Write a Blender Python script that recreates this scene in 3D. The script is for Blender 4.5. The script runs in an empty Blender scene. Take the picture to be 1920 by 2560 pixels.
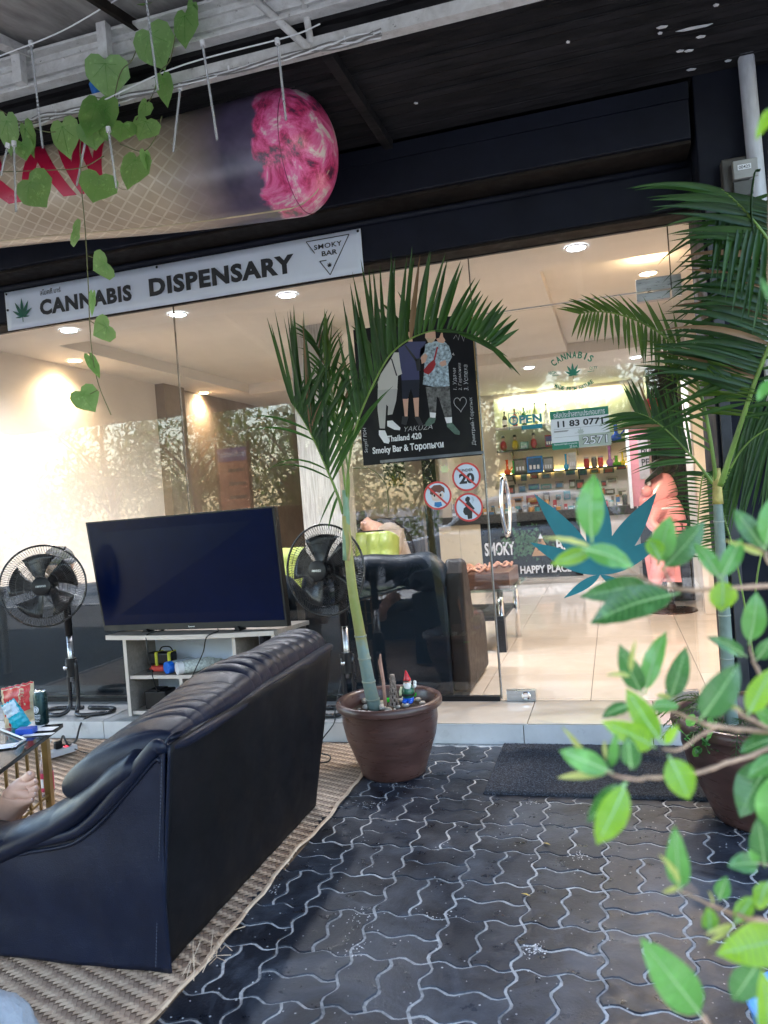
import bpy, bmesh, math, random
from mathutils import Vector, Matrix, noise
random.seed(7)
R = math.radians
SC = bpy.context.scene
COL = SC.collection
# ------------------------------------------------------------------ camera, sky, sun, exposure
H = 1.24                                   # eye height of a seated photographer
FPX = 1956.0
AX = Matrix(((0.95691336, 0.06948411, 0.28193756), (0.28004648, 0.03580279, -0.95931858), (-0.07675155, 0.99694038, 0.01480139)))
cd = bpy.data.cameras.new('camera')
cam = bpy.data.objects.new('camera', cd)
COL.objects.link(cam)
cam.matrix_world = Matrix.Translation((0, 0, H)) @ AX.to_4x4()
cd.sensor_fit = 'HORIZONTAL'
cd.sensor_width = 36.0
cd.lens = 36.0 * FPX / 1920.0
cd.clip_start = 0.05
cd.clip_end = 500
cd.dof.use_dof = True
cd.dof.focus_distance = 3.9
cd.dof.aperture_fstop = 8.0
SC.camera = cam
SUN_EL, SUN_AZ = 62.0, 200.0                # azimuth clockwise from +Y: behind the camera, over the street
w = bpy.data.worlds.new('World')
SC.world = w
w.use_nodes = True
nt = w.node_tree
bgn = nt.nodes['Background']
sky = nt.nodes.new('ShaderNodeTexSky')
sky.sky_type = 'NISHITA'
sky.sun_disc = False
sky.sun_elevation = R(SUN_EL)
sky.sun_rotation = R(SUN_AZ)
sky.air_density = 1.4
sky.dust_density = 1.0
sky.ozone_density = 1.0
nt.links.new(sky.outputs[0], bgn.inputs[0])
bgn.inputs[1].default_value = 0.15
sl = bpy.data.lights.new('sun', 'SUN')
sl.energy = 3.0
sl.angle = R(2)
sl.color = (1.0, 0.985, 0.965)
so = bpy.data.objects.new('sun', sl)
COL.objects.link(so)
sd = Vector((math.sin(R(SUN_AZ)) * math.cos(R(SUN_EL)), math.cos(R(SUN_AZ)) * math.cos(R(SUN_EL)), math.sin(R(SUN_EL))))
so.rotation_euler = sd.to_track_quat('Z', 'Y').to_euler()
so.location = sd * 30
SC.view_settings.view_transform = 'Standard'
SC.view_settings.look = 'None'
SC.view_settings.gamma = 1
SC.view_settings.exposure = 2.75
SC.cycles.max_bounces = 8
SC.cycles.transparent_max_bounces = 16
SC.cycles.caustics_reflective = False
SC.cycles.caustics_refractive = False
SC.cycles.sample_clamp_indirect = 4.0
SC.cycles.use_denoising = True

# ------------------------------------------------------------------ measuring: where a sight line meets a real plane
def at(px, py, x=None, y=None, z=None, d=None):
    v = AX @ Vector((px - 960.0, -(py - 1280.0), -FPX))
    if y is not None: t = y / v.y
    elif z is not None: t = (z - H) / v.z
    elif x is not None: t = x / v.x
    else: t = d / FPX
    return Vector((0, 0, H)) + v * t
# ------------------------------------------------------------------ mesh builder
def V(*a): return Vector(a)
class MB:
    def __init__(s): s.v = []; s.f = []
    def add(s, vs, fs, M=None):
        b = len(s.v)
        s.v += [tuple(M @ Vector(p)) if M is not None else tuple(p) for p in vs]
        s.f += [tuple(i + b for i in f) for f in fs]
        return s
    def box(s, x0, x1, y0, y1, z0, z1, M=None):
        return s.add([(x0,y0,z0),(x1,y0,z0),(x1,y1,z0),(x0,y1,z0),(x0,y0,z1),(x1,y0,z1),(x1,y1,z1),(x0,y1,z1)],
            [(0,3,2,1),(4,5,6,7),(0,1,5,4),(1,2,6,5),(2,3,7,6),(3,0,4,7)], M)
    def cb(s, c, sz, rz=0, M=None):
        T = Matrix.Translation(c) @ Matrix.Rotation(rz, 4, 'Z')
        if M is not None: T = T @ M
        a, b, h = sz[0]/2, sz[1]/2, sz[2]/2
        return s.box(-a, a, -b, b, -h, h, T)
    def tube(s, pts, r, n=8, cap=True, flat=1.0):
        pts = [Vector(p) for p in pts]
        if len(pts) < 2: return s
        rs = r if isinstance(r, (list, tuple)) else [r] * len(pts)
        b = len(s.v)
        t0 = (pts[1] - pts[0]).normalized()
        up = Vector((0, 0, 1)) if abs(t0.z) < .9 else Vector((1, 0, 0))
        nx = t0.cross(up).normalized(); ny = nx.cross(t0)
        for i, p in enumerate(pts):
            a = pts[max(0, i-1)]; c = pts[min(len(pts)-1, i+1)]
            t = (c - a).normalized() if (c - a).length > 1e-9 else t0
            nx = (nx - t * nx.dot(t)).normalized(); ny = t.cross(nx)
            for k in range(n):
                an = 2*math.pi*k/n
                s.v.append(tuple(p + nx * (math.cos(an)*rs[i]) + ny * (math.sin(an)*rs[i]*flat)))
        for i in range(len(pts)-1):
            for k in range(n):
                s.f.append((b+i*n+k, b+i*n+(k+1)%n, b+(i+1)*n+(k+1)%n, b+(i+1)*n+k))
        if cap:
            s.f.append(tuple(b+k for k in reversed(range(n))))
            s.f.append(tuple(b+(len(pts)-1)*n+k for k in range(n)))
        return s
    def lathe(s, prof, c=(0,0,0), n=24, M=None, caps=True):
        T = Matrix.Translation(c) @ (M if M is not None else Matrix.Identity(4))
        vs = []; fs = []
        for (r, z) in prof:
            for k in range(n):
                a = 2*math.pi*k/n
                vs.append((r*math.cos(a), r*math.sin(a), z))
        for i in range(len(prof)-1):
            for k in range(n):
                fs.append((i*n+k, i*n+(k+1)%n, (i+1)*n+(k+1)%n, (i+1)*n+k))
        if caps:
            if prof[0][0] > 1e-5: fs.append(tuple(reversed(range(n))))
            if prof[-1][0] > 1e-5: fs.append(tuple((len(prof)-1)*n+k for k in range(n)))
        return s.add(vs, fs, T)
    def ell(s, c, rad, nu=14, nv=9, M=None):
        T = Matrix.Translation(c) @ (M if M is not None else Matrix.Identity(4))
        vs = []; fs = []
        for j in range(nv+1):
            ph = math.pi*j/nv
            for i in range(nu):
                th = 2*math.pi*i/nu
                vs.append((rad[0]*math.sin(ph)*math.cos(th), rad[1]*math.sin(ph)*math.sin(th), rad[2]*math.cos(ph)))
        for j in range(nv):
            for i in range(nu):
                fs.append((j*nu+i, (j+1)*nu+i, (j+1)*nu+(i+1)%nu, j*nu+(i+1)%nu))
        return s.add(vs, fs, T)
    def prism(s, poly, y0, y1, plane='XZ'):
        """outline in a plane, pushed through a thickness"""
        n = len(poly)
        def P(a, b, t):
            return (a, t, b) if plane == 'XZ' else ((a, b, t) if plane == 'XY' else (t, a, b))
        vs = [P(a, b, y0) for a, b in poly] + [P(a, b, y1) for a, b in poly]
        fs = [tuple(range(n)), tuple(reversed(range(n, 2*n)))] + [(i, n+i, n+(i+1) % n, (i+1) % n) for i in range(n)]
        return s.add(vs, fs)
    def grid(s, fn, nu, nv, closed=False):
        b = len(s.v)
        for j in range(nv+1):
            for i in range(nu+1): s.v.append(tuple(fn(i/nu, j/nv)))
        for j in range(nv):
            for i in range(nu):
                a = b+j*(nu+1)+i
                s.f.append((a, a+1, a+nu+2, a+nu+1))
        return s
    def build(s, name, m, parent=None, smooth=False, bevel=0, auto=None, solid=0, sub=0, seg=2, recalc=True, disp=None):
        me = bpy.data.meshes.new(name)
        me.from_pydata(s.v, [], s.f)
        me.update()
        if recalc:
            bm = bmesh.new(); bm.from_mesh(me)
            bmesh.ops.recalc_face_normals(bm, faces=bm.faces)
            bm.to_mesh(me); bm.free()
        if m is not None: me.materials.append(m)
        if smooth:
            me.polygons.foreach_set('use_smooth', [True]*len(me.polygons))
            if auto: me.set_sharp_from_angle(angle=R(auto))
        o = bpy.data.objects.new(name, me)
        COL.objects.link(o)
        if bevel:
            q = o.modifiers.new('edge', 'BEVEL'); q.width = bevel; q.segments = seg; q.limit_method = 'ANGLE'; q.angle_limit = R(40)
        if sub:
            q = o.modifiers.new('round', 'SUBSURF'); q.levels = sub; q.render_levels = sub
        if solid:
            q = o.modifiers.new('thick', 'SOLIDIFY'); q.thickness = solid; q.offset = 0
        join(o, parent)
        return o
def world_of(o):
    m = Matrix.LocRotScale(o.location, o.rotation_euler, o.scale)
    if o.parent: m = world_of(o.parent) @ o.matrix_parent_inverse @ m
    return m
def join(o, parent):
    if parent is not None:
        o.parent = parent
        o.matrix_parent_inverse = world_of(parent).inverted()
def box(name, x0, x1, y0, y1, z0, z1, m, parent=None, bevel=0, M=None):
    return MB().box(x0, x1, y0, y1, z0, z1, M).build(name, m, parent, bevel=bevel)
def tag(o, label, cat, group=None):
    o['label'] = label; o['category'] = cat
    if group: o['group'] = group
    return o
def thing(name, label, cat, loc=(0,0,0), group=None):
    o = bpy.data.objects.new(name, None); COL.objects.link(o)
    o.empty_display_size = .1
    o.location = loc
    return tag(o, label, cat, group)
def struct(o): o['kind'] = 'structure'; return o
def kids(o): return [c for c in KM.get(o.name, [])]
def copy_tree(o, parent=None):
    km = {}
    for x in list(COL.objects):
        if x.parent: km.setdefault(x.parent.name, []).append(x)
    def rec(a, par):
        c = a.copy(); COL.objects.link(c)
        if par is not None: c.parent = par
        for ch in km.get(a.name, []): rec(ch, c)
        return c
    return rec(o, parent)
def spline(pts, n):
    pts = [Vector(p) for p in pts]
    if len(pts) == 2: return [pts[0].lerp(pts[1], i/n) for i in range(n+1)]
    P = [pts[0]*2-pts[1]] + pts + [pts[-1]*2-pts[-2]]
    out = []
    for i in range(n+1):
        u = i/n*(len(pts)-1); k = min(int(u), len(pts)-2); t = u-k
        a, b, c, d = P[k], P[k+1], P[k+2], P[k+3]
        out.append(.5*((2*b)+(c-a)*t+(2*a-5*b+4*c-d)*t*t+(3*b-a-3*c+d)*t**3))
    return out
def skin(name, pts, edges, radii, m, parent=None, sub=2, root=0):
    me = bpy.data.meshes.new(name); me.from_pydata([tuple(p) for p in pts], edges, [])
    o = bpy.data.objects.new(name, me); COL.objects.link(o)
    q = o.modifiers.new('skin', 'SKIN'); q.use_smooth_shade = True
    for i, v in enumerate(me.skin_vertices[0].data):
        r = radii[i]; v.radius = (r, r) if not isinstance(r, tuple) else r
        v.use_root = (i == root)
    q = o.modifiers.new('sub', 'SUBSURF'); q.levels = sub; q.render_levels = sub
    dg = bpy.context.evaluated_depsgraph_get()
    nm = bpy.data.meshes.new_from_object(o.evaluated_get(dg))
    nm.name = name
    o.modifiers.clear(); o.data = nm
    bpy.data.meshes.remove(me)
    nm.materials.clear(); nm.materials.append(m)
    nm.polygons.foreach_set('use_smooth', [True]*len(nm.polygons))
    join(o, parent)
    return o
# ------------------------------------------------------------------ lettering
def text_mesh(s, bold=0.0, ext=0.0, shear=0.0, space=1.0, sub=0):
    cu = bpy.data.curves.new('lettering', 'FONT')
    cu.body = s; cu.offset = bold; cu.extrude = ext; cu.shear = shear; cu.space_character = space; cu.resolution_u = 3
    o = bpy.data.objects.new('lettering', cu); COL.objects.link(o)
    dg = bpy.context.evaluated_depsgraph_get()
    me = bpy.data.meshes.new_from_object(o.evaluated_get(dg))
    bpy.data.objects.remove(o); bpy.data.curves.remove(cu)
    if sub:
        bm = bmesh.new(); bm.from_mesh(me)
        bmesh.ops.triangulate(bm, faces=bm.faces)
        for _ in range(sub): bmesh.ops.subdivide_edges(bm, edges=[e for e in bm.edges if e.calc_length() > .06], cuts=1, use_grid_fill=True)
        bmesh.ops.triangulate(bm, faces=bm.faces)
        bm.to_mesh(me); bm.free()
    return me
def text(s, x0, x1, z0, z1, y, m, parent=None, name='lettering', bold=.012, rot=0, shear=0, space=1.0, rev=False, fn=None):
    """lettering fitted to a box on a plane that faces the street (-Y)"""
    me = text_mesh(s, bold=bold, shear=shear, space=space)
    if len(me.vertices) == 0: return None
    xs = [v.co.x for v in me.vertices]; ys = [v.co.y for v in me.vertices]
    a, b, c, d = min(xs), max(xs), min(ys), max(ys)
    cx, cz = (x0+x1)/2, (z0+z1)/2
    for v in me.vertices:
        u = (v.co.x-a)/(b-a)-.5; t = (v.co.y-c)/(d-c)-.5
        if rev: u = -u
        X = u*(x1-x0); Z = t*(z1-z0)
        X, Z = X*math.cos(rot)-Z*math.sin(rot), X*math.sin(rot)+Z*math.cos(rot)
        if fn: v.co = fn(cx+X, cz+Z)
        else: v.co = (cx+X, y, cz+Z)
    me.materials.clear(); me.materials.append(m)
    o = bpy.data.objects.new(name, me); COL.objects.link(o)
    join(o, parent)
    return o
# ------------------------------------------------------------------ materials
def new_mat(name):
    m = bpy.data.materials.new(name); m.use_nodes = True
    return m, m.node_tree, m.node_tree.nodes['Principled BSDF']
def nn(t, kind, **kw):
    n = t.nodes.new(kind)
    for k, v in kw.items(): setattr(n, k, v)
    return n
def ramp(t, fac, stops):
    r = nn(t, 'ShaderNodeValToRGB')
    el = r.color_ramp.elements
    while len(el) > 1: el.remove(el[-1])
    el[0].position = stops[0][0]; el[0].color = (*stops[0][1], 1)
    for p, c in stops[1:]:
        e = el.new(p); e.color = (*c, 1)
    t.links.new(fac, r.inputs[0])
    return r.outputs[0]
def g3(v): return (v, v, v)
def pos(t, scale=(1,1,1), rot=(0,0,0)):
    g = nn(t, 'ShaderNodeNewGeometry'); mp = nn(t, 'ShaderNodeMapping')
    mp.inputs['Scale'].default_value = scale; mp.inputs['Rotation'].default_value = rot
    t.links.new(g.outputs['Position'], mp.inputs[0])
    return mp.outputs[0]
def noi(t, vec, scale, detail=4, rough=.55, dist=0):
    n = nn(t, 'ShaderNodeTexNoise')
    n.inputs['Scale'].default_value = scale; n.inputs['Detail'].default_value = detail
    n.inputs['Roughness'].default_value = rough; n.inputs['Distortion'].default_value = dist
    t.links.new(vec, n.inputs['Vector'])
    return n.outputs[0]
def mixc(t, fac, a, b, mode='MIX'):
    n = nn(t, 'ShaderNodeMix', data_type='RGBA', blend_type=mode)
    for k, v in ((0, fac), (6, a), (7, b)):
        if isinstance(v, (int, float)): n.inputs[k].default_value = v if k == 0 else (v, v, v, 1)
        elif isinstance(v, tuple): n.inputs[k].default_value = (*v, 1)
        else: t.links.new(v, n.inputs[k])
    return n.outputs[2]
def math_(t, op, a, b=None, clamp=False):
    n = nn(t, 'ShaderNodeMath', operation=op, use_clamp=clamp)
    for k, v in ((0, a), (1, b)):
        if v is None: continue
        if isinstance(v, (int, float)): n.inputs[k].default_value = v
        else: t.links.new(v, n.inputs[k])
    return n.outputs[0]
def bump(t, p, h, strength=.3, dist=.01):
    b = nn(t, 'ShaderNodeBump'); b.inputs['Strength'].default_value = strength; b.inputs['Distance'].default_value = dist
    t.links.new(h, b.inputs['Height']); t.links.new(b.outputs[0], p.inputs['Normal'])
def mat(name, col, rough=.5, metal=0, var=.25, vs=6, bs=0, bst=.25, bd=.004, coat=0, spec=.5, emit=None, est=1, trans=0, alpha=1, stretch=(1,1,1), rv=.12, sss=0):
    m, t, p = new_mat(name)
    v = pos(t, stretch)
    n1 = noi(t, v, vs, 6, .6)
    lo = tuple(max(0, c*(1-var)) for c in col); hi = tuple(min(1, c*(1+var)) for c in col)
    t.links.new(ramp(t, n1, [(.3, lo), (.7, hi)]), p.inputs['Base Color'])
    r = ramp(t, noi(t, v, vs*2.3, 4), [(.3, g3(max(.02, rough-rv))), (.7, g3(min(1, rough+rv)))])
    t.links.new(r, p.inputs['Roughness'])
    p.inputs['Metallic'].default_value = metal
    p.inputs['Coat Weight'].default_value = coat
    p.inputs['Specular IOR Level'].default_value = spec
    p.inputs['Transmission Weight'].default_value = trans
    p.inputs['Alpha'].default_value = alpha
    if emit: p.inputs['Emission Color'].default_value = (*emit, 1); p.inputs['Emission Strength'].default_value = est
    if bs: bump(t, p, noi(t, v, bs, 5), bst, bd)
    return m
def glass(name, tint=(1,1,1), base=.05, k=.75, rough=0.0):
    """thin clear pane: transparent, with a mirror share that grows towards grazing"""
    m = bpy.data.materials.new(name); m.use_nodes = True; t = m.node_tree; t.nodes.clear()
    out = nn(t, 'ShaderNodeOutputMaterial'); mx = nn(t, 'ShaderNodeMixShader')
    tr = nn(t, 'ShaderNodeBsdfTransparent'); tr.inputs[0].default_value = (*tint, 1)
    gl = nn(t, 'ShaderNodeBsdfGlossy'); gl.inputs['Roughness'].default_value = rough
    lw = nn(t, 'ShaderNodeLayerWeight'); lw.inputs[0].default_value = .5
    f = math_(t, 'POWER', lw.outputs['Facing'], 4.0)
    f = math_(t, 'MULTIPLY_ADD', f, k); t.nodes[-1].inputs[2].default_value = base
    t.links.new(f, mx.inputs[0]); t.links.new(tr.outputs[0], mx.inputs[1]); t.links.new(gl.outputs[0], mx.inputs[2])
    t.links.new(mx.outputs[0], out.inputs[0])
    return m
def leafmat(name, col, col2, rough=.35, trl=.35, trc=None, vs=14, spots=False):
    m, t, p = new_mat(name)
    v = pos(t)
    oi = nn(t, 'ShaderNodeObjectInfo'); p.inputs['Specular IOR Level'].default_value = .6 if spots else .35
    n1 = noi(t, v, vs, 3)
    f = math_(t, 'ADD', math_(t, 'MULTIPLY', n1, .6), math_(t, 'MULTIPLY', oi.outputs['Random'], .45))
    c = ramp(t, f, [(.3, col), (.8, col2)])
    if spots:
        c = mixc(t, ramp(t, noi(t, v, 38, 5, .75), [(.56, g3(0)), (.74, g3(.75))]), c, tuple(min(1, a*1.9+.05) for a in col2))
        c = mixc(t, ramp(t, noi(t, v, 95, 4, .8), [(.70, g3(0)), (.74, g3(.8))]), c, (.16, .10, .03))
    t.links.new(c, p.inputs['Base Color']); t.links.new(ramp(t, noi(t, v, 45, 4), [(.3, g3(max(.05, rough-.1))), (.7, g3(rough+.14))]), p.inputs['Roughness'])
    bump(t, p, math_(t, 'ADD', noi(t, v, 90, 2), math_(t, 'MULTIPLY', noi(t, v, 26, 3), 1.5)), .3, .003)
    tl = nn(t, 'ShaderNodeBsdfTranslucent'); mx = nn(t, 'ShaderNodeMixShader'); mx.inputs[0].default_value = trl
    t.links.new(mixc(t, .6, c, trc or tuple(min(1, a*2.2) for a in col2)), tl.inputs[0])
    t.links.new(p.outputs[0], mx.inputs[1]); t.links.new(tl.outputs[0], mx.inputs[2])
    t.links.new(mx.outputs[0], t.nodes['Material Output'].inputs[0])
    return m
def paver_mat():
    m, t, p = new_mat('worn_black_paver')
    v = pos(t); oi = nn(t, 'ShaderNodeObjectInfo')
    big = noi(t, v, 2.2, 3); mid = noi(t, v, 14, 6, .65); fine = noi(t, v, 120, 4, .7)
    base = ramp(t, math_(t, 'ADD', math_(t, 'MULTIPLY', mid, .7), math_(t, 'MULTIPLY', oi.outputs['Random'], .3)), [(.3, (.007, .009, .015)), (.55, (.016, .020, .030)), (.72, (.030, .035, .048)), (.9, (.050, .055, .066))])
    sc = ramp(t, fine, [(.66, g3(0)), (.74, g3(1))])
    ws = ramp(t, noi(t, v, 5.5, 5, .7, .6), [(.56, g3(0)), (.72, g3(1))])
    wf = math_(t, 'MULTIPLY', math_(t, 'MULTIPLY', sc, ws), .7)
    hz = ramp(t, noi(t, v, 3.3, 6, .75, .8), [(.46, g3(0)), (.72, g3(.7))])
    base = mixc(t, hz, base, (.085, .10, .13))
    c = mixc(t, wf, base, (.36, .37, .40))
    vr = nn(t, 'ShaderNodeTexVoronoi'); vr.inputs['Scale'].default_value = 46; t.links.new(v, vr.inputs['Vector'])
    sp = math_(t, 'LESS_THAN', vr.outputs['Distance'], .13)
    sp = math_(t, 'MULTIPLY', sp, math_(t, 'GREATER_THAN', vr.outputs['Color'], .70))
    c = mixc(t, math_(t, 'MULTIPLY', sp, .8), c, (.55, .56, .58))
    t.links.new(c, p.inputs['Base Color'])
    t.links.new(ramp(t, mid, [(.3, g3(.22)), (.7, g3(.50))]), p.inputs['Roughness'])
    p.inputs['Specular IOR Level'].default_value = .3
    bump(t, p, math_(t, 'ADD', mid, math_(t, 'MULTIPLY', fine, .4)), .45, .005)
    return m
def tile_mat():
    m, t, p = new_mat('polished_cream_tile')
    v = pos(t); oi = nn(t, 'ShaderNodeObjectInfo')
    n = noi(t, v, 3, 5, .6, .6)
    f = math_(t, 'ADD', math_(t, 'MULTIPLY', n, .7), math_(t, 'MULTIPLY', oi.outputs['Random'], .25))
    t.links.new(ramp(t, f, [(.3, (.48, .42, .355)), (.7, (.60, .535, .465))]), p.inputs['Base Color'])
    p.inputs['Roughness'].default_value = .09
    return m
def rust_white(name='flaking_white_paint'):
    m, t, p = new_mat(name); v = pos(t)
    a = noi(t, v, 9, 6, .7, .4); b = noi(t, v, 42, 5, .7)
    c = ramp(t, a, [(.3, (.42, .40, .38)), (.48, (.58, .56, .54)), (.7, (.72, .71, .70))])
    d = ramp(t, b, [(.30, g3(1)), (.36, g3(0))])
    c = mixc(t, math_(t, 'MULTIPLY', d, .75), c, (.09, .07, .06))
    t.links.new(c, p.inputs['Base Color']); p.inputs['Roughness'].default_value = .8
    bump(t, p, math_(t, 'ADD', a, b), .6, .006)
    return m
def leather(name, col=(.004, .007, .019), rough=.36, bs=70, spec=.26, dust=(.022,.03,.055), df=.18):
    m, t, p = new_mat(name); v = pos(t)
    a = noi(t, v, 3.5, 6, .65, .3); b = noi(t, v, 18, 5, .7)
    c = ramp(t, a, [(.3, tuple(x*.8 for x in col)), (.7, tuple(x*1.3 for x in col))])
    d = math_(t, 'MULTIPLY', ramp(t, b, [(.5, g3(0)), (.75, g3(1))]), df)
    t.links.new(mixc(t, d, c, dust), p.inputs['Base Color'])
    t.links.new(ramp(t, b, [(.3, g3(rough-.07)), (.75, g3(rough+.14))]), p.inputs['Roughness'])
    p.inputs['Specular IOR Level'].default_value = spec
    vr = nn(t, 'ShaderNodeTexVoronoi'); vr.inputs['Scale'].default_value = bs*5; t.links.new(v, vr.inputs['Vector'])
    bump(t, p, math_(t, 'ADD', math_(t, 'MULTIPLY', vr.outputs['Distance'], .5), math_(t, 'MULTIPLY', noi(t, v, 22, 3), 1.5)), .25, .003)
    return m
def wood(name, c1, c2, rough=.55, stretch=(3, 14, 14), vs=3, bst=.2):
    m, t, p = new_mat(name); v = pos(t, stretch)
    n = noi(t, v, vs, 6, .65, .8)
    t.links.new(ramp(t, n, [(.3, c1), (.7, c2)]), p.inputs['Base Color']); p.inputs['Roughness'].default_value = rough
    bump(t, p, n, bst, .002)
    return m
def emis(name, col, st):
    m, t, p = new_mat(name)
    p.inputs['Base Color'].default_value = (*col, 1)
    p.inputs['Emission Color'].default_value = (*col, 1); p.inputs['Emission Strength'].default_value = st
    return m
M = {}
M['paver'] = paver_mat(); M['tile'] = tile_mat(); M['rustwhite'] = rust_white()
def mortar_mat():
    m, t, p = new_mat('pale_sandy_mortar'); v = pos(t)
    a = noi(t, v, 5, 5, .7); b = noi(t, v, 60, 4, .7)
    f = math_(t, 'ADD', math_(t, 'MULTIPLY', a, .65), math_(t, 'MULTIPLY', b, .35))
    t.links.new(ramp(t, f, [(.36, (.10, .10, .105)), (.5, (.36, .36, .36)), (.62, (.58, .58, .58))]), p.inputs['Base Color'])
    p.inputs['Roughness'].default_value = .95; bump(t, p, b, .8, .004)
    return m
M['mortar'] = mortar_mat()
M['grout'] = mat('dark_tile_grout', (.12, .10, .08), .9)
M['asphalt'] = mat('pale_street_concrete', (.15, .16, .175), .85, bs=120, bst=.5)
M['concrete'] = mat('light_concrete', (.42, .41, .40), .75, var=.18, vs=4, bs=60)
M['darkground'] = mat('dark_worn_ground', (.022, .022, .025), .8, bs=80, bst=.4)
M['stepwhite'] = mat('white_step_tile', (.62, .62, .63), .35, var=.12, vs=5)
M['steptop'] = mat('grey_step_tile', (.36, .36, .36), .4, var=.15, vs=5)
M['navy'] = mat('navy_black_paint', (.0045, .006, .014), .65, var=.3, vs=3, bs=40, bst=.2, spec=.25)
M['soffit'] = mat('black_soffit_sheen', (.014, .0125, .0135), .8, var=.8, vs=5, spec=.2, stretch=(.6, 3, 3), bs=50, bst=.5)  # tone raised and varied to paint in a brownish sheen
M['brownpaint'] = mat('dark_brown_paint', (.014, .010, .008), .7, spec=.2, var=.4, vs=6)
M['wall'] = mat('warm_cream_wall', (.67, .605, .535), .7, var=.06, vs=2, bs=90, bst=.08)
M['ceiling'] = mat('cream_ceiling', (.65, .605, .55), .8, var=.05, vs=2)
M['darkwall'] = mat('dark_taupe_wall', (.24, .19, .15), .55, var=.2, vs=3)
M['greywall'] = mat('grey_wall', (.22, .21, .20), .7, var=.1)
M['niche'] = mat('pale_green_wall', (.50, .56, .38), .6, var=.12, vs=3)
M['glass'] = glass('clear_shop_glass')
M['chrome'] = mat('polished_chrome', (.75, .75, .77), .1, 1, var=.05, rv=.05)
M['steel'] = mat('brushed_steel', (.42, .43, .45), .35, 1, var=.15, vs=8, stretch=(1, 1, 8))
M['black'] = mat('black_plastic', (.006, .006, .008), .42, var=.3, spec=.35)
M['blackm'] = mat('black_painted_metal', (.01, .01, .013), .3, var=.3, spec=.6)
M['rubber'] = mat('black_cable', (.012, .012, .012), .5)
M['white'] = mat('white_plastic', (.75, .75, .76), .4, var=.06)
M['paper'] = mat('white_print_paper', (.74, .75, .78), .5, var=.04)
M['banner'] = mat('white_vinyl_banner', (.62, .68, .80), .45, var=.07, vs=3, bs=8, bst=.08)
M['ink'] = mat('near_black_ink', (.02, .022, .028), .5, var=.1)
M['dkgreen'] = mat('dark_green_ink', (.01, .10, .07), .5, var=.2, vs=20)
M['green'] = mat('sign_green_ink', (.02, .20, .12), .5, var=.1)
M['teal'] = mat('teal_vinyl', (.014, .215, .27), .45, var=.1, vs=8)
M['red'] = mat('prohibition_red', (.62, .06, .06), .45, var=.06)
M['ltblue'] = mat('pale_blue_print', (.62, .70, .84), .45, var=.04)
M['poster'] = mat('black_poster_print', (.004, .004, .007), .4, var=.2, spec=.25)
M['chalk'] = mat('silver_marker', (.5, .5, .52), .6, var=.2)
M['tan'] = mat('tan', (.5, .38, .26), .6)
M['skin'] = mat('skin', (.58, .34, .25), .5, var=.12, vs=12, bs=60, bst=.1)
M['hair'] = mat('dark_hair', (.02, .015, .012), .5, var=.4, vs=40)
M['leather'] = leather('navy_black_leather')
M['leather2'] = leather('dark_teal_leather', (.0015, .007, .015), .4, spec=.2)
M['brownleather'] = leather('dark_brown_leather', (.018, .013, .011), .45)
M['limeleather'] = mat('lime_leather', (.34, .42, .10), .38, var=.1, bs=60)
M['clay'] = mat('brown_glazed_clay', (.075, .036, .03), .34, var=.35, vs=5, stretch=(1, 1, 5), bs=9, bst=.25, bd=.008)
M['soil'] = mat('potting_soil', (.035, .022, .015), .95, bs=90, bst=1, bd=.01)
M['stone'] = mat('pebble', (.45, .38, .30), .7, var=.3, vs=20)
def doormat_mat():
    m, t, p = new_mat('doormat_fibre'); v = pos(t)
    t.links.new(ramp(t, noi(t, v, 170, 3, .8), [(.38, (.006, .007, .010)), (.52, (.022, .026, .036)), (.66, (.10, .11, .14))]), p.inputs['Base Color'])
    p.inputs['Roughness'].default_value = .9; bump(t, p, noi(t, v, 200, 2), 1, .006)
    return m
M['mat'] = doormat_mat()
M['oak'] = wood('weathered_oak_laminate', (.20, .175, .15), (.32, .28, .25))
M['edge'] = mat('pale_laminate_edge', (.62, .55, .50), .5, var=.06)
M['whiteboard'] = mat('white_hardboard', (.66, .70, .80), .5, var=.04)
M['gold'] = mat('gold_metal', (.45, .30, .12), .35, .8, var=.15)
M['tvscreen'] = mat('dark_glossy_screen', (.002, .0055, .032), .2, var=.1, rv=.02, spec=.05)
M['vine'] = leafmat('ivy_leaf', (.10, .23, .05), (.22, .38, .12), .5, .4, spots=True)
M['palm'] = leafmat('palm_leaf', (.009, .036, .007), (.030, .085, .012), .42, .28)
M['palmy'] = leafmat('young_palm_leaf', (.025, .065, .008), (.07, .13, .015), .38, .3)
M['palmdry'] = mat('dry_palm_tip', (.16, .09, .04), .7)
M['rachis'] = mat('green_frond_stalk', (.12, .20, .03), .4, var=.3, vs=10)
M['fic_d'] = leafmat('ficus_leaf_dark', (.035, .12, .03), (.07, .20, .05), .22, .2, spots=True)
M['fic_m'] = leafmat('ficus_leaf_mid', (.08, .25, .05), (.15, .38, .08), .22, .35, spots=True)
M['fic_l'] = leafmat('ficus_leaf_lime', (.20, .42, .02), (.38, .60, .04), .28, .5, (.5, .85, .05), spots=True)
M['fic_y'] = leafmat('ficus_bud_yellow', (.42, .45, .10), (.60, .60, .2), .4, .4)
M['twig'] = mat('ficus_twig', (.42, .27, .18), .7, var=.3, vs=60, bs=120)
M['stem'] = mat('vine_stem', (.14, .15, .06), .6)
M['tree'] = leafmat('street_tree_leaf', (.035, .085, .022), (.12, .21, .05), .5, .4)
M['bark'] = mat('grey_bark', (.16, .13, .10), .85, bs=30, bst=.8)
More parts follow.
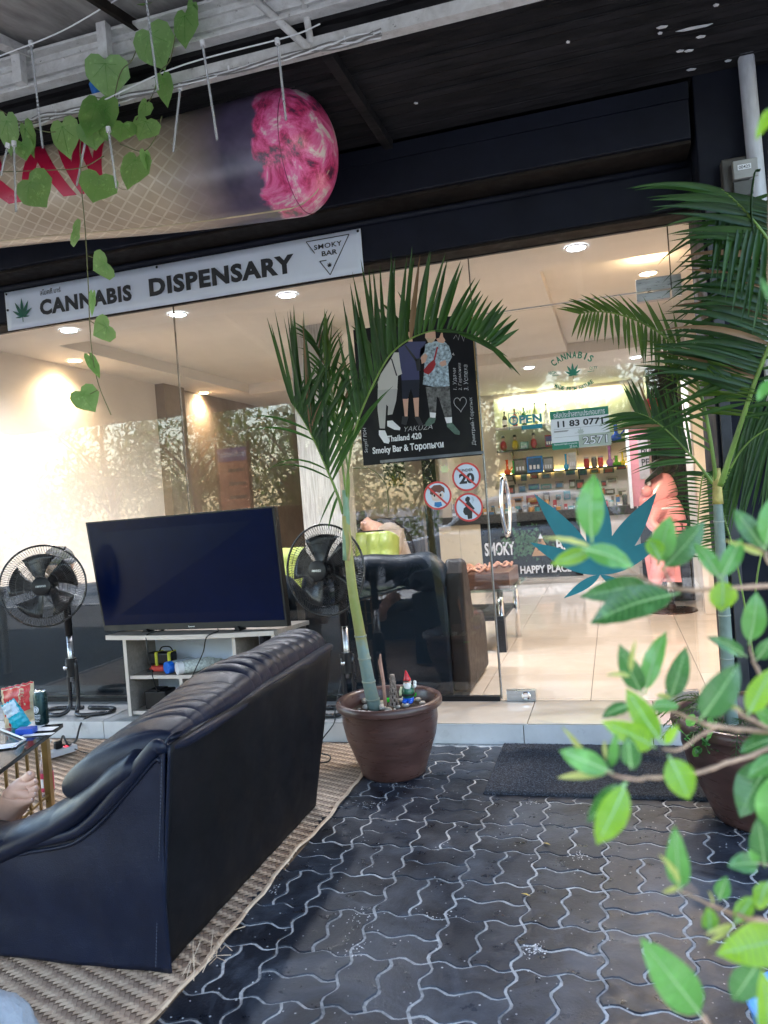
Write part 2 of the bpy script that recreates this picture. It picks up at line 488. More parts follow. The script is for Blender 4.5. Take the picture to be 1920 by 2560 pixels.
# ================================================================== ground, paving, mat
YF = 4.25                                   # the glass front
g = MB().box(-80, 80, -120, -1.7, -.30, -.25).build('street', M['asphalt']); struct(g)
g = MB().box(-80, 80, -1.7, 60, -.30, -.022).build('ground', M['darkground']); struct(g)
kerb = struct(MB().box(-80, 80, -1.82, -1.7, -.25, -.002).build('kerb', M['concrete'], bevel=.01))
paving = MB().box(-4.4, 2.2, -1.69, 3.815, -.02, -.0022).build('paving', M['mortar']); struct(paving)
PC = .2225; PA = .0115
def prof(t):
    t = t % 1.0
    if t < .3: return t/.3
    if t < .7: return 1 - (t-.3)/.2
    return -1 + (t-.7)/.3
PT = [(0, 0), (.20, .92), (.35, .90), (.65, -.90), (.80, -.92)]
def paver_mesh(seed):
    rs = random.Random(seed); jt = lambda: rs.uniform(-.0011, .0011)
    w, h = PC, PC/2; gx = .0040
    pts = []
    for base in (0, 1):
        for t, a in PT: pts.append((-w/2+(base+t)*w/2, -h/2+PA*a))
    for t, a in PT: pts.append((w/2-PA*a, -h/2+t*h))
    rev = [(1.0, 0)]+[(t, a) for t, a in reversed(PT[1:])]
    for base in (1, 0):
        for t, a in rev: pts.append((-w/2+(base+t)*w/2, h/2+PA*a))
    for t, a in rev: pts.append((-w/2-PA*a, -h/2+t*h))
    n = len(pts)
    def inset(pts, d, j):
        out = []
        for i in range(n):
            a, b, c = Vector(pts[i-1]), Vector(pts[i]), Vector(pts[(i+1) % n])
            e1 = (b-a).normalized(); e2 = (c-b).normalized()
            n1 = Vector((-e1.y, e1.x)); n2 = Vector((-e2.y, e2.x)); m = (n1+n2)
            m = m/max(.6, m.dot(n1)); out.append(tuple(b+m*d+Vector((jt(), jt()))*j))
        return out
    a = inset(pts, gx, .7); b = [((x*.965), (y*.94)) for x, y in a]
    v = [(x, y, -.006) for x, y in a]+[(x, y, -.0008) for x, y in a]+[(x*.985, y*.97, .0009) for x, y in a]
    f = []
    for k in (0, 1):
        for i in range(n): f.append((k*n+i, k*n+(i+1) % n, (k+1)*n+(i+1) % n, (k+1)*n+i))
    f.append(tuple(range(2*n, 3*n)))
    me = bpy.data.meshes.new('paver'); me.from_pydata(v, [], f); me.materials.append(M['paver']); me.update()
    return me
PMS = [paver_mesh(k) for k in range(6)]
cells = []
for i in range(-16, 9):
    for j in range(-13, 8):
        x = -.11 + PC*(i+.5); y = 2.2175 + PC*(j+.5)
        if y > 3.74 or y < -1.5: continue
        if x < -1.20 and y > .4: continue          # under the bamboo mat
        cells.append((x, y, (i+j) % 2 == 0))
def seen(x, y):
    v = AX.transposed() @ (Vector((x, y, 0))-Vector((0, 0, H)))
    if v.z > -.2: return False
    px = 960+FPX*v.x/-v.z; py = 1280-FPX*v.y/-v.z
    return -150 < px < 2070 and py < 2760
near = sorted([c for c in cells if seen(c[0], c[1])], key=lambda c: c[1])
far = [c for c in cells if not seen(c[0], c[1])]
def pv(x, y, hor, k):
    off = PC/4*(1 if k else -1)
    return (x, y+off, 0) if hor else (x+off, y, R(90))
npv = 0
rest = MB()
for (x, y, hor) in near + far:
    for k in (0, 1):
        X, Y, rz = pv(x, y, hor, k)
        if npv < 298 and (x, y, hor) in near:
            pm = random.choice(PMS); o = bpy.data.objects.new('paver', pm); COL.objects.link(o); o.parent = paving
            o.location = (X+random.uniform(-.0008, .0008), Y+random.uniform(-.0008, .0008), random.uniform(-.0015, .0012))
            o.rotation_euler = (random.uniform(-.008, .008), random.uniform(-.008, .008), rz+random.uniform(-.006, .006)); npv += 1
        else:
            pm = random.choice(PMS); T = Matrix.Translation((X, Y, random.uniform(-.001, .001))) @ Matrix.Rotation(rz, 4, 'Z')
            rest.add([v.co for v in pm.vertices], [tuple(p.vertices) for p in pm.polygons], T)
o = rest.build('paver_field', M['paver'], paving); o['kind'] = 'stuff'

# ---- woven bamboo mat: strips laid as a twill, each crossing its own raised patch
bm_ = thing('bamboo_mat', 'woven split-bamboo mat lying under the black sofa and beside the pavers', 'mat', (-2.4, 2.4, 0))
box('mat_backing', -4.35, -1.17, .45, 3.80, -.004, .0015, mat('bamboo_backing', (.16, .10, .06), .8), bm_)
def bamboo(name, c1, c2):
    m, t, p = new_mat(name); v = pos(t); oi = nn(t, 'ShaderNodeObjectInfo')
    mp = nn(t, 'ShaderNodeMapping'); mp.inputs['Rotation'].default_value = (0, 0, R(-24)); t.links.new(v, mp.inputs[0])
    vr = nn(t, 'ShaderNodeTexVoronoi'); vr.inputs['Scale'].default_value = 26; t.links.new(mp.outputs[0], vr.inputs['Vector'])
    n = noi(t, v, 60, 5, .7)
    sepc = nn(t, 'ShaderNodeSeparateColor'); t.links.new(vr.outputs['Color'], sepc.inputs[0])
    f = math_(t, 'ADD', math_(t, 'MULTIPLY', n, .6), math_(t, 'MULTIPLY', sepc.outputs[0], .4))
    t.links.new(ramp(t, f, [(.2, c1), (.8, c2)]), p.inputs['Base Color']); p.inputs['Roughness'].default_value = .5
    bump(t, p, noi(t, pos(t, (8, 8, 1)), 20, 4), .3, .002)
    return m
mb1 = bamboo('bamboo_strip_pale', (.38, .26, .18), (.66, .50, .36)); mb2 = bamboo('bamboo_strip_dark', (.20, .13, .095), (.40, .29, .21))
sw = .0150; ca, sa = math.cos(R(24)), math.sin(R(24))
A = MB(); B = MB(); patches = []
for i in range(-190, 250):
    for j in range(-190, 250):
        # twill 2/2: two over, two under, shifted by one each row
        u, v = (i+.5)*sw, (j+.5)*sw
        q4 = (i+j) % 4
        if q4 not in (0, 2): continue
        kind = q4 == 0
        if kind: u += sw/2
        else: v += sw/2
        ln = 2.02
        hw, hl = sw*.46, sw*ln*.5
        q = []
        for (a, b, z) in ((-hl, -hw, .0022), (-hl*.55, -hw, .0046), (hl*.55, -hw, .0046), (hl, -hw, .0022), (-hl, hw, .0022), (-hl*.55, hw, .0046), (hl*.55, hw, .0046), (hl, hw, .0022)):
            if not kind: a, b = b, a; z -= .0008
            x, y = u+a, v+b
            q.append((-2.6+x*ca-y*sa, 2.0+x*sa+y*ca, z))
        cx = sum(p[0] for p in q)/8; cy = sum(p[1] for p in q)/8
        if not (-4.3 < cx < -1.185 and .5 < cy < 3.785): continue
        patches.append((cy, cx, kind, q))
patches.sort(key=lambda p: (p[0]-1.5)**2+(p[1]+1.4)**2)
F8 = [(0, 1, 5, 4), (1, 2, 6, 5), (2, 3, 7, 6)]
for n_, (cy, cx, kind, q) in enumerate(patches):
    if n_ < 290:
        MB().add(q, F8).build('bamboo_strip', mb1 if kind else mb2, bm_, recalc=False)
    else: (A if kind else B).add(q, F8)
o = A.build('strip_weave', mb1, bm_, recalc=False); o['kind'] = 'stuff'
o = B.build('cross_strip_weave', mb2, bm_, recalc=False); o['kind'] = 'stuff'
rim = MB()
pp = []
for k in range(60):
    y = .5+3.25*k/59
    pp.append((-1.174+.007*math.sin(y*7)+.004*math.sin(y*31), y, .010+.005*math.sin(y*13)))
rim.tube(pp, .009, 6, flat=.6)

rim.build('mat_border', mb1, bm_)
fr = MB()
for k in range(13):
    a = random.uniform(-.6, 2.6); L = random.uniform(.02, .09)
    s0 = V(-1.17+random.uniform(-.04, .03), 1.84+random.uniform(-.05, .10), .015)
    fr.tube([s0, s0+V(math.cos(a)*L*.5, math.sin(a)*L*.5, .02+random.random()*.03), s0+V(math.cos(a)*L, math.sin(a)*L, random.random()*.05)], .0011, 4)
fr.build('frayed_strip_ends', mb1, bm_)

# ================================================================== the shop building
sb = thing('shop_building', 'black-painted shopfront building with a glazed front and cream interior', 'building', (-2, 5, 0))
# step: tiles along the front
step = box('step', -5.6, 2.4, 3.835, 4.245, -.01, .088, M['grout'], sb)
xs = [-5.3+.6*k for k in range(14)]
for k, x in enumerate(xs):
    cm = M['stepwhite']
    box('riser_tile', x+.002, x+.598, 3.822, 3.838, -.004, .094, cm, step, bevel=.0015)
    if x > -1.5: box('tread_tile', x+.002+.02, x+.598+.02, 3.824, 4.235, .089, .1, M['tile'], step, bevel=.0015)
    else: box('tread_tile', x+.002, x+.598, 3.824, 4.235, .089, .1, M['steptop'], step, bevel=.0015)
floor = box('shop_floor', -4.6, 1.6, 4.236, 11.0, .0, .092, M['grout'], sb)
tm = MB().box(-.2985, .2985, -.2985, .2985, .004, .012)
t0 = tm.build('floor_tile', M['tile'], floor, bevel=.0012, seg=1); t0.location = (-.79+.3, 4.54, .088)
for i in range(-6, 4):
    for j in range(0, 12):
        if (i, j) == (0, 0): continue
        c = bpy.data.objects.new('floor_tile', t0.data); COL.objects.link(c); c.parent = floor
        q = c.modifiers.new('edge', 'BEVEL'); q.width = .0012; q.segments = 1
        c.location = (-.49+.6*i, 4.54+.6*j, .088+random.uniform(-.0003, .0003))
box('left_wall', -4.55, -4.4, 4.26, 7.2, .1, 2.72, M['wall'], sb)
box('dark_left_wall', -4.55, -4.385, 7.2, 11.0, .1, 2.72, M['darkwall'], sb)
box('wall_pier', -4.40, -4.30, 7.05, 7.45, .1, 2.72, M['darkwall'], sb)
box('back_wall', -4.4, -2.12, 10.9, 11.05, .1, 2.72, M['wall'], sb)
box('bar_back_wall', -2.1, .62, 10.9, 11.05, .1, 2.72, M['wall'], sb)
box('niche_panel', -1.5, .30, 10.872, 10.895, 1.80, 2.50, M['niche'], sb)
box('right_wall', .80, .95, 5.4, 11.0, .1, 2.72, M['wall'], sb)
box('right_return_wall', .66, .80, 6.9, 7.05, .1, 2.72, M['wall'], sb, bevel=.004)
box('right_front_wall', .80, .95, 4.262, 5.4, .1, 2.72, M['wall'], sb)
box('ceiling', -4.55, .95, 4.262, 11.05, 2.70, 2.74, M['ceiling'], sb)
box('ceiling_border', -4.4, -3.95, 4.3, 10.9, 2.60, 2.70, M['ceiling'], sb)
box('front_ceiling_border', -3.95, .80, 4.3, 5.05, 2.60, 2.70, M['ceiling'], sb)
box('back_ceiling_border', -3.95, .80, 8.3, 10.9, 2.58, 2.70, M['ceiling'], sb)
box('ceiling_beam', -1.0, -.35, 5.05, 8.3, 2.62, 2.70, M['ceiling'], sb)
colm = mat('striated_grey_marble', (.42, .40, .37), .35, var=.35, vs=9, stretch=(9, 9, .5))
box('marble_column', -2.44, -2.10, 5.95, 6.30, .1, 2.70, colm, sb, bevel=.004)
box('partition', -2.14, -2.02, 9.95, 10.9, .1, 2.70, M['wall'], sb)
box('dark_partition_edge', -2.36, -2.24, 9.92, 10.2, .1, 2.3, M['black'], sb)
box('grey_dado_panel', -3.55, -2.5, 9.2, 9.3, .1, 1.0, M['greywall'], sb)
# lintel layers over the glass
box('lintel', -5.4, .47, 4.08, 4.24, 2.535, 2.76, M['navy'], sb, bevel=.003)
box('lintel_underside_trim', -5.4, .47, 4.10, 4.243, 2.520, 2.533, M['brownpaint'], sb)
box('upper_wall', -5.4, .47, 4.10, 4.24, 2.76, 3.3, M['navy'], sb)
box('beam', -5.4, .45, 3.85, 4.098, 2.772, 3.02, M['navy'], sb, bevel=.006)
box('beam_underside_strip', -5.4, .45, 3.87, 4.078, 2.756, 2.770, M['brownpaint'], sb)
o = MB().tube([(-5.4, 4.06, 2.735), (.45, 4.06, 2.735)], .016, 10).build('conduit', M['navy'], sb, smooth=True)
box('beam_top_strip', -5.4, .45, 3.838, 3.848, 2.945, 3.02, M['navy'], sb)
box('pillar', .472, .72, 3.86, 4.40, .0, 3.06, M['navy'], sb, bevel=.006)
box('steel_frame', .487, .532, 3.832, 3.858, .1, 2.53, mat('dark_steel_frame', (.05, .052, .06), .4, .5), sb, bevel=.002)
box('glass_channel', -4.4, -.668, 4.232, 4.268, .1, .125, M['black'], sb)
box('top_glass_channel', -4.4, .48, 4.236, 4.262, 2.515, 2.531, M['black'], sb)
box('left_end_pillar', -4.75, -4.41, 4.05, 4.4, 0, 3.0, M['navy'], sb)
box('neighbour_wall', .72, 3.2, 4.0, 4.3, -.02, 3.6, M['navy'], sb)
box('small_wall_grille', .60, .72, 3.84, 3.858, 2.16, 2.27, M['steel'], sb)
text('fdidas', .625, .675, 2.632, 2.650, 3.857, M['chalk'], sb, name='faint_wall_lettering', shear=.3) if False else None
# soffit of overlapping black corrugated sheets, running along the front
sf = thing('soffit', 'black corrugated soffit over the shop front, flaking to white at its right end', 'soffit', (-1, 3.4, 3.0))
yy = [2.92+.093*k for k in range(11)]
for k in range(10):
    y0 = yy[k]; m_ = MB()
    n = 4
    for q in range(n):
        a = y0+.093*q/n; b = y0+.093*(q+1)/n
        z0 = 3.045+.010*(q % 2)+.004*(k % 3); z1 = 3.045+.010*((q+1) % 2)+.004*(k % 3)
        m_.add([(-5.4, a, z0), (1.6, a, z0), (1.6, b, z1), (-5.4, b, z1)], [(0, 1, 2, 3)])
    m_.build('soffit_board', M['soffit'], sf, solid=.006)
for x in (-.98, -3.6): box('soffit_rafter', x, x+.045, 2.95, 3.85, 2.995, 3.04, M['soffit'], sf, bevel=.002)
box('sky_block_deck', -5.4, 3.2, 2.90, 4.30, 3.10, 3.14, M['soffit'], sf)  # board added above the soffit to stop sky leaking through its gaps
box('sky_block_board', -5.4, 3.2, 2.93, 2.95, 3.06, 3.45, M['soffit'], sf)  # dark panel added to close the gap where sky showed behind the truss
ch = MB()
for (px, py, sx) in ((1735, 70, 44), (1655, 68, 14), (1752, 92, 12), (1700, 128, 10), (1722, 127, 12), (1820, 152, 9), (1728, 174, 13), (1650, 83, 6), (1420, 105, 5), (1790, 13, 7), (1040, 258, 6)):
    p = at(px, py, z=3.036); s = sx*.0016
    ch.add([(p.x-s, p.y-.004, 3.036), (p.x-s*.2, p.y-.012, 3.036), (p.x+s, p.y-.002, 3.036), (p.x+s*.7, p.y+.010, 3.036), (p.x-s*.5, p.y+.008, 3.036)], [(0, 1, 2, 3, 4)])
o = ch.build('paint_flakes', M['paper'], sf, solid=.002); o['kind'] = 'stuff'

# ---- canopy of grey sheets on a white steel truss
cn = thing('canopy', 'weathered white steel truss carrying grey cement roof sheets above the entrance', 'canopy', (-1.5, 2.9, 3.0))
W = M['rustwhite']
def angle_bar(name, x0, x1, y, z, s=.045, t=.006):
    m_ = MB().box(x0, x1, y, y+t, z, z+s).box(x0, x1, y+t, y+s, z, z+t)
    return m_.build(name, W, cn, bevel=.001)
angle_bar('lower_chord', -8.3, 1.6, 2.87, 2.985, .050)
c_ = MB().box(-5.4, 1.6, 2.885, 2.895, 3.115, 3.265).box(-5.4, 1.6, 2.84, 2.885, 3.115, 3.127).box(-5.4, 1.6, 2.84, 2.885, 3.253, 3.265).box(-5.4, 1.6, 2.868, 2.885, 3.165, 3.178).box(-5.4, 1.6, 2.872, 2.885, 3.222, 3.232)
c_.build('upper_channel', W, cn, bevel=.001)
for (a, b, r) in ((at(640, 0, y=2.86), at(772, 122, y=2.86), .016), (at(757, -10, y=2.88), at(778, 112, y=2.88), .014)):
    MB().tube([a, b], r, 8).build('truss_strut', W, cn, smooth=True)
for px in (272, 60): 
    p = at(px, 150 if px == 272 else 215, y=2.84)
    box('rafter_cleat', p.x-.022, p.x+.022, 2.80, 2.84, 3.12, 3.27, W, cn, bevel=.001)
RS = .19                                    # the roof falls towards the street
def rz(y): return 3.315 + (y-2.9)*RS
shm = mat('grey_cement_sheet', (.33, .31, .30), .85, var=.4, vs=4, bs=30, bst=.5, stretch=(3, .6, 1))
for k in range(-6, 14):
    x0 = -5.3+.5*k
    if x0 > .9: break
    for (ya, yb, dz) in ((-.9, 1.1, -.006), (1.0, 3.1, 0)):
        m_ = MB()
        nw = 10
        for i in range(nw):
            a = x0+.515*i/nw; b = x0+.515*(i+1)/nw
            za = .004*math.cos(2*math.pi*i/nw*2); zb = .004*math.cos(2*math.pi*(i+1)/nw*2)
            m_.add([(a, ya, rz(ya)+za+dz), (b, ya, rz(ya)+zb+dz), (b, yb, rz(yb)+zb+dz), (a, yb, rz(yb)+za+dz)], [(0, 1, 2, 3)])
        m_.build('roof_sheet', shm, cn, solid=.008)
for x, mm, wd in ((-2.28, W, .05), (-3.35, W, .05), (-1.2, W, .05), (-.15, W, .05), (-2.72, M['brownpaint'], .02), (-1.75, M['brownpaint'], .02)):
    T = Matrix.Translation((x, 1.0, rz(1.0)-.04)) @ Matrix.Rotation(math.atan(RS), 4, 'X')
    MB().box(-wd/2, wd/2, -1.9, 1.95, -.02, .02, T).build('rafter', mm, cn, bevel=.001)
# the front post of the canopy carries the far corner; it stands behind the camera
for x in (-5.2, 1.45):
    MB().tube([(x, 2.88, -.02), (x, 2.88, 3.12)], .03, 12).build('post', W, cn, smooth=True)
# ---- drain pipe, meter
dp = thing('drain_pipe', 'pale grey plastic drain pipe running down the right of the black pillar', 'pipe', (.72, 3.82, 0))
m_ = MB()
pA = at(1903, 585, y=3.80); pB = at(1861, 90, y=3.80)
m_.tube([(pA.x+.012, 3.80, -.02), (pA.x, 3.80, 2.42)], .031, 20)
m_.build('lower_pipe', mat('scuffed_grey_pvc', (.50, .51, .55), .45, var=.2, vs=7, stretch=(4, 4, 1)), dp, smooth=True, auto=40)
MB().tube([(pA.x, 3.80, 2.40), (pB.x, 3.80, 3.06)], .034, 20).build('upper_pipe', bpy.data.materials['scuffed_grey_pvc'], dp, smooth=True, auto=40)
em = thing('electricity_meter', 'grey electricity meter with a number window, on the right pillar', 'meter', (.64, 3.8, 2.5))
box('back_box', .56, .70, 3.80, 3.858, 2.36, 2.63, mat('meter_case_dark', (.05, .045, .04), .5), em, bevel=.006)
box('meter_body', .60, .70, 3.76, 3.80, 2.52, 2.60, mat('meter_grey', (.28, .28, .27), .5), em, bevel=.004)
box('lower_cover', .60, .70, 3.775, 3.80, 2.45, 2.515, mat('meter_lower_grey', (.07, .07, .065), .5), em, bevel=.003)
box('number_window', .618, .672, 3.757, 3.7595, 2.556, 2.578, M['paper'], em)
text('00425', .622, .668, 2.560, 2.574, 3.7565, M['ink'], em)
# ================================================================== glass front
gf = thing('glazed_shopfront', 'frameless clear glass shop front with fixed panes from floor to lintel', 'glass wall', (-2, YF, .1))
def pane(name, x0, x1, z0, z1, parent, y=YF):
    return MB().box(x0, x1, y-.005, y+.005, z0, z1).build(name, M['glass'], parent)
pane('glass_pane', -4.40, -2.485, .112, 2.525, gf)
pane('glass_pane', -2.478, -.668, .112, 2.525, gf)
pane('transom_pane', -.660, .352, 2.205, 2.525, gf)
pane('side_pane', .358, .486, .112, 2.525, gf)
edg = mat('glass_joint_brown', (.16, .13, .10), .3)  # dark brown of the seams between panes
for x, z0, z1 in ((-2.4815, .112, 2.525), (-.664, .112, 2.525), (.355, 2.2, 2.525)):
    box('glass_joint', x-.0028, x+.0028, YF-.0055, YF+.0055, z0, z1, edg, gf)
box('transom_edge', -.66, .35, YF-.0056, YF+.0056, 2.199, 2.2045, M['steel'], gf)
dr = thing('glass_door', 'frameless glass entrance door with a bowed chrome handle', 'door', (-.15, YF, .1))
pane('door_pane', -.656, .350, .108, 2.192, dr)
for x in (-.658,): box('door_edge', x-.002, x+.002, YF-.0055, YF+.0055, .108, 2.192, M['steel'], dr)
def patch(x0, x1, z0, z1, par, nm):
    o = box(nm, x0, x1, YF-.022, YF+.022, z0, z1, M['steel'], par, bevel=.0025); return o
patch(.185, .352, 2.196, 2.262, gf, 'transom_hinge_plate'); patch(.355, .402, 2.155, 2.262, gf, 'hinge_plate')
o = patch(.185, .345, 2.148, 2.190, dr, 'hinge_patch')
patch(-.632, -.585, 2.085, 2.168, gf, 'grey_joint_plate')
o = patch(-.630, -.475, .10, .158, dr, 'lock_patch')
MB().lathe([(.020, 0), (.024, .003), (.020, .006), (.012, .004), (0, .004)], (-.525, YF-.026, .130), 20, Matrix.Rotation(R(90), 4, 'X')).build('lock_cylinder', M['chrome'], dr, smooth=True, auto=40)
patch(.185, .346, .10, .152, dr, 'pivot_patch')
for sgn, nm in ((-1, 'handle'), (1, 'inner_handle')):
    pts = []
    for k in range(21):
        t = k/20
        z = 1.315-.315*t
        bowx = -.016*math.sin(math.pi*t) ; out = .045+.022*math.sin(math.pi*t)
        pts.append(V(-.562+bowx*-sgn*.8, YF+sgn*out, z))
    pts = [V(-.562, YF+sgn*.006, 1.30)] + [V(-.562, YF+sgn*.03, 1.318)] + pts[1:-1] + [V(-.562, YF+sgn*.03, 1.0)] + [V(-.562, YF+sgn*.006, 1.012)]
    MB().tube(spline(pts, 60), .0105, 12).build(nm, M['chrome'], dr, smooth=True)
# ================================================================== lamps in the shop ceiling
def downlight(px, py, z, label, white=True, power=9, r=.055):
    p = at(px, py, z=z)
    t = thing('downlight', label, 'downlight', (p.x, p.y, z), 'recessed ceiling lights in the shop')
    MB().lathe([(r+.012, 0), (r+.012, -.006), (r, -.008), (r-.004, -.002)], (p.x, p.y, z), 20, caps=False).build('trim_ring', M['white'], t, smooth=True, auto=40)
    c = (.72, .84, 1.0) if white else (1.0, .74, .42)
    nm = 'cool_lamp_lens' if white else 'warm_lamp_lens'
    m = bpy.data.materials.get(nm) or emis(nm, c, 14)
    MB().lathe([(0, -.003), (r-.004, -.003)], (p.x, p.y, z), 20, caps=False).build('lens', m, t)
    l = bpy.data.lights.new('downlight_lamp', 'SPOT'); l.energy = power*2.5; l.shadow_soft_size = .05; l.spot_size = R(150); l.spot_blend = .9
    l.color = (.90, .93, 1.0) if white else (1.0, .74, .46)
    o = bpy.data.objects.new('lamp', l); COL.objects.link(o); o.location = (p.x, p.y, z-.02); join(o, t)
    o.matrix_parent_inverse = Matrix.Translation((-p.x, -p.y, -z))
    return t
DL = [(172, 825, 2.598, 'cool white downlight glowing just under the left end of the dispensary banner', True, 12),
 (187, 901, 2.598, 'warm downlight nearest the cream left wall', False, 6),
 (444, 785, 2.598, 'cool white downlight at the joint between the two big panes', True, 12),
 (509, 982, 2.598, 'small warm downlight against the dark taupe left wall', False, 8),
 (718, 737, 2.598, 'cool white downlight under the right part of the banner', True, 12),
 (748, 858, 2.698, 'small cool downlight above the left palm fronds', True, 14),
 (873, 940, 2.698, 'tiny cool downlight half hidden behind the arching frond', True, 12),
 (1226, 784, 2.698, 'cool downlight beside the left end of the door transom', True, 16),
 (1279, 862, 2.698, 'cool downlight seen through the door just right of the black poster', True, 16),
 (1440, 618, 2.598, 'large bright bluish downlight above the door', True, 14),
 (1620, 682, 2.598, 'warm downlight directly above the steel door hinge plate', False, 16),
 (1322, 919, 2.578, 'flat downlight above the OPEN sticker', True, 10),
 (1590, 893, 2.578, 'flat downlight at the far right of the bar ceiling', True, 10),
 (1515, 960, 2.578, 'small downlight above the licence sign', True, 8)]
for d_ in DL: downlight(*d_[:3], d_[3], white=d_[4], power=d_[5])

# ================================================================== bar at the back of the shop
ct = thing('bar_counter', 'bar counter wrapped in a black print reading SMOKY HAPPY PLACE', 'counter', (-.7, 9.9, .1))
box('base_cabinet', -1.64, .24, 9.915, 10.3, .1, .845, M['white'], ct)
wrap = mat('black_counter_print', (.004, .004, .005), .35, var=.3, spec=.3)
box('printed_front', -1.648, -.42, 9.90, 9.914, .13, .845, wrap, ct)
box('plain_front', -.418, .24, 9.90, 9.914, .13, .845, M['wall'], ct)
box('plinth', -1.64, .24, 9.93, 9.95, .1, .13, M['black'], ct)
box('counter_slab', -2.2, .26, 9.86, 10.42, .848, .955, mat('dark_granite', (.05, .048, .045), .3, vs=60, var=.5), ct, bevel=.003)
text('SMOKY', -1.615, -1.235, .43, .60, 9.898, M['paper'], ct, bold=.03)
text('BAR', -.72, -.44, .43, .60, 9.898, M['paper'], ct, bold=.03)
text('HAPPY PLACE', -1.185, -.56, .185, .285, 9.898, M['paper'], ct, bold=.03)
b_ = MB()
random.seed(5)
for k in range(190):
    x, z = random.gauss(-1.08, .13), random.gauss(.57, .10)
    if z < .34: continue
    s = random.uniform(.012, .035); a = random.random()*6.3
    b_.add([(x+s*math.cos(a+q*2.1), 9.8975-.0005*(k % 3), z+s*math.sin(a+q*2.1)) for q in range(3)], [(0, 1, 2)])
b_.build('printed_leaves', mat('printed_bud_green', (.05, .13, .05), .4, var=.6, vs=30), ct)
MB().prism([(-1.03, .40), (-.78, .40), (-.905, .66)], 9.8965, 9.899).build('printed_pyramid', mat('printed_pyramid_tan', (.45, .26, .13), .4, var=.4, vs=40, stretch=(1, 1, 8)), ct)
MB().prism([(-.935, .615), (-.875, .615), (-.905, .68)], 9.8955, 9.8964).build('pyramid_tip', M['paper'], ct)
cb = thing('cream_cabinet', 'cream laminate bar front to the left of the black printed counter', 'cabinet', (-1.9, 9.9, .1))
for x0, x1 in ((-2.19, -1.925), (-1.922, -1.652)): box('cabinet_panel', x0, x1, 9.90, 9.93, .1, .845, mat('cream_laminate', (.70, .60, .43), .35, var=.04) if x0 < -2 else bpy.data.materials['cream_laminate'], cb, bevel=.002)
box('carcass', -2.18, -1.66, 9.935, 10.4, .1, .84, M['wall'], cb)
# things for sale on the counter and the shelves
sh = thing('wall_shelving', 'black floating shelves with glowing edges behind the bar', 'shelf', (-.6, 10.7, 1.4))
SHZ = (1.785, 1.462)
for z in SHZ:
    box('shelf_board', -1.47, .24, 10.62, 10.868, z-.018, z, M['black'], sh, bevel=.002)
    for x in (-1.28, -.42):
        MB().prism([(10.64, z-.02), (10.86, z-.02), (10.86, z-.14)], x-.008, x+.008, plane='YZ').build('bracket', M['black'], sh)
box('light_strip', -1.47, .24, 10.858, 10.868, SHZ[1]+.004, SHZ[1]+.014, emis('warm_led', (1, .72, .25), 4), sh)
box('niche_ledge', -1.47, -.55, 10.60, 10.868, 2.075, 2.10, M['white'], sh, bevel=.003)
l = bpy.data.lights.new('led', 'AREA'); l.energy = 2.5; l.shape = 'RECTANGLE'; l.size = 1.6; l.size_y = .02; l.color = (1, .92, .62)
o = bpy.data.objects.new('led_lamp', l); COL.objects.link(o); o.location = (-.6, 10.80, 2.52); o.rotation_euler = (R(15), 0, 0); join(o, sh)
GM = {}
def cmat(c, rough=.3, tr=0):
    k = (c, rough)
    if k not in GM: GM[k] = mat('colour_%s' % ['glaze', 'print', 'card', 'plastic', 'enamel', 'lacquer', 'wrap', 'foil', 'stain', 'tint'][len(GM) % 10], c, rough, var=.15, vs=20)
    return GM[k]
def bottle(px, py, Y, z, h, r, c, label, cat='bottle', grp='bottles standing in the lit green niche'):
    x = at(px, py, y=Y).x
    t = thing('bottle', label, cat, (x, Y, z), grp)
    MB().lathe([(r, 0), (r, h*.55), (r*.75, h*.66), (r*.3, h*.74), (r*.28, h*.9)], (x, Y, z), 14).build('body', cmat(c, .15), t, smooth=True, auto=50)
    MB().lathe([(r*.34, h*.9), (r*.34, h)], (x, Y, z), 10).build('cap', M['black'], t)
    MB().lathe([(r*1.02, h*.15), (r*1.02, h*.45)], (x, Y, z), 14, caps=False).build('label_band', M['paper'], t)
for a in ((1262, 1055, .22, (.05, .03, .02), 'dark bottle at the left end of the niche'), (1287, 1050, .24, (.25, .03, .02), 'red-brown bottle second in the niche row'),
          (1310, 1045, .25, (.03, .16, .04), 'green glass bottle in the niche above the OPEN sticker'), (1338, 1040, .30, (.4, .5, .2), 'tall pale yellow-green bottle in the niche'), (1366, 1040, .27, (.6, .62, .6), 'clear bottle with dark cap right of the tall one')):
    bottle(a[0], a[1], 10.72, 2.10, a[2], .034, a[3], a[4])
def bong(px, Y, z, h, c, label, r=.03):
    x = at(px, 1100, y=Y).x
    t = thing('glass_pipe', label, 'water pipe', (x, Y, z), 'coloured glass water pipes on the shelves')
    MB().lathe([(r, 0), (r*1.25, h*.12), (r*1.2, h*.25), (r*.45, h*.38), (r*.45, h*.9), (r*.6, h)], (x, Y, z), 14).build('body', cmat(c, .12), t, smooth=True, auto=60)
    MB().tube([(x+r*.6, Y, z+h*.2), (x+r*2, Y-.01, z+h*.5)], r*.22, 8).build('bowl_stem', cmat(c, .12), t, smooth=True)
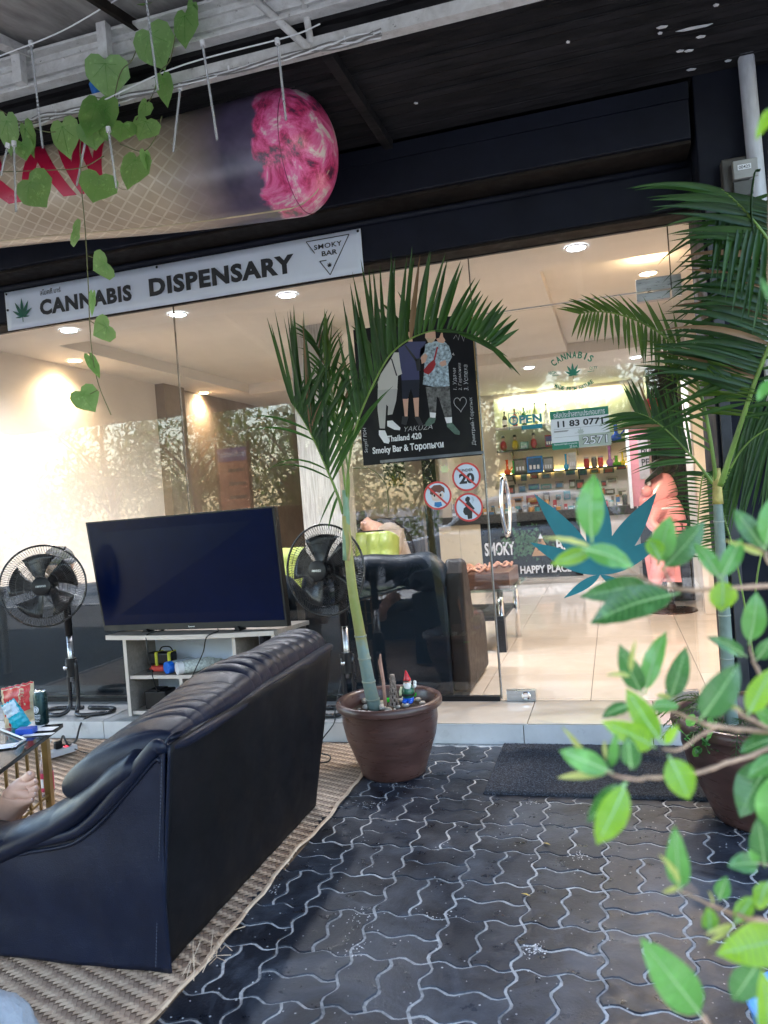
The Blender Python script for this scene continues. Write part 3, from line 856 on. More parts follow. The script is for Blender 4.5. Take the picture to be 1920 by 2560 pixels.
for a in ((1263, SHZ[1], .20, (.9, .10, .01), 'orange tube-shaped glass pipe at the left shelf end', .036), (1279, SHZ[1], .18, (.05, .45, .08), 'green tube pipe next to the orange one', .03),
          (1411, SHZ[1], .21, (.02, .35, .7), 'slim blue water pipe in the middle of the lower shelf', .028), (1521, SHZ[1], .26, (.45, .18, .42), 'lilac curvy water pipe on the lower shelf', .04),
          (1537, SHZ[1], .13, (.12, .4, .03), 'squat green water pipe beside the lilac one', .05), (1553, SHZ[1], .17, (.75, .55, .02), 'yellow water pipe at the right shelf end', .026),
          (1541, SHZ[0], .26, (.02, .08, .6), 'blue flask pipe with a red mouthpiece right of the licence sign', .055)):
    bong(a[0], 10.72, a[1], a[2], a[3], a[4], a[5])
def pack(x, Y, z, w, d, h, c, label, cat='box', grp=None, c2=None, name='product_box'):
    t = thing(name, label, cat, (x, Y, z), grp)
    box('carton', x-w/2, x+w/2, Y-d/2, Y+d/2, z, z+h, cmat(c, .45), t, bevel=.002)
    box('front_print', x-w*.42, x+w*.42, Y-d/2-.002, Y-d/2, z+h*.12, z+h*.88, cmat(c2 or tuple(min(1, q*1.6+.1) for q in c), .4), t)
    for q in range(3):
        box('print_mark', x-w*.34+q*w*.24, x-w*.34+q*w*.24+w*.14, Y-d/2-.004, Y-d/2-.002, z+h*.2, z+h*.45, M['paper'], t)
def xs_(px, Y=10.72): return at(px, 1150, y=Y).x
pack(xs_(1301), 10.72, SHZ[1], .17, .1, .20, (.05, .045, .04), 'dark sticker-covered box left of the blue display', c2=(.18, .16, .14))
pack(xs_(1337), 10.72, SHZ[1], .21, .1, .215, (.0, .16, .55), 'bright blue two-row display box of lighters', c2=(.02, .06, .15))
pack(xs_(1371), 10.72, SHZ[1], .13, .1, .19, (.08, .08, .08), 'grey skull-print box right of the blue display', c2=(.3, .3, .3))
pack(xs_(1431), 10.72, SHZ[1], .10, .1, .22, (.55, .56, .55), 'white box with a bottle drawing on the lower shelf', c2=(.5, .5, .48))
for px, c, nm in ((1466, (.4, .03, .03), 'red striped jar'), (1485, (.12, .09, .08), 'brown patterned jar'), (1501, (.55, .03, .04), 'plain red jar')):
    x = xs_(px); t = thing('jar', nm + ' on the lit lower shelf', 'jar', (x, 10.7, SHZ[1]), 'small jars on the lower shelf')
    MB().lathe([(.032, 0), (.036, .02), (.036, .1), (.03, .125)], (x, 10.7, SHZ[1]), 14).build('body', cmat(c, .2), t, smooth=True, auto=40)
    MB().lathe([(.033, .125), (.033, .142)], (x, 10.7, SHZ[1]), 14).build('lid', M['steel'], t)
for px, c, c2, nm in ((1262, (.35, .02, .02), (.6, .45, .35), 'red-clothed figurine'), (1291, (.6, .5, .03), (.5, .4, .3), 'yellow-clothed figurine'), (1338, (.35, .03, .05), (.5, .4, .3), 'crimson figurine')):
    x = xs_(px); z = SHZ[0]; t = thing('figurine', nm + ' standing on the upper shelf', 'figurine', (x, 10.7, z), 'figurines on the upper shelf')
    MB().lathe([(.030, 0), (.045, .05), (.035, .11), (.018, .13)], (x, 10.7, z), 12).build('body', cmat(c, .4), t, smooth=True)
    MB().ell((x, 10.7, z+.155), (.026, .024, .03)).build('head', cmat(c2, .5), t, smooth=True)
    MB().lathe([(.04, .175), (.022, .18), (.018, .205)], (x, 10.7, z), 12).build('hat', M['black'], t, smooth=True)
pack(xs_(1378), 10.72, SHZ[0], .12, .1, .16, (.3, .02, .04), 'dark red box half behind the licence sign', c2=(.05, .05, .2))
pack(xs_(1314), 10.72, SHZ[0], .11, .1, .10, (.1, .25, .2), 'small green carton between the figurines')
# hung goods on the wall and clutter on the counter
random.seed(11)
pal = [(.3, .3, .3), (.08, .08, .08), (.5, .48, .42), (.1, .2, .35), (.45, .08, .08), (.55, .5, .4), (.1, .3, .3), (.6, .3, .1), (.16, .13, .1)]
nm_ = ['grey', 'black', 'cream', 'navy', 'crimson', 'beige', 'teal', 'orange', 'brown']
prev = 'the shelf end'
for rw, py0 in (('upper', 1196), ('middle', 1228), ('lower', 1255)):
    px = 1272
    while px < 1560:
        p = at(px, py0-(px-1250)*.09+random.uniform(-4, 4), y=10.88); i = random.randrange(9)
        s = random.uniform(.03, .085); h = random.uniform(.06, .13)
        t = thing('hanging_pack', '%s %s pack with %s front, %s row behind bar, by %s' % ('wide' if s > .055 else 'narrow', nm_[i], nm_[(i+3) % 9], rw, prev), 'blister pack', (p.x, 10.88, p.z), 'packs hung on the bar wall')
        box('card', p.x-s, p.x+s, 10.88, 10.892, p.z-h/2, p.z+h/2, cmat(pal[i], .5), t)
        box('blister', p.x-s*.7, p.x+s*.7, 10.866, 10.88, p.z-h*.35, p.z+h*.2, cmat(pal[(i+3) % 9], .2), t, bevel=.004)
        prev = 'a %s one' % nm_[i]; px += s*2*185+random.uniform(3, 16)
used_ = set()
prev = 'the bar end'
for row, Y, z in ((0, 10.36, .955), (1, 10.05, .955)):
    x = -2.08 if row == 0 else -2.0
    while x < .15:
        wd = random.uniform(.035, .085); h = random.uniform(.05, .17) if row == 0 else random.uniform(.035, .10)
        i = random.randrange(9); kind = random.random(); rw = 'back' if row == 0 else 'front'
        ad_ = 'tall' if h > (.11 if row == 0 else .07) else 'short'
        if kind < .5:
            me_ = '%s %s jar with %s lid' % (ad_, nm_[i], nm_[(i+4) % 9])
            lb_ = me_+', %s row on bar, by %s' % (rw, prev)
            if lb_ in used_: lb_ = me_+', further right in the %s row' % rw
            used_.add(lb_)
            t = thing('jar', lb_, 'jar', (x, Y, z), 'small goods crowded on the bar top')
            MB().lathe([(wd*.4, 0), (wd*.42, h*.7), (wd*.3, h*.8)], (x, Y, z), 10).build('body', cmat(pal[i], .3), t, smooth=True, auto=40)
            MB().lathe([(wd*.36, h*.8), (wd*.36, h)], (x, Y, z), 10).build('lid', cmat(pal[(i+4) % 9], .4), t)
            prev = 'a %s jar' % nm_[i]
        else:
            t = thing('product_box', '%s %s carton in the %s row on the bar, by %s' % (ad_, nm_[i], rw, prev), 'box', (x, Y, z), 'small goods crowded on the bar top')
            box('carton', x-wd*.45, x+wd*.45, Y-.03, Y+.03, z, z+h, cmat(pal[i], .5), t)
            box('price_tag', x-wd*.3, x+wd*.3, Y-.033, Y-.031, z+h*.1, z+h*.45, M['paper'], t)
            prev = 'a %s carton' % nm_[i]
        x += wd+random.uniform(.0, .03)
gd = thing('display_case', 'low glass display case along the bar top', 'display case', (-1, 9.95, .955))
MB().box(-2.0, -.3, 9.875, 9.881, .957, 1.13).box(-2.0, -.3, 9.882, 10.2, 1.13, 1.137).build('glass_case', M['glass'], gd)
# standing pink board, black tower, hat, pink figure
pb = thing('pink_board', 'pink and grey poster board in a pale lit frame right of the bar', 'poster', (.3, 9.3, .95))
T = at(1567, 1080, y=9.3)
X0 = at(1572, 1100, y=9.3).x; X1 = X0+.52
ZB, ZT = at(1600, 1265, y=9.3).z, at(1600, 1072, y=9.3).z
box('board', X0, X1, 9.30, 9.33, ZB, ZT, mat('pink_print', (.62, .25, .28), .5, var=.1), pb)
box('frame', X0-.035, X0, 9.285, 9.335, ZB-.02, ZT+.03, M['white'], pb, bevel=.003)
box('frame_top', X0-.035, X1+.03, 9.285, 9.335, ZT+.002, ZT+.04, M['white'], pb, bevel=.003)
box('grey_field', X0+.09, X1-.02, 9.296, 9.2995, ZB+.3, ZT-.06, mat('grey_print', (.40, .36, .36), .5), pb)
text('IN', X0+.22, X0+.30, ZT-.20, ZT-.13, 9.294, M['ink'], pb)
text('PLATES', X0+.12, X0+.44, ZT-.31, ZT-.23, 9.294, M['ink'], pb)
text('PERFECT', X0+.12, X0+.46, ZT-.42, ZT-.34, 9.294, M['ink'], pb)
box('board_stand', X0+.05, X1-.05, 9.31, 9.325, .1, ZB, M['black'], pb)
bt = thing('black_cabinet', 'tall black cabinet standing at the far right behind the pink figure', 'cabinet', (.5, 7.9, .1))
xa, xb = at(1636, 1250, y=7.7).x, at(1722, 1250, y=7.7).x
zt = at(1650, 915, y=7.7).z
box('cabinet_body', xa, xb, 7.70, 8.2, .1, zt, mat('black_lacquer', (.018, .016, .018), .3), bt, bevel=.01)
box('cabinet_front', xa+.02, xb-.02, 7.690, 7.699, 1.3, zt-.05, M['black'], bt, bevel=.004)
ht = thing('bucket_hat', 'red patterned bucket hat above blue headwear beside the black cabinet', 'hat', (.36, 7.4, 1.8))
hp = at(1630, 1020, y=7.6)
mm = mat('red_patterned_cloth', (.5, .02, .06), .7, var=.7, vs=30)
MB().lathe([(0, .085), (.07, .08), (.08, 0), (.12, -.035)], hp, 20, caps=False).build('crown', mm, ht, smooth=True, solid=.004)
MB().lathe([(.081, 0), (.083, -.018)], hp+V(0, 0, .004), 20, caps=False).build('yellow_band', mat('yellow_band', (.7, .55, .03), .6), ht, solid=.004)
MB().ell(hp+V(0, 0, -.07), (.085, .085, .06)).build('blue_cap', mat('blue_cloth', (.02, .06, .3), .6), ht, smooth=True)
MB().lathe([(.02, -.12), (.02, -1.72)], hp, 10).build('hat_pole', M['black'], ht)
nt_ = thing('wall_notice', 'small white paper notice beside the red hat', 'notice', (.2, 7.5, 1.7))
np_ = at(1603, 1030, y=7.62)
box('sheet', np_.x-.06, np_.x+.06, 7.62, 7.623, np_.z-.09, np_.z+.09, M['paper'], nt_)
text('NOTICE', np_.x-.04, np_.x+.04, np_.z+.03, np_.z+.05, 7.618, M['ink'], nt_) if False else None
for q in range(4): box('print_line', np_.x-.04, np_.x+.035-q*.01, 7.617, 7.6185, np_.z+.04-q*.02, np_.z+.045-q*.02, M['ink'], nt_)
fg = thing('pink_figure', 'bald pink cartoonish figure in a black cap seated on a stool, holding a cigarette', 'statue', (.45, 7.2, .1))
pk = mat('pink_gloss', (.82, .36, .38), .35, var=.05, coat=.2)
def F(px, py, Y=7.2): return at(px, py, y=Y)
s_ = .0036
m_ = MB()
def el(px, py, wx, wz, wy=None, Y=7.2, rot=0):
    c = F(px, py, Y); m_.ell(c, (wx*s_/1, (wy or wx)*s_, wz*s_), 18, 12, Matrix.Rotation(R(rot), 4, 'Y'))
FG = [F(1668, 1420), F(1662, 1340), F(1668, 1260), F(1655, 1190), F(1650, 1160)]
sk = skin('body', [F(1675, 1400), F(1672, 1330), F(1665, 1265), F(1655, 1210), F(1648, 1175), F(1640, 1275, 7.02), F(1625, 1310, 6.95), F(1655, 1330, 6.9), F(1610, 1275, 7.05), F(1645, 1420, 7.0), F(1635, 1480, 7.0), F(1690, 1330, 7.1), F(1680, 1370, 6.98)],
    [(0, 1), (1, 2), (2, 3), (3, 4), (2, 5), (5, 6), (6, 7), (3, 8), (0, 9), (9, 10), (2, 11), (11, 12)],
    [.15, .15, .135, .12, .10, .06, .055, .045, .085, .07, .05, .06, .04], pk, fg)
m_ = MB(); c = F(1617, 1228, 7.05); m_.ell(c, (.05, .055, .045)); c = F(1622, 1255, 7.05); m_.ell(c, (.06, .06, .04)); m_.build('nose_and_muzzle', pk, fg, smooth=True)
m_ = MB(); c = F(1660, 1165); m_.ell(c, (.115, .12, .07)); m_.build('cap', pk if False else M['black'], fg, smooth=True)
MB().prism([(F(1610, 1210).x, F(1610, 1210).z), (F(1612, 1200).x, F(1612, 1200).z), (F(1650, 1165).x, F(1650, 1165).z+.01), (F(1655, 1180).x, F(1655, 1180).z)], 7.02, 7.18).build('cap_visor', M['black'], fg)
MB().ell(F(1622, 1208, 7.06), (.02, .02, .024)).build('eye', M['white'], fg, smooth=True)
MB().tube([F(1655, 1272, 6.93), F(1696, 1266, 6.85)], .009, 8).build('cigarette', M['white'], fg)
stl = thing('bar_stool', 'round-based dark metal stool carrying the pink figure', 'stool', (.42, 7.2, .1))
pB = at(1680, 1527, z=.1)
MB().lathe([(.21, 0), (.205, .012), (.04, .03), (.03, .06)], pB, 32).build('round_base', mat('bronze_metal', (.06, .035, .03), .3, .8), stl, smooth=True, auto=40)
MB().tube([pB+V(0, 0, .03), pB+V(0, 0, .56)], .025, 12).build('pole', M['chrome'], stl, smooth=True)
MB().lathe([(.17, .55), (.18, .58), (.17, .62), (0, .62)], pB, 24).build('seat', M['black'], stl, smooth=True, auto=50)
# ================================================================== lounge inside: chairs, sleeper, sofas, picture
pc = thing('wall_picture', 'small dark landscape picture with yellow bushes on the far wall', 'picture', (-2.9, 10.87, 1.6))
a, b = at(957, 1155, y=10.88), at(1014, 1214, y=10.88)
box('canvas', a.x, b.x, 10.87, 10.895, b.z, a.z+.12, mat('dark_landscape_print', (.06, .06, .03), .5, var=.9, vs=9), pc, bevel=.003)
b_ = MB()
for k in range(60):
    x = random.uniform(a.x+.03, b.x-.03); z = b.z+.03+random.random()**2*.14; s = random.uniform(.008, .02)
    b_.add([(x-s, 10.868, z-s), (x+s, 10.868, z-s), (x, 10.8678, z+s*1.4)], [(0, 1, 2)])
b_.build('painted_bushes', mat('painted_yellow', (.30, .24, .04), .6, var=.4, vs=40), pc)
def lime_chair(px, pyt, w, Y, label):
    c = at(px, pyt, y=Y)
    t = thing('lounge_chair', label, 'chair', (c.x, Y, .1), 'lime leather chairs in the lounge')
    def fn(u, v):
        x = (u-.5)*w; zz = c.z-.42+.42*v
        e = max(0, abs(u-.5)*2-.8)/.2
        puff = .03*(math.sin(u*math.pi*5)**2)*(.4+.6*math.sin(v*math.pi*3)**2)
        return V(c.x+x, Y-.05*math.sin(math.pi*v)-puff+.05*e*e, zz-.05*e*e*(1 if v > .5 else 0))
    MB().grid(fn, 40, 20).build('backrest', M['limeleather'], t, smooth=True, solid=.08)
    MB().box(c.x-w/2, c.x+w/2, Y+.06, Y+.6, .42, .55).build('seat', M['limeleather'], t, bevel=.03)
    MB().tube([(c.x, Y+.3, .1), (c.x, Y+.3, .42)], .03, 10).build('pedestal', M['chrome'], t, smooth=True)
    MB().lathe([(.25, 0), (.24, .015), (.04, .03)], (c.x, Y+.3, .1), 20).build('foot_disc', M['chrome'], t, smooth=True)
lime_chair(905, 1336, .56, 6.3, 'tufted lime green leather chair in front of the sleeping person')
lime_chair(745, 1372, .60, 6.5, 'tufted lime green leather chair left of the marble column, half behind the television')
sp = thing('person', 'person in a beige shirt asleep with the head on a dark armrest', 'person', (-2.5, 7.6, .1))
Y = 7.6
hd = at(905, 1304, y=Y)
skin('body', [at(990, 1400, y=Y), at(965, 1350, y=Y), at(935, 1318, y=Y), at(920, 1314, y=Y), hd, at(1005, 1440, y=Y-.1), at(985, 1345, y=Y-.15), at(990, 1400, y=Y-.3), at(940, 1335, y=Y-.2), at(905, 1345, y=Y-.25)],
    [(0, 1), (1, 2), (2, 3), (3, 4), (0, 5), (1, 6), (6, 7), (2, 8), (8, 9)], [.15, .15, .11, .06, .105, .13, .06, .045, .06, .045], M['skin'], sp)
skin('shirt', [at(992, 1405, y=Y-.01), at(965, 1350, y=Y-.01), at(934, 1322, y=Y-.01), at(985, 1345, y=Y-.16), at(990, 1385, y=Y-.28), at(1002, 1440, y=Y-.1)], [(0, 1), (1, 2), (1, 3), (3, 4), (0, 5)],
    [.21, .235, .20, .10, .075, .19], mat('beige_shirt', (.42, .34, .27), .8, bs=60), sp)
MB().ell(at(896, 1295, y=Y+.0), (.10, .11, .065), M=Matrix.Rotation(R(-28), 4, 'Y')).build('hair', M['hair'], sp, smooth=True)
MB().ell(at(905, 1309, y=Y-.10), (.014, .022, .02)).build('nose', M['skin'], sp, smooth=True)
MB().ell(at(897, 1307, y=Y-.095), (.012, .008, .004)).ell(at(911, 1303, y=Y-.095), (.012, .008, .004)).build('closed_eyes', M['hair'], sp, smooth=True)
bs_ = thing('lounge_sofa', 'black leather sofa against the far lounge wall under the sleeper', 'sofa', (-2.3, 8, .1))
bx = [at(955, 1298, y=7.95), at(1046, 1295, y=7.95)]
box('backrest', -3.2, bx[1].x, 7.95, 8.2, .1, bx[1].z+.02, M['brownleather'], bs_, bevel=.04)
box('seat', -3.2, bx[1].x-.02, 7.35, 7.94, .1, .5, M['brownleather'], bs_, bevel=.04)
ax = at(960, 1330, y=7.2)
box('armrest', at(868, 1330, y=7.2).x-.1, ax.x, 7.1, 7.34, .5, ax.z+.02, M['brownleather'], bs_, bevel=.04)
# sofa backs right behind the glass
def back_sofa(name, label, x0, x1, y0, zt, m, grp, arm=None):
    t = thing(name, label, 'sofa', ((x0+x1)/2, y0+.3, .1), grp)
    n = 40
    def fn(u, v):
        x = x0+(x1-x0)*u; r = .045
        e = min(u, 1-u)*(x1-x0); dz = -(.10*(1-min(1, e/.12))**2)
        if v < .5: return V(x, y0+.002*math.sin(x*9), .12+(zt-.16-.12)*v*2)
        a = (v-.5)*2*math.pi
        return V(x, y0+.06-.075*math.cos(a), zt-.10+.09*math.sin(a)+dz+.006*math.sin(x*17))
    MB().grid(fn, n, 30).build('back_panel', m, t, smooth=True, solid=.02)
    box('back_body', x0+.02, x1-.02, y0+.03, y0+.20, .12, zt-.12, m, t, bevel=.02)
    box('seat', x0+.04, x1-.04, y0+.205, y0+.72, .12, .48, m, t, bevel=.04)
    box('seam', x0+.01, x1-.01, y0-.006, y0+.004, zt-.19, zt-.182, m, t)
    return t
s1 = back_sofa('dark_sofa', 'dark teal leather sofa with its back against the glass, right of the television', -1.80, -.94, 4.31, .925, M['leather2'], 'dark sofas backed against the glass inside')
def arm(u, v):
    a = -math.pi/2+math.pi*2*v
    return V(0, 0, 0)
MB().prism([(4.34, .12), (4.34, .80), (4.40, .88), (4.50, .86), (4.56, .70), (4.62, .53), (4.95, .50), (5.02, .42), (5.02, .12)], -.955, -.845, plane='YZ').build('armrest', M['brownleather'], s1, bevel=.025, seg=3)
s2 = back_sofa('dark_sofa', 'long dark teal leather sofa backed against the glass behind the left fan', -4.3, -1.86, 4.33, .85, M['leather2'], 'dark sofas backed against the glass inside')
# someone on the long sofa, seen from behind: cap and dark top
Y = 4.75
cp = thing('person', 'person in a dark cap sitting with their back to the glass behind the left fan', 'person', (-3.7, Y, .5))
hc = at(148, 1410, y=Y)
skin('body', [at(160, 1560, y=Y), at(155, 1500, y=Y), at(152, 1455, y=Y), hc, at(190, 1480, y=Y), at(225, 1500, y=Y), at(120, 1480, y=Y), at(95, 1500, y=Y)],
   [(0, 1), (1, 2), (2, 3), (1, 4), (4, 5), (1, 6), (6, 7)], [.15, .15, .06, .085, .085, .08, .08, .08], M['black'], cp)
MB().ell(hc, (.095, .11, .115)).build('head', M['skin'], cp, smooth=True)
MB().ell(hc+V(0, 0, .035), (.105, .118, .095)).build('cap', mat('charcoal_cap', (.04, .038, .038), .8), cp, smooth=True)
MB().ell(hc+V(.10, -.02, .02), (.05, .06, .02)).build('cap_visor', bpy.data.materials['charcoal_cap'], cp, smooth=True)
MB().ell(hc+V(.075, -.03, -.02), (.035, .04, .02)).build('pale_blue_band', M['ltblue'], cp, smooth=True)
# glass coffee table with a wooden box
gt = thing('glass_table', 'low glass table on chrome legs beside the dark sofa inside', 'table', (-.85, 5.9, .1))
tz = .54
MB().box(-1.25, -.70, 5.45, 6.25, tz, tz+.012).build('glass_top', glass('table_glass', (.85, .95, .92), .08), gt)
for (x, y) in ((-.82, 5.55), (-.78, 6.1), (-1.15, 5.6)): MB().tube([(x, y, .1), (x, y, tz-.001)], .022, 12).build('leg', M['chrome'], gt, smooth=True)
box('lower_shelf', -1.15, -.80, 5.5, 6.15, .33, .36, M['black'], gt, bevel=.004)
box('black_foot', -.86, -.80, 5.52, 5.60, .1, .33, M['black'], gt)
wb = thing('wooden_box', 'carved dark wooden box resting on the glass table', 'box', (-.95, 5.75, tz))
box('box_body', -1.18, -.74, 5.50, 6.05, tz+.013, tz+.13, wood('carved_brown_wood', (.05, .022, .012), (.11, .05, .03), .35), wb, bevel=.006)
m_ = MB()
for (x, y, r) in ((-1.0, 5.62, .10), (-1.05, 5.8, .09), (-.85, 5.9, .08), (-.98, 5.7, .07)):
    pts = [V(x+r*math.cos(a)*(1+.08*math.sin(5*a)), y+r*math.sin(a), tz+.15+.012*math.sin(7*a)) for a in [k*2*math.pi/40 for k in range(41)]]
    m_.tube(pts, .012, 6)
m_.build('carved_coils', wood('carved_copper_wood', (.22, .09, .05), (.45, .22, .13), .3), wb, smooth=True)
fb = thing('black_bin', 'black cup-shaped bin standing on the cream cabinet', 'bin', (-1.9, 10.1, .955))
bp = at(1128, 1255, y=10.12)
MB().lathe([(.05, .0), (.068, .22), (.074, .24), (.07, .25)], (bp.x, 10.15, .957), 18).build('cup', M['black'], fb, smooth=True, auto=40)
# ================================================================== flat print on and around the glass
def leaf_poly(c, tip, wd, n=9, base=.12):
    """a pointed leaflet outline from c to tip in the XZ plane"""
    c, tip = Vector(c), Vector(tip); d = tip-c; L = d.length; d /= L; nrm = Vector((-d.y, d.x))
    L1 = [c + d*(L*k/n) + nrm*(wd/2*math.sin(math.pi*(k/n)**.8)**1.0) for k in range(n+1)]
    L2 = [c + d*(L*k/n) - nrm*(wd/2*math.sin(math.pi*(k/n)**.8)**1.0) for k in range(n-1, 0, -1)]
    return [tuple(p) for p in L1+L2]
def hemp(name, cx, cz, size, y, th, m, parent, rot=0, wd=.2):
    b = MB()
    for k, (a, l) in enumerate(((0, 1), (28, .92), (-28, .92), (58, .72), (-58, .72), (92, .45), (-92, .45))):
        an = R(90-a)+rot; L = size*l
        tip = (cx+L*math.cos(an), cz+L*math.sin(an))
        b.prism(leaf_poly((cx, cz), tip, L*wd), y-th-.0004*k, y-.0002)
    b.tube([(cx, y-.001, cz), (cx+size*.25*math.sin(rot)*0, y-.001, cz-size*.28)], size*.02, 5)
    return b.build(name, m, parent)
bn = thing('banner_sign', 'long white banner reading CANNABIS DISPENSARY with a green leaf and a triangle logo', 'sign', (-2.4, 4.07, 2.6))
bx0, bx1, bz0, bz1 = -3.545, -1.205, 2.475, 2.712
BY = 4.068
def bfn(u, v):
    x = bx0+(bx1-bx0)*u; z = bz0+(bz1-bz0)*v
    return V(x, BY+.003*math.sin(x*5)*(1-v), z)
MB().grid(bfn, 60, 6).build('banner_sheet', M['banner'], bn, smooth=True, solid=.003)
BT = BY-.0062
text('CANNABIS', -3.29, -2.64, 2.532, 2.628, BT, M['ink'], bn, bold=.05, space=1.13)
text('DISPENSARY', -2.52, -1.60, 2.535, 2.64, BT, M['ink'], bn, bold=.05, space=1.13)
text('สโมคกี้ บาร์', -3.28, -3.13, 2.655, 2.69, BT, M['ink'], bn, bold=.01)
hemp('leaf_emblem', -3.42, 2.545, .115, BT, .001, M['dkgreen'], bn, wd=.2)
def line(b, p, q, w, y):
    p, q = Vector(p), Vector(q); d = (q-p).normalized(); n = Vector((-d.y, d.x))*w/2
    b.prism([tuple(p+n), tuple(q+n), tuple(q-n), tuple(p-n)], y-.001, y)
b_ = MB()
for p, q in (((-1.52, 2.69), (-1.27, 2.69)), ((-1.27, 2.69), (-1.395, 2.49)), ((-1.52, 2.69), (-1.475, 2.62)), ((-1.395, 2.49), (-1.45, 2.572)), ((-1.45, 2.572), (-1.41, 2.572))):
    line(b_, p, q, .0045, BT)
b_.build('triangle_logo', M['ink'], bn)
text('SMOKY', -1.477, -1.315, 2.638, 2.665, BT, M['ink'], bn, bold=.015, space=1.1)
text('BAR', -1.435, -1.345, 2.597, 2.624, BT, M['ink'], bn, bold=.015)
hemp('small_leaf_emblem', -1.395, 2.535, .025, BT, .001, M['ink'], bn, wd=.2)
b_ = MB()
for x, z in ((-3.53, 2.70), (-2.46, 2.70), (-1.22, 2.70), (-3.53, 2.60)): b_.lathe([(0, 0), (.008, 0), (.006, .004), (0, .005)], (x, BY-.004, z), 10, Matrix.Rotation(R(90), 4, 'X'))
b_.build('fixing_screws', M['blackm'], bn)
# ---- black poster on the glass
ps = thing('poster', 'black poster of three standing men captioned Thailand 420, behind the arching palm frond', 'poster', (-1.0, 4.24, 1.8))
PY = YF-.012
px0, px1, pz0, pz1 = -1.345, -.668, 1.445, 2.215
box('poster_sheet', px0, px1, PY, PY+.003, pz0, pz1, M['poster'], ps)
box('gold_edge', px1, px1+.004, PY, PY+.003, pz0, pz1, M['gold'], ps)
text('Thailand 420', -1.195, -.995, 1.565, 1.60, PY-.001, M['paper'], ps, bold=.03)
text('Smoky Bar & Торопыхи', -1.285, -.875, 1.495, 1.545, PY-.001, M['paper'], ps, bold=.03)
text('SergeiT PDH', px0+.015-.06, px0+.035+.06, 1.575, 1.600, PY-.001, M['chalk'], ps, rot=R(90), bold=-.005, shear=.1)
text('Дмитрий-Торопых', -.705-.13, -.705+.13, 1.62, 1.645, PY-.001, M['chalk'], ps, rot=R(90), bold=-.005)
text('1. Удачи', -.785-.06, -.785+.06, 1.86, 1.885, PY-.001, M['chalk'], ps, rot=R(88), bold=-.01, shear=.2)
text('2. Гармонии', -.755-.075, -.755+.075, 1.87, 1.892, PY-.001, M['chalk'], ps, rot=R(88), bold=-.01, shear=.2)
text('3. Успеха', -.725-.07, -.725+.07, 1.86, 1.885, PY-.001, M['chalk'], ps, rot=R(88), bold=-.01, shear=.2)
text('4.', -.79, -.775, 2.00, 2.015, PY-.001, M['chalk'], ps)
text('YAKUZA', -1.09, -.93, 1.613, 1.640, PY-.001, M['chalk'], ps, bold=-.015, shear=.3)
b_ = MB()
hp_ = []
for k in range(41):
    a = 2*math.pi*k/40
    hp_.append((-.765+.0024*16*math.sin(a)**3*.9, PY-.001, 1.735+.0028*(13*math.cos(a)-5*math.cos(2*a)-2*math.cos(3*a)-math.cos(4*a))))
b_.tube(hp_, .0014, 4, cap=False)
b_.tube([(-.775, PY-.001, 2.09), (-.76, PY-.001, 2.11), (-.75, PY-.001, 2.08), (-.735, PY-.001, 2.12), (-.72, PY-.001, 2.07), (-.71, PY-.001, 2.11)], .0013, 4)
b_.build('marker_drawings', M['chalk'], ps)
def fig(name, polys, m, dz=0): 
    b = MB()
    for q in polys: b.prism([(px0+(px1-px0)*u, pz0+(pz1-pz0)*v) for u, v in q], PY-.0016-dz, PY-.0004)
    return b.build(name, m, ps)
# crop coordinates (u,v) measured on the poster
def c2(x, y): return ((x-180)/(1400-180), 1-(y-130)/(1560-130))
def pl(*pts):
    # the poster leans in the picture: undo the tilt (roll)
    out = []
    for x, y in pts:
        cx, cy = x-800, y-800
        X = cx+.078*0*cy; 
        a = R(-4.4)*0
        out.append(None)
        out[-1] = ((x-(100+.075*(y-160)))/1245.0, 1-((y+.0945*(x-205)-165)/1430.0) if False else 1-((y-160+.120*(x-100))/1440.0))
    return out
greyc = mat('printed_pale_grey', (.42, .41, .40), .4, var=.06); bluec = mat('printed_navy_shirt', (.045, .05, .13), .4, var=.1)
fig('left_figure_trousers', [pl((365, 770), (575, 770), (560, 900), (520, 1040), (470, 1050), (475, 960), (455, 940), (440, 1190), (385, 1190), (362, 1000))], greyc)
fig('left_figure_shirt', [pl((370, 790), (365, 700), (400, 620), (510, 460), (540, 400), (590, 400), (610, 560), (625, 620), (580, 640), (572, 775))], mat('printed_off_white', (.55, .53, .50), .4, var=.05), .0003)
fig('left_figure_shoes', [pl((375, 1210), (440, 1210), (488, 1320), (480, 1348), (430, 1340), (375, 1260)), pl((465, 1110), (520, 1105), (605, 1180), (598, 1205), (540, 1200), (465, 1165))], M['paper'], .0003)
fig('middle_figure_shirt', [pl((585, 360), (700, 290), (870, 290), (860, 400), (800, 480), (805, 680), (620, 690), (600, 520))], bluec)
fig('middle_figure_shorts', [pl((618, 688), (805, 680), (800, 860), (745, 868), (715, 770), (680, 880), (625, 880))], mat('printed_dark_navy', (.006, .010, .028), .4), .0002)
fig('middle_figure_skin', [pl((630, 880), (690, 875), (680, 1060), (650, 1060)), pl((740, 870), (800, 865), (795, 1060), (760, 1060)), pl((690, 290), (735, 290), (725, 190), (690, 190))], M['skin'])
fig('middle_figure_sandals', [pl((625, 1060), (690, 1060), (665, 1150), (615, 1140)), pl((750, 1065), (800, 1060), (845, 1150), (800, 1155))], M['ink'], .0004)
shirt = mat('printed_palm_pattern', (.30, .38, .44), .4, var=.9, vs=55)
fig('right_figure_shirt', [pl((870, 320), (930, 290), (1060, 290), (1110, 340), (1140, 450), (1100, 520), (1115, 745), (990, 760), (840, 730), (850, 640), (860, 480), (810, 470), (815, 370))], shirt)
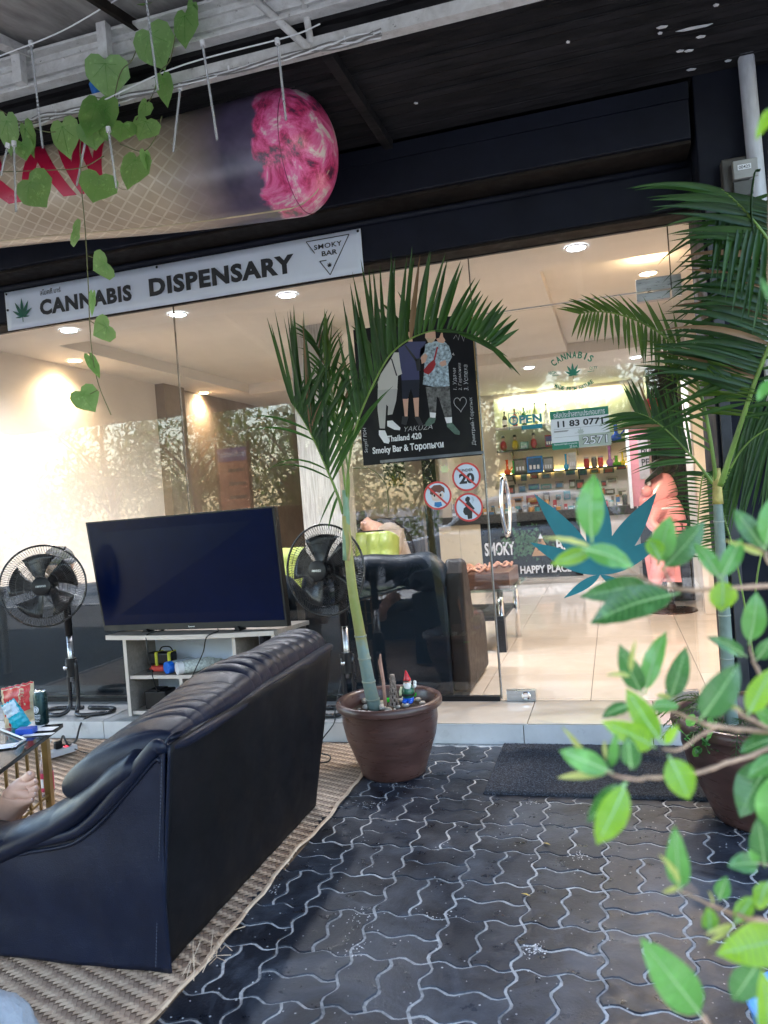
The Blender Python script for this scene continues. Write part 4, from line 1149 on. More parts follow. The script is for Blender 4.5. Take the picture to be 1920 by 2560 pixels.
fig('right_figure_trousers', [pl((870, 755), (1115, 748), (1125, 900), (1140, 1060), (1070, 1070), (1010, 880), (985, 850), (975, 1020), (910, 1020))], mat('printed_grey_camouflage', (.12, .12, .12), .5, var=.9, vs=40))
fig('right_figure_skin', [pl((870, 195), (970, 190), (975, 260), (940, 300), (900, 300), (865, 250)), pl((980, 265), (1010, 255), (1030, 205), (1045, 205), (1050, 245), (1072, 280), (1055, 310), (1000, 300)), pl((820, 450), (870, 410), (890, 440), (870, 500), (830, 520)), pl((1020, 500), (1075, 480), (1085, 530), (1040, 550), (1010, 520))], M['skin'], .0004)
fig('right_figure_beard', [pl((868, 245), (900, 262), (940, 262), (972, 240), (960, 285), (930, 305), (895, 300))], M['tan'], .0006)
fig('right_figure_socks', [pl((912, 1015), (975, 1020), (970, 1070), (915, 1070)), pl((1065, 1065), (1138, 1060), (1140, 1120), (1085, 1125))], M['paper'], .0003)
fig('right_figure_shoes', [pl((910, 1065), (975, 1075), (960, 1120), (900, 1160), (862, 1150), (870, 1120)), pl((1085, 1130), (1140, 1118), (1220, 1210), (1215, 1240), (1170, 1235), (1090, 1160))], mat('printed_green_shoe', (.08, .14, .11), .5, var=.3, vs=60), .0004)
fig('red_waist_bag', [pl((850, 580), (900, 520), (960, 470), (975, 520), (950, 580), (900, 630), (855, 610)), pl((950, 480), (985, 345), (1000, 350), (968, 480))], mat('printed_red_bag', (.30, .01, .02), .4), .0008)
fig('dark_bag_straps', [pl((650, 330), (665, 325), (790, 480), (770, 500)), pl((505, 460), (520, 465), (575, 640), (560, 640)), pl((760, 470), (810, 460), (815, 590), (780, 590))], M['ink'], .0006)
# tape on poster foot
box('clear_tape_strip', px0+.1, px1+.01, PY-.003, PY-.0022, pz0+.006, pz0+.022, mat('shiny_tape', (.12, .13, .16), .15), ps)
# ---- three round prohibition stickers
def sticker(px, py, label, inner):
    p = at(px, py, y=YF-.006); r = .079; y = YF-.0065
    t = thing('prohibition_sticker', label, 'sticker', (p.x, YF, p.z), 'round prohibition stickers on the glass')
    Mx = Matrix.Rotation(R(90), 4, 'X')
    MB().lathe([(0, 0), (r*.90, 0), (r*.90, .0008), (0, .0008)], (p.x, y, p.z), 40, Mx).build('disc', M['ltblue'], t)
    MB().lathe([(r*.87, .0008), (r, .0008), (r, .0022), (r*.87, .0022)], (p.x, y+.0008, p.z), 40, Mx, caps=False).build('ring', M['red'], t)
    inner(t, p.x, p.z, y-.0012, r)
    b = MB(); d = r*.66
    line(b, (p.x-d, p.z+d), (p.x+d, p.z-d), r*.13, y-.0022); b.build('slash', M['red'], t)
def in20(t, x, z, y, r):
    text('UNDER', x-r*.42, x+r*.50, z+r*.36, z+r*.56, y, M['ink'], t, bold=.02)
    text('20', x-r*.52, x+r*.55, z-r*.48, z+r*.26, y, M['ink'], t, bold=.05)
def inboy(t, x, z, y, r):
    f = lambda pts: [(x+a*r, z+b*r) for a, b in pts]
    MB().prism(f([(-.45, -.05), (-.38, -.3), (-.1, -.42), (.25, -.35), (.42, -.1), (.42, .2), (-.4, .2)]), y-.0002, y+.0004).build('face', mat('printed_pale_skin', (.72, .60, .55), .5), t)
    MB().prism(f([(-.52, .15), (-.50, .5), (-.2, .74), (.25, .74), (.52, .5), (.52, .15), (.35, .3), (.15, .18), (-.1, .28), (-.35, .05)]), y-.0005, y+.0004).build('brown_hair', mat('printed_brown', (.16, .06, .045), .5), t)
    b = MB()
    for a in (-.22, .22): b.ell((x+a*r, y-.0004, z+.02*r), (r*.07, .0003, r*.1), 10, 6)
    b.build('eyes', M['ink'], t)
    MB().prism(f([(-.28, -.72), (-.25, -.45), (.22, -.45), (.28, -.72), (0, -.84)]), y-.0003, y+.0004).build('blue_shorts', mat('printed_blue', (.03, .20, .5), .5), t)
    MB().prism(f([(-.35, -.5), (-.2, -.38), (.2, -.38), (.35, -.55), (.2, -.47), (-.2, -.47)]), y-.0001, y+.0004).build('body_outline', M['paper'], t)
def inpreg(t, x, z, y, r):
    f = lambda pts: [(x+a*r, z+b*r) for a, b in pts]
    b = MB().prism(f([(-.20, .62), (-.05, .76), (.10, .70), (.14, .55), (.06, .42), (.16, .25), (.36, -.05), (.42, -.12), (.30, -.2), (.12, -.02), (.22, -.35), (.18, -.8), (-.12, -.82), (-.14, -.55), (-.30, -.52), (-.42, -.30), (-.36, -.05), (-.20, .05), (-.28, .15), (-.22, .28), (-.12, .36), (-.22, .48)]), y-.0003, y+.0004)
    b.tube([(x+.12*r, y, z+.66*r), (x+.32*r, y, z+.66*r), (x+.36*r, y, z+.45*r), (x+.27*r, y, z+.28*r)], r*.05, 6, flat=.05)
    b.build('pregnant_figure', M['ink'], t)
sticker(1166, 1192, 'round red-ringed sticker reading UNDER 20, topmost of the three', in20)
sticker(1094, 1239, 'round red-ringed sticker showing a brown-haired child crossed out', inboy)
sticker(1172, 1268, 'round red-ringed sticker showing a pregnant silhouette crossed out', inpreg)
# ---- licence sign
ls = thing('licence_sign', 'white and green Thai licence sign numbered 11 83 0771 on the glass door', 'sign', (-.15, YF, 1.54))
lx0, lx1, lz0, lz1 = -.292, .006, 1.437, 1.640; LY = YF-.008
box('sign_sheet', lx0, lx1, LY, LY+.002, lz0, lz1, M['paper'], ls)
box('green_header', lx0, lx1, LY-.001, LY-.0001, lz1-.042, lz1, M['green'], ls)
box('green_footer', lx0, lx1-.16, LY-.001, LY-.0001, lz0, lz0+.036, M['green'], ls)
text('รหัสประจำสถานประกอบการ', lx0+.018, lx1-.018, lz1-.037, lz1-.006, LY-.0015, M['paper'], ls, bold=.01)
text('11 83 0771', lx0+.035, lx1-.030, lz1-.088, lz1-.054, LY-.0015, M['ink'], ls, bold=.03)
b_ = MB()
for z, a, b in ((lz1-.097, .015, .285), (lz1-.108, .015, .09), (lz1-.112, .015, .085), (lz1-.125, .12, .165), (lz1-.140, .015, .27)): b_.box(lx0+a, lx0+b, LY-.0012, LY-.0002, z, z+(.003 if b < .1 else .0012))
b_.build('small_print', M['greywall'], ls)
box('number_plate', lx1-.158, lx1+.004, LY-.003, LY-.0002, lz0+.002, lz0+.068, mat('pale_sage_plate', (.45, .50, .42), .4), ls, bevel=.001)
text('2571', lx1-.14, lx1-.012, lz0+.012, lz0+.058, LY-.0036, M['ink'], ls, bold=.06)
text('2571', lx1-.138, lx1-.014, lz0+.014, lz0+.056, LY-.0042, M['paper'], ls, bold=.012)
text('วันหมดอายุใบอนุญาต', lx0+.01, lx0+.13, lz0+.020, lz0+.033, LY-.0015, M['paper'], ls)
text('25 ธ.ค.', lx0+.09, lx0+.13, lz0+.004, lz0+.017, LY-.0015, M['paper'], ls)
hemp('pale_leaf_mark', -.14, 1.512, .03, LY-.0003, .0005, mat('pale_mark', (.5, .54, .5), .5), ls, wd=.35)
# ---- OPEN sticker
ow = thing('open_sticker', 'teal WE ARE OPEN lettering with a clock face on the glass door', 'sticker', (-.42, YF, 1.6))
OY = YF-.0068
text('PEN', -.455, -.335, 1.592, 1.638, OY, M['teal'], ow, bold=.04)
text('WE ARE', -.475, -.39, 1.643, 1.661, OY, M['dkgreen'], ow, bold=.01)
b_ = MB().lathe([(.017, 0), (.0255, 0), (.0255, .001), (.017, .001)], (-.484, OY, 1.615), 28, Matrix.Rotation(R(90), 4, 'X'), caps=False)
line(b_, (-.484, 1.615), (-.484, 1.630), .004, OY); line(b_, (-.484, 1.615), (-.474, 1.610), .004, OY)
b_.box(-.512, -.509, OY-.001, OY, 1.565, 1.655); b_.box(-.512, -.46, OY-.001, OY, 1.652, 1.655)
b_.build('clock_letter', M['teal'], ow)
box('teal_bar', -.445, -.335, OY-.001, OY, 1.560, 1.582, M['teal'], ow, bevel=.0004)
text('COMMENT', -.43, -.35, 1.566, 1.576, OY-.0015, M['dkgreen'], ow) if False else None
# ---- round green cannabis sticker
rs = thing('leaf_sticker', 'round green CANNABIS MADE FROM NATURE sticker high on the glass door', 'sticker', (-.155, YF, 1.83))
cx, cz = -.158, 1.835; SY = YF-.0068
hemp('leaf_emblem', cx, cz-.016, .066, SY, .0008, M['green'], rs, wd=.22)
def arc_text(s, cx, cz, r, a0, a1, h, m, par, up=True):
    n = len(s)
    for k, chh in enumerate(s):
        if chh == ' ': continue
        a = R(a0+(a1-a0)*k/(n-1)); x = cx+r*math.cos(a); z = cz+r*math.sin(a)
        rot = a-math.pi/2 if up else a+math.pi/2
        wd = h*(.2 if chh == 'I' else .62)
        text(chh, x-wd/2, x+wd/2, z-h/2, z+h/2, SY, m, par, rot=rot, bold=.03)
arc_text('CANNABIS', cx, cz-.075, .165, 125, 55, .036, M['green'], rs)
arc_text('MADE FROM NATURE', cx, cz+.085, .172, 238, 302, .021, M['green'], rs, up=False)
text('HIGH', cx-.125, cx-.085, cz+.0, cz+.018, SY, M['green'], rs); text('QLTY', cx+.085, cx+.125, cz+.0, cz+.018, SY, M['green'], rs)
box('underline', cx-.108, cx-.074, SY-.001, SY, cz-.008, cz-.005, M['green'], rs); box('underline', cx+.074, cx+.108, SY-.001, SY, cz-.008, cz-.005, M['green'], rs)
# ---- large teal leaf decal
DW = 1.06
td = thing('leaf_decal', 'huge teal cannabis leaf decal across the lower glass door', 'sticker', (-.09, YF, .75))
base = (-.095, .765)
for kd, (tip, wd) in enumerate((((-.405, 1.215), .105), ((-.075, 1.275), .125), ((.215, 1.175), .115), ((-.445, .955), .085), ((.25, .945), .085), ((-.29, .648), .045), ((.11, .635), .045))):
    MB().prism(leaf_poly(base, tip, wd*DW, 14), YF-.0068-.0004*kd, YF-.0058-.0003*kd).build('decal_leaflet', M['teal'], td)
# ---- small pale maple-like leaf sticker left of the under-20 sticker
wl = thing('leaf_sticker', 'small pale yellow leaf sticker left of the UNDER 20 sticker', 'sticker', (-.88, YF, 1.37))
p = at(1113, 1180, y=YF)
hemp('leaf_emblem', p.x, p.z, .045, YF-.0068, .0006, mat('pale_yellow_vinyl', (.62, .66, .38), .5), wl, wd=.35)
# ================================================================== inflatable cone-shaped balloon
bl = thing('inflatable_cone', 'huge tan inflatable rolled-cone balloon with pink RAW lettering and a pink glowing tip', 'inflatable', (-2.3, 3.3, 2.8))
BYc = 3.36
PA_ = at(835, 362, y=BYc); PB_ = at(0, 505, y=BYc)
AXD = (PA_-PB_); AXD.y = 0; AXL = AXD.length; AXD.normalize()
bU = Vector((-AXD.z, 0, AXD.x)); bW = Vector((0, -1, 0))
END = PA_
def brad(s):                                # s = distance from the right end
    if s < .20: return .272*math.sqrt(max(0, 1-((.20-s)/.20)**2))
    return .272-.0335*(s-.20)-.015*math.sin(s*2.0)*0
def bpt(s, ang, k=1.0, off=0):
    r = brad(s)+off
    return END - AXD*s + bU*(r*math.cos(ang)) + bW*(r*math.sin(ang)) + V(0, 0, -.02*math.sin(min(s, 1.5)*2.0)*k)
NS, NA = 150, 64
def balloon_mat():
    m, t, p = new_mat('printed_balloon_skin')
    uv = nn(t, 'ShaderNodeUVMap'); sx = nn(t, 'ShaderNodeSeparateXYZ'); t.links.new(uv.outputs[0], sx.inputs[0])
    s, a = sx.outputs[0], sx.outputs[1]      # metres along, metres around
    comb = nn(t, 'ShaderNodeCombineXYZ'); t.links.new(s, comb.inputs[0]); t.links.new(a, comb.inputs[1])
    vec = comb.outputs[0]
    tanc = ramp(t, noi(t, vec, 5, 4), [(.3, (.46, .34, .23)), (.7, (.58, .45, .32))])
    def dia(sg):
        q = math_(t, 'ADD', math_(t, 'MULTIPLY', s, 11.0), math_(t, 'MULTIPLY', a, 13.0*sg))
        f = math_(t, 'ABSOLUTE', math_(t, 'SUBTRACT', math_(t, 'FRACT', q), .5))
        return math_(t, 'LESS_THAN', f, .075)
    lat = math_(t, 'MAXIMUM', dia(1), dia(-1))
    lat = math_(t, 'MULTIPLY', lat, ramp(t, s, [(.52, g3(0)), (.72, g3(.55))]))
    c = mixc(t, lat, tanc, (.78, .68, .52))
    wob = noi(t, vec, 7, 5, .7)
    sw_ = math_(t, 'ADD', s, math_(t, 'MULTIPLY', math_(t, 'SUBTRACT', wob, .5), .10))
    ash = ramp(t, noi(t, vec, 6, 3), [(.3, (.04, .03, .065)), (.7, (.13, .10, .17))])
    c = mixc(t, ramp(t, s, [(.42, g3(1)), (.80, g3(0))]), c, ash)
    pv_ = pos(t)
    n2 = noi(t, pv_, 7.5, 6, .7, .55)
    ember = ramp(t, n2, [(.30, (.10, .03, .05)), (.36, (.10, .03, .07)), (.42, (.55, .04, .14)), (.49, (.78, .12, .32)), (.54, (.80, .22, .42)), (.60, (.80, .68, .62)), (.66, (.75, .62, .55)), (.74, (.62, .12, .28))])
    sw3 = math_(t, 'ADD', s, math_(t, 'MULTIPLY', math_(t, 'SUBTRACT', noi(t, pv_, 10, 3), .5), .16))
    c = mixc(t, ramp(t, sw3, [(.265, g3(1)), (.285, g3(0))]), c, ember)
    t.links.new(c, p.inputs['Base Color']); p.inputs['Roughness'].default_value = .28
    p.inputs['Specular IOR Level'].default_value = .6
    return m
verts = []; uvs = []
for i in range(NS+1):
    s = .00001+3.4*(i/NS)**1.6
    for k in range(NA):
        an = 2*math.pi*k/NA
        verts.append(bpt(s, an)); uvs.append((s, an*.27))
faces = [(i*NA+k, i*NA+(k+1) % NA, (i+1)*NA+(k+1) % NA, (i+1)*NA+k) for i in range(NS) for k in range(NA)]
me = bpy.data.meshes.new('balloon_skin'); me.from_pydata([tuple(v) for v in verts], [], faces)
ul = me.uv_layers.new(name='UVMap')
for p in me.polygons:
    for q, li in enumerate(p.loop_indices):
        vi = me.loops[li].vertex_index; u = uvs[vi]
        a = u[1]
        if p.index % NA == NA-1 and vi % NA == 0: a = 2*math.pi*.27
        ul.data[li].uv = (u[0], a)
me.polygons.foreach_set('use_smooth', [True]*len(me.polygons)); me.materials.append(balloon_mat())
o = bpy.data.objects.new('balloon_skin', me); COL.objects.link(o); join(o, bl)
sm = MB()
sm.tube([bpt(s_, R(168), off=.001) for s_ in [.02+.06*k for k in range(54)]], .004, 5)
sm.build('lower_seam', mat('pale_seam', (.55, .45, .30), .5), bl, smooth=True)
sm = MB(); sm.tube([bpt(.155+.05*math.sin(a*1.5)*0, a, off=.0015) for a in [2*math.pi*k/60 for k in range(61)]], .0016, 4); sm.build('cap_seam', mat('dark_pink_seam', (.25, .03, .08), .5), bl)
rawm = mat('raw_pink_print', (.50, .012, .055), .35, var=.08)
def raw_letter(ch, s0, s1, a0, a1):
    me = text_mesh(ch, bold=.045, shear=.0, sub=3)
    xs = [v.co.x for v in me.vertices]; ys = [v.co.y for v in me.vertices]
    A0, A1, B0, B1 = min(xs), max(xs), min(ys), max(ys)
    for v in me.vertices:
        u = (v.co.x-A0)/(A1-A0); t = (v.co.y-B0)/(B1-B0)
        s = s0+(s1-s0)*u + .07*(.5-t)*-1
        a = a0+(a1-a0)*t
        v.co = bpt(s, a, off=.0016)
    me.materials.clear(); me.materials.append(rawm)
    o = bpy.data.objects.new('raw_letter', me); COL.objects.link(o); join(o, bl)
def s_of(px): return (at(px, 430, y=BYc-.25)-END).dot(-AXD)
raw_letter('W', s_of(135)+.0, s_of(272), R(118), R(48))
raw_letter('A', s_of(22), s_of(160), R(118), R(48))
raw_letter('R', s_of(-110), s_of(35), R(118), R(48))
sw_ = MB()
for (s0, a0, rr) in ((s_of(300), 112, .035), (s_of(255), 120, .05)):
    sw_.tube([bpt(s0+rr*math.cos(q), R(a0)+rr*3.6*math.sin(q), off=.0012) for q in [R(-140+15*k) for k in range(17)]], .0045, 4, flat=.3)
sw_.build('printed_curls', mat('pale_print', (.62, .50, .36), .5), bl)
tie = MB(); tie.tube([bpt(.5, 0), bpt(.5, 0)+V(.02, -.2, .08), V(bpt(.5, 0).x, 2.9, 3.0)], .002, 4); tie.build('hanging_cord', M['white'], bl)
# ================================================================== under the canopy: light tubes, cables, vine
TY = 2.84
tubes = [(22, -20, 47, 168, 'bright one at the far left corner of the roof'), (78, 115, 107, 370, 'frosted one left of the big ivy leaves'), (365, -5, 395, 225, 'one passing in front of the upper ivy leaf'),
 (507, 115, 543, 350, 'bright one in front of the purple part of the balloon'), (694, 110, 715, 300, 'rightmost one, over the pink tip'), (450, 225, 433, 380, 'thin slanted one over the lattice print'),
 (35, 365, 40, 530, 'dotted one over the first pink letter'), (215, 345, 192, 465, 'slanted dotted one over the last pink letter'), (272, 330, 291, 470, 'dotted one right of the pink lettering'), (18, 370, 2, 440, 'short one at the picture edge')]
tubem = mat('clear_acrylic_tube', (.55, .57, .58), .12, var=.1, alpha=.4)
ledm = mat('white_led_dots', (.8, .82, .85), .3)
for (x0, y0, x1, y1, lb) in tubes:
    Y0 = TY+random.uniform(-.10, .02)
    a, b = at(x0, y0, y=Y0), at(x1, y1, y=Y0)
    t = thing('icicle_light', 'icicle light tube, '+lb, 'light tube', tuple(a), 'icicle light tubes hanging from the truss')
    MB().tube([a, b], .0052, 10).build('tube', tubem, t, smooth=True, auto=40)
    MB().tube([a+(a-b).normalized()*.02, a], .010, 10).build('cap', M['white'], t, smooth=True, auto=40)
    m_ = MB(); n = int((b-a).length/.016)
    for k in range(1, n): m_.cb(a.lerp(b, k/n), (.006, .004, .006))
    m_.build('led_strip', ledm, t)
cw = thing('cable_bundle', 'tangle of thin white and grey cables strung along the lower truss bar', 'cable', (-2, 2.84, 3.0))
for k in range(7):
    pts = []
    for q in range(24):
        x = -3.0+q*.1; z = 2.985-.02*abs(math.sin(q*.8+k))-.006*k
        pts.append((x, 2.84-.006*k+.01*math.sin(q*1.3+k*2), z))
    MB().tube(spline(pts, 70), .0028, 5).build('cable', M['white'] if k % 2 else mat('grey_cable', (.18, .17, .16), .6), cw)
for (pts, r) in (([at(0, 140, y=2.7), at(150, 80, y=2.7), at(290, 0, y=2.7), at(400, -60, y=2.7)], .003), ([at(245, 257, y=2.8), at(450, 165, y=2.8), at(720, 92, y=2.8), at(800, 60, y=2.85)], .003)):
    MB().tube(spline(pts, 20), r, 5).build('cable', M['white'], cw)
for k in range(9):
    x = -2.9+k*.26+random.uniform(-.05, .05)
    MB().tube([(x, 2.835, 2.985), (x+.004, 2.83, 2.955-.01*random.random())], .004, 5).build('connector', M['white'], cw)
bc = thing('blue_cloth', 'scrap of bright blue plastic sheet stuffed behind the ivy under the truss', 'cloth', tuple(at(255, 235, y=2.88)))
c0 = at(262, 235, y=2.90)
def fnb(u, v): return c0+V((u-.5)*.13, .015*math.sin(u*9+v*4), (v-.5)*.10+.01*math.sin(u*11))
MB().grid(fnb, 16, 10).build('sheet', mat('bright_blue_sheet', (.01, .12, .42), .5, var=.3, vs=20), bc, smooth=True, solid=.003)
# ---- ivy
iv = thing('ivy_vine', 'artificial ivy vine with broad green leaves trailing over the truss and hanging down', 'vine', (-2.2, 2.8, 3.1))
def ivy(px, py, w, h, Y=2.78, rot=0, dark=False, tilt=0):
    c = at(px, py, y=Y); sc = (c-V(0, 0, H)).length/FPX*1.02
    w *= sc; h *= sc
    out = [(0, -.34), (-.14, -.46), (-.34, -.47), (-.52, -.32), (-.55, -.12), (-.54, .06), (-.44, .20), (-.32, .33), (-.17, .46), (0, .62), (.17, .46), (.31, .34), (.43, .20), (.56, .06), (.54, -.12), (.52, -.32), (.34, -.47), (.14, -.46)]
    out = [(a, -b) for a, b in out]          # point hangs down
    T = Matrix.Translation(c) @ Matrix.Rotation(R(tilt), 4, 'Z') @ Matrix.Rotation(R(random.uniform(-25, 25)), 4, 'X') @ Matrix.Rotation(R(rot), 4, 'Y')
    vs = [(0, .012*w/.1, .0)]; n = len(out)
    for ring in (.5, 1.0):
        for a, b in out:
            vs.append((a*w*ring, .10*w*(ring*ring*(a*a*2+.3*math.sin(a*9+b*7)*.4)), b*h*ring))
    fs = [(0, 1+i, 1+(i+1) % n) for i in range(n)] + [(1+i, 1+n+i, 1+n+(i+1) % n, 1+(i+1) % n) for i in range(n)]
    o = MB().add(vs, fs, T).build('leaf', M['vine'], iv, smooth=True, recalc=False)
    vn = MB()
    for (a, b) in ((0, -.5), (-.38, -.1), (.38, -.1), (-.3, .25), (.3, .25)):
        p = [T @ V(0, -.003, .25*h), T @ V(a*w*.5, -.004, (b*.5+.1)*h), T @ V(a*w*.9, -.003+.10*w*a*a, b*h*.95)]
        vn.tube(p, .0007, 3, cap=False)
    vn.build('leaf_veins', M['fic_m'], o)
    return c
IV = [(266, 185, 86, 76, 10), (386, 112, 82, 84, -15), (463, 64, 54, 82, 0), (357, 2, 40, 22, 0), (482, 23, 22, 40, 10), (411, 218, 34, 80, -8), (359, 270, 60, 38, 40), (266, 297, 70, 88, -10), (235, 285, 70, 92, 15), (162, 340, 70, 74, 0), (70, 343, 44, 70, -5), (20, 328, 38, 76, 5), (58, 372, 44, 38, 0), (360, 318, 78, 48, 30), (305, 325, 54, 48, 10), (333, 422, 78, 76, 20), (365, 397, 24, 46, 0), (87, 474, 82, 68, -25), (243, 463, 78, 62, 20), (231, 335, 62, 52, 0),
 (188, 583, 56, 36, -50), (255, 664, 60, 42, 75), (231, 754, 14, 54, 0), (258, 823, 56, 50, 70), (233, 910, 26, 62, -10), (214, 997, 64, 58, -25)]
for k, (px, py, w_, h_, rt) in enumerate(IV): ivy(px, py, w_, h_, 2.80-.03*random.random() if k < 25 else 2.80, rt, tilt=random.uniform(-25, 25) if w_ > 30 else 60)
def q_(pts, Y=2.80): return [at(a, b, y=Y) for a, b in pts]
for nm_s, pts in (('hanging_stem', [(205, 486), (212, 560), (217, 640), (221, 720), (224, 800), (230, 880), (246, 960), (278, 1038)]), ('stem', [(355, 85), (330, 150), (300, 185), (268, 300), (205, 330), (205, 486)]), ('stem', [(440, 80), (425, 150), (400, 180), (380, 240), (340, 300)]),
   ('stem', [(0, 275), (50, 305), (120, 330), (190, 320)]), ('stem', [(405, 290), (385, 350), (355, 378), (300, 360)]), ('stem', [(0, 430), (100, 426), (200, 420), (260, 390)]), ('tendril', [(205, 330), (215, 250), (255, 245)])):
    MB().tube(spline(q_(pts), 30), .0022, 5).build(nm_s, M['stem'], iv, smooth=True)
for a, b in (((221, 640), (248, 650)), ((222, 800), (250, 818)), ((244, 975), (225, 985)), ((222, 880), (230, 900))):
    MB().tube(q_([a, b]), .0016, 4).build('leaf_stalk', M['stem'], iv)

# ================================================================== television on its cabinet
fc = thing('tv_cabinet', 'low pale-edged oak laminate cabinet with open shelves carrying the television', 'cabinet', (-2.3, 4.0, .1))
cx0, cx1, cy0, cy1, cz0, cz1 = -2.78, -1.86, 3.90, 4.21, .1, .585
def board(nm, *a): return box(nm, *a, M['oak'], fc, bevel=.0012)
def edge_(nm, *a): return box(nm, *a, M['edge'], fc)
# top with a shallow curved front
tp = [(cx0-.10, cy1), (cx0-.10, cy0-.01)] + [(cx0-.10+(cx1-cx0+.14)*k/12, cy0-.01-.055*math.sin(math.pi*k/12)) for k in range(1, 12)] + [(cx1+.04, cy0-.01), (cx1+.12, cy1)]
MB().prism(tp, .556, .5795, plane='XY').build('top_board', M['oak'], fc)
tpe = [(cx0-.104, cy0-.013)] + [(cx0-.10+(cx1-cx0+.14)*k/12, cy0-.014-.055*math.sin(math.pi*k/12)) for k in range(1, 12)] + [(cx1+.042, cy0-.013)]
m_ = MB()
for k in range(len(tpe)-1):
    (a, b), (c, d) = tpe[k], tpe[k+1]
    m_.prism([(a, b), (c, d), (c, d+.004), (a, b+.004)], .555, .5805, plane='XY')
m_.build('top_edging', M['edge'], fc)
for nm, x in (('side_board', cx0), ('side_board', cx1-.22), ('end_board', cx1+.02)):
    board(nm, x, x+.018, cy0+.004, cy1, .105 if nm != 'end_board' else .2, .556); edge_('edging', x-.001, x+.019, cy0, cy0+.004, .105, .556)
board('shelf_board', cx0+.018, cx1-.22, cy0+.02, cy1, .318, .336); edge_('edging', cx0+.018, cx1-.22, cy0+.016, cy0+.02, .317, .337)
board('divider', -2.44, -2.422, cy0+.02, cy1, .13, .318); edge_('edging', -2.441, -2.421, cy0+.016, cy0+.02, .13, .317)
board('bottom_board', cx0+.018, cx1+.02, cy0+.02, cy1, .112, .13); edge_('edging', cx0+.018, cx1, cy0+.016, cy0+.02, .111, .131)
board('curved_wing', cx1-.20, cx1+.02, cy0+.02, cy1, .38, .396)
box('back_panel', cx0+.018, cx1-.2, cy1-.012, cy1-.006, .13, .556, M['whiteboard'], fc)
box('light_block', cx1+.04, cx1+.10, cy0+.02, cy0+.05, .50, .555, M['edge'], fc)
tvt = thing('television', 'large black flat-screen television, switched off, on the cabinet', 'television', (-2.4, 4.0, .58))
cs = [at(213, 1306, y=4.06), at(684, 1265, y=3.93), at(719, 1566, y=3.90), at(262, 1590, y=4.00)]
TL, TR, BR, BL = cs
BL = BL*1; BL.z = max(BL.z, .585)
def quad_slab(nm, a, b, c, d, th, m, par, off=0, bev=0):
    n = (b-a).cross(d-a).normalized()
    if n.y > 0: n = -n
    p = [q+n*off for q in (a, b, c, d)]; r = [q-n*th for q in p]
    return MB().add(p+r, [(0, 1, 2, 3), (7, 6, 5, 4), (0, 4, 5, 1), (1, 5, 6, 2), (2, 6, 7, 3), (3, 7, 4, 0)]).build(nm, m, par, bevel=bev)
quad_slab('housing', TL, TR, BR, BL, .045, M['black'], tvt, bev=.003)
def insq(l, r, t, b):
    f = lambda u, v: (TL.lerp(TR, u)).lerp(BL.lerp(BR, u), v)
    return f(l, t), f(1-r, t), f(1-r, 1-b), f(l, 1-b)
quad_slab('screen', *insq(.012, .010, .014, .055), .002, M['tvscreen'], tvt, off=.0025)
f0 = BL.lerp(BR, .485)
n_ = (TR-TL).cross(BL-TL).normalized(); n_ = -n_ if n_.y > 0 else n_
text('Panasonic', 0, .045, 0, .008, 0, M['paper'], tvt, fn=lambda X, Z: f0+(BR-BL).normalized()*X+V(0, 0, .012+Z)+n_*.003)
for q in (.25, .75):
    p = BL.lerp(BR, q); MB().prism([(p.x-.02, .5805), (p.x+.02, .5805), (p.x+.008, p.z+.01), (p.x-.008, p.z+.01)], p.y-.02, p.y+.06).build('foot', M['black'], tvt)
def cable(nm, label, pts, r=.004, n=40, m=None):
    o = MB().tube(spline(pts, n), r, 6).build(nm, m or M['rubber'], None, smooth=True)
    return tag(o, label, 'cable')
YC = 3.835
cable('power_cable', 'black cable drooping from the television over the left half of the cabinet', [V(-2.56, 3.99, .586), at(370, 1588, y=3.87)+V(0, 0, .006), at(366, 1606, y=3.838), at(371, 1640, y=YC), at(384, 1700, y=YC+.04), at(400, 1745, y=4.0)], .0035)
cable('power_cable', 'black cable looping from the television over the middle of the cabinet', [V(-2.2, 3.97, .586), at(545, 1580, y=3.85)+V(0, 0, .004), at(517, 1592, y=3.828), at(508, 1630, y=YC), at(490, 1670, y=YC+.02), at(470, 1712, y=YC+.06), at(450, 1745, y=4.0)], .0035)
# things on the cabinet shelves
bg = thing('zip_bag', 'small black zip bag with yellow straps on the cabinet shelf', 'bag', (-2.66, 4.03, .336))
MB().box(-2.71, -2.545, 4.02, 4.09, .372, .448).build('body', M['black'], bg, bevel=.015, seg=3)
for x in (-2.655, -2.57): MB().box(x, x+.018, 4.012, 4.096, .368, .452).build('strap', mat('yellow_webbing', (.6, .6, .05), .6), bg, bevel=.008)
MB().tube(spline([(-2.64, 4.05, .45), (-2.62, 4.05, .475), (-2.57, 4.05, .475), (-2.55, 4.05, .45)], 12), .004, 6).build('carry_loop', M['black'], bg, smooth=True)
rc = thing('red_pouch', 'small red and black pouch squashed under the black zip bag', 'pouch', (-2.64, 4.02, .336))
MB().box(-2.69, -2.59, 4.0, 4.08, .338, .370).build('pouch', mat('coral_red_cloth', (.7, .07, .05), .6), rc, bevel=.012)
MB().box(-2.70, -2.66, 3.99, 4.03, .337, .352).build('buckle', M['black'], rc, bevel=.003)
def lying_bottle(name, label, a, b, r, c, cap, neck=.35):
    a, b = Vector(a), Vector(b); t = thing(name, label, 'bottle', tuple(a))
    d = b-a
    MB().tube([a, a+d*.05, a+d*.6, a+d*.8, a+d*.92], [r*.92, r, r, r*.55, r*neck], 18).build('body', c, t, smooth=True, auto=50)
    MB().tube([a-d.normalized()*.035, a-d.normalized()*.002], r*.98, 18).build('lid', cap, t, smooth=True, auto=40)
    return t
pl1 = mat('clear_pet', (.55, .60, .66), .1, alpha=.5)
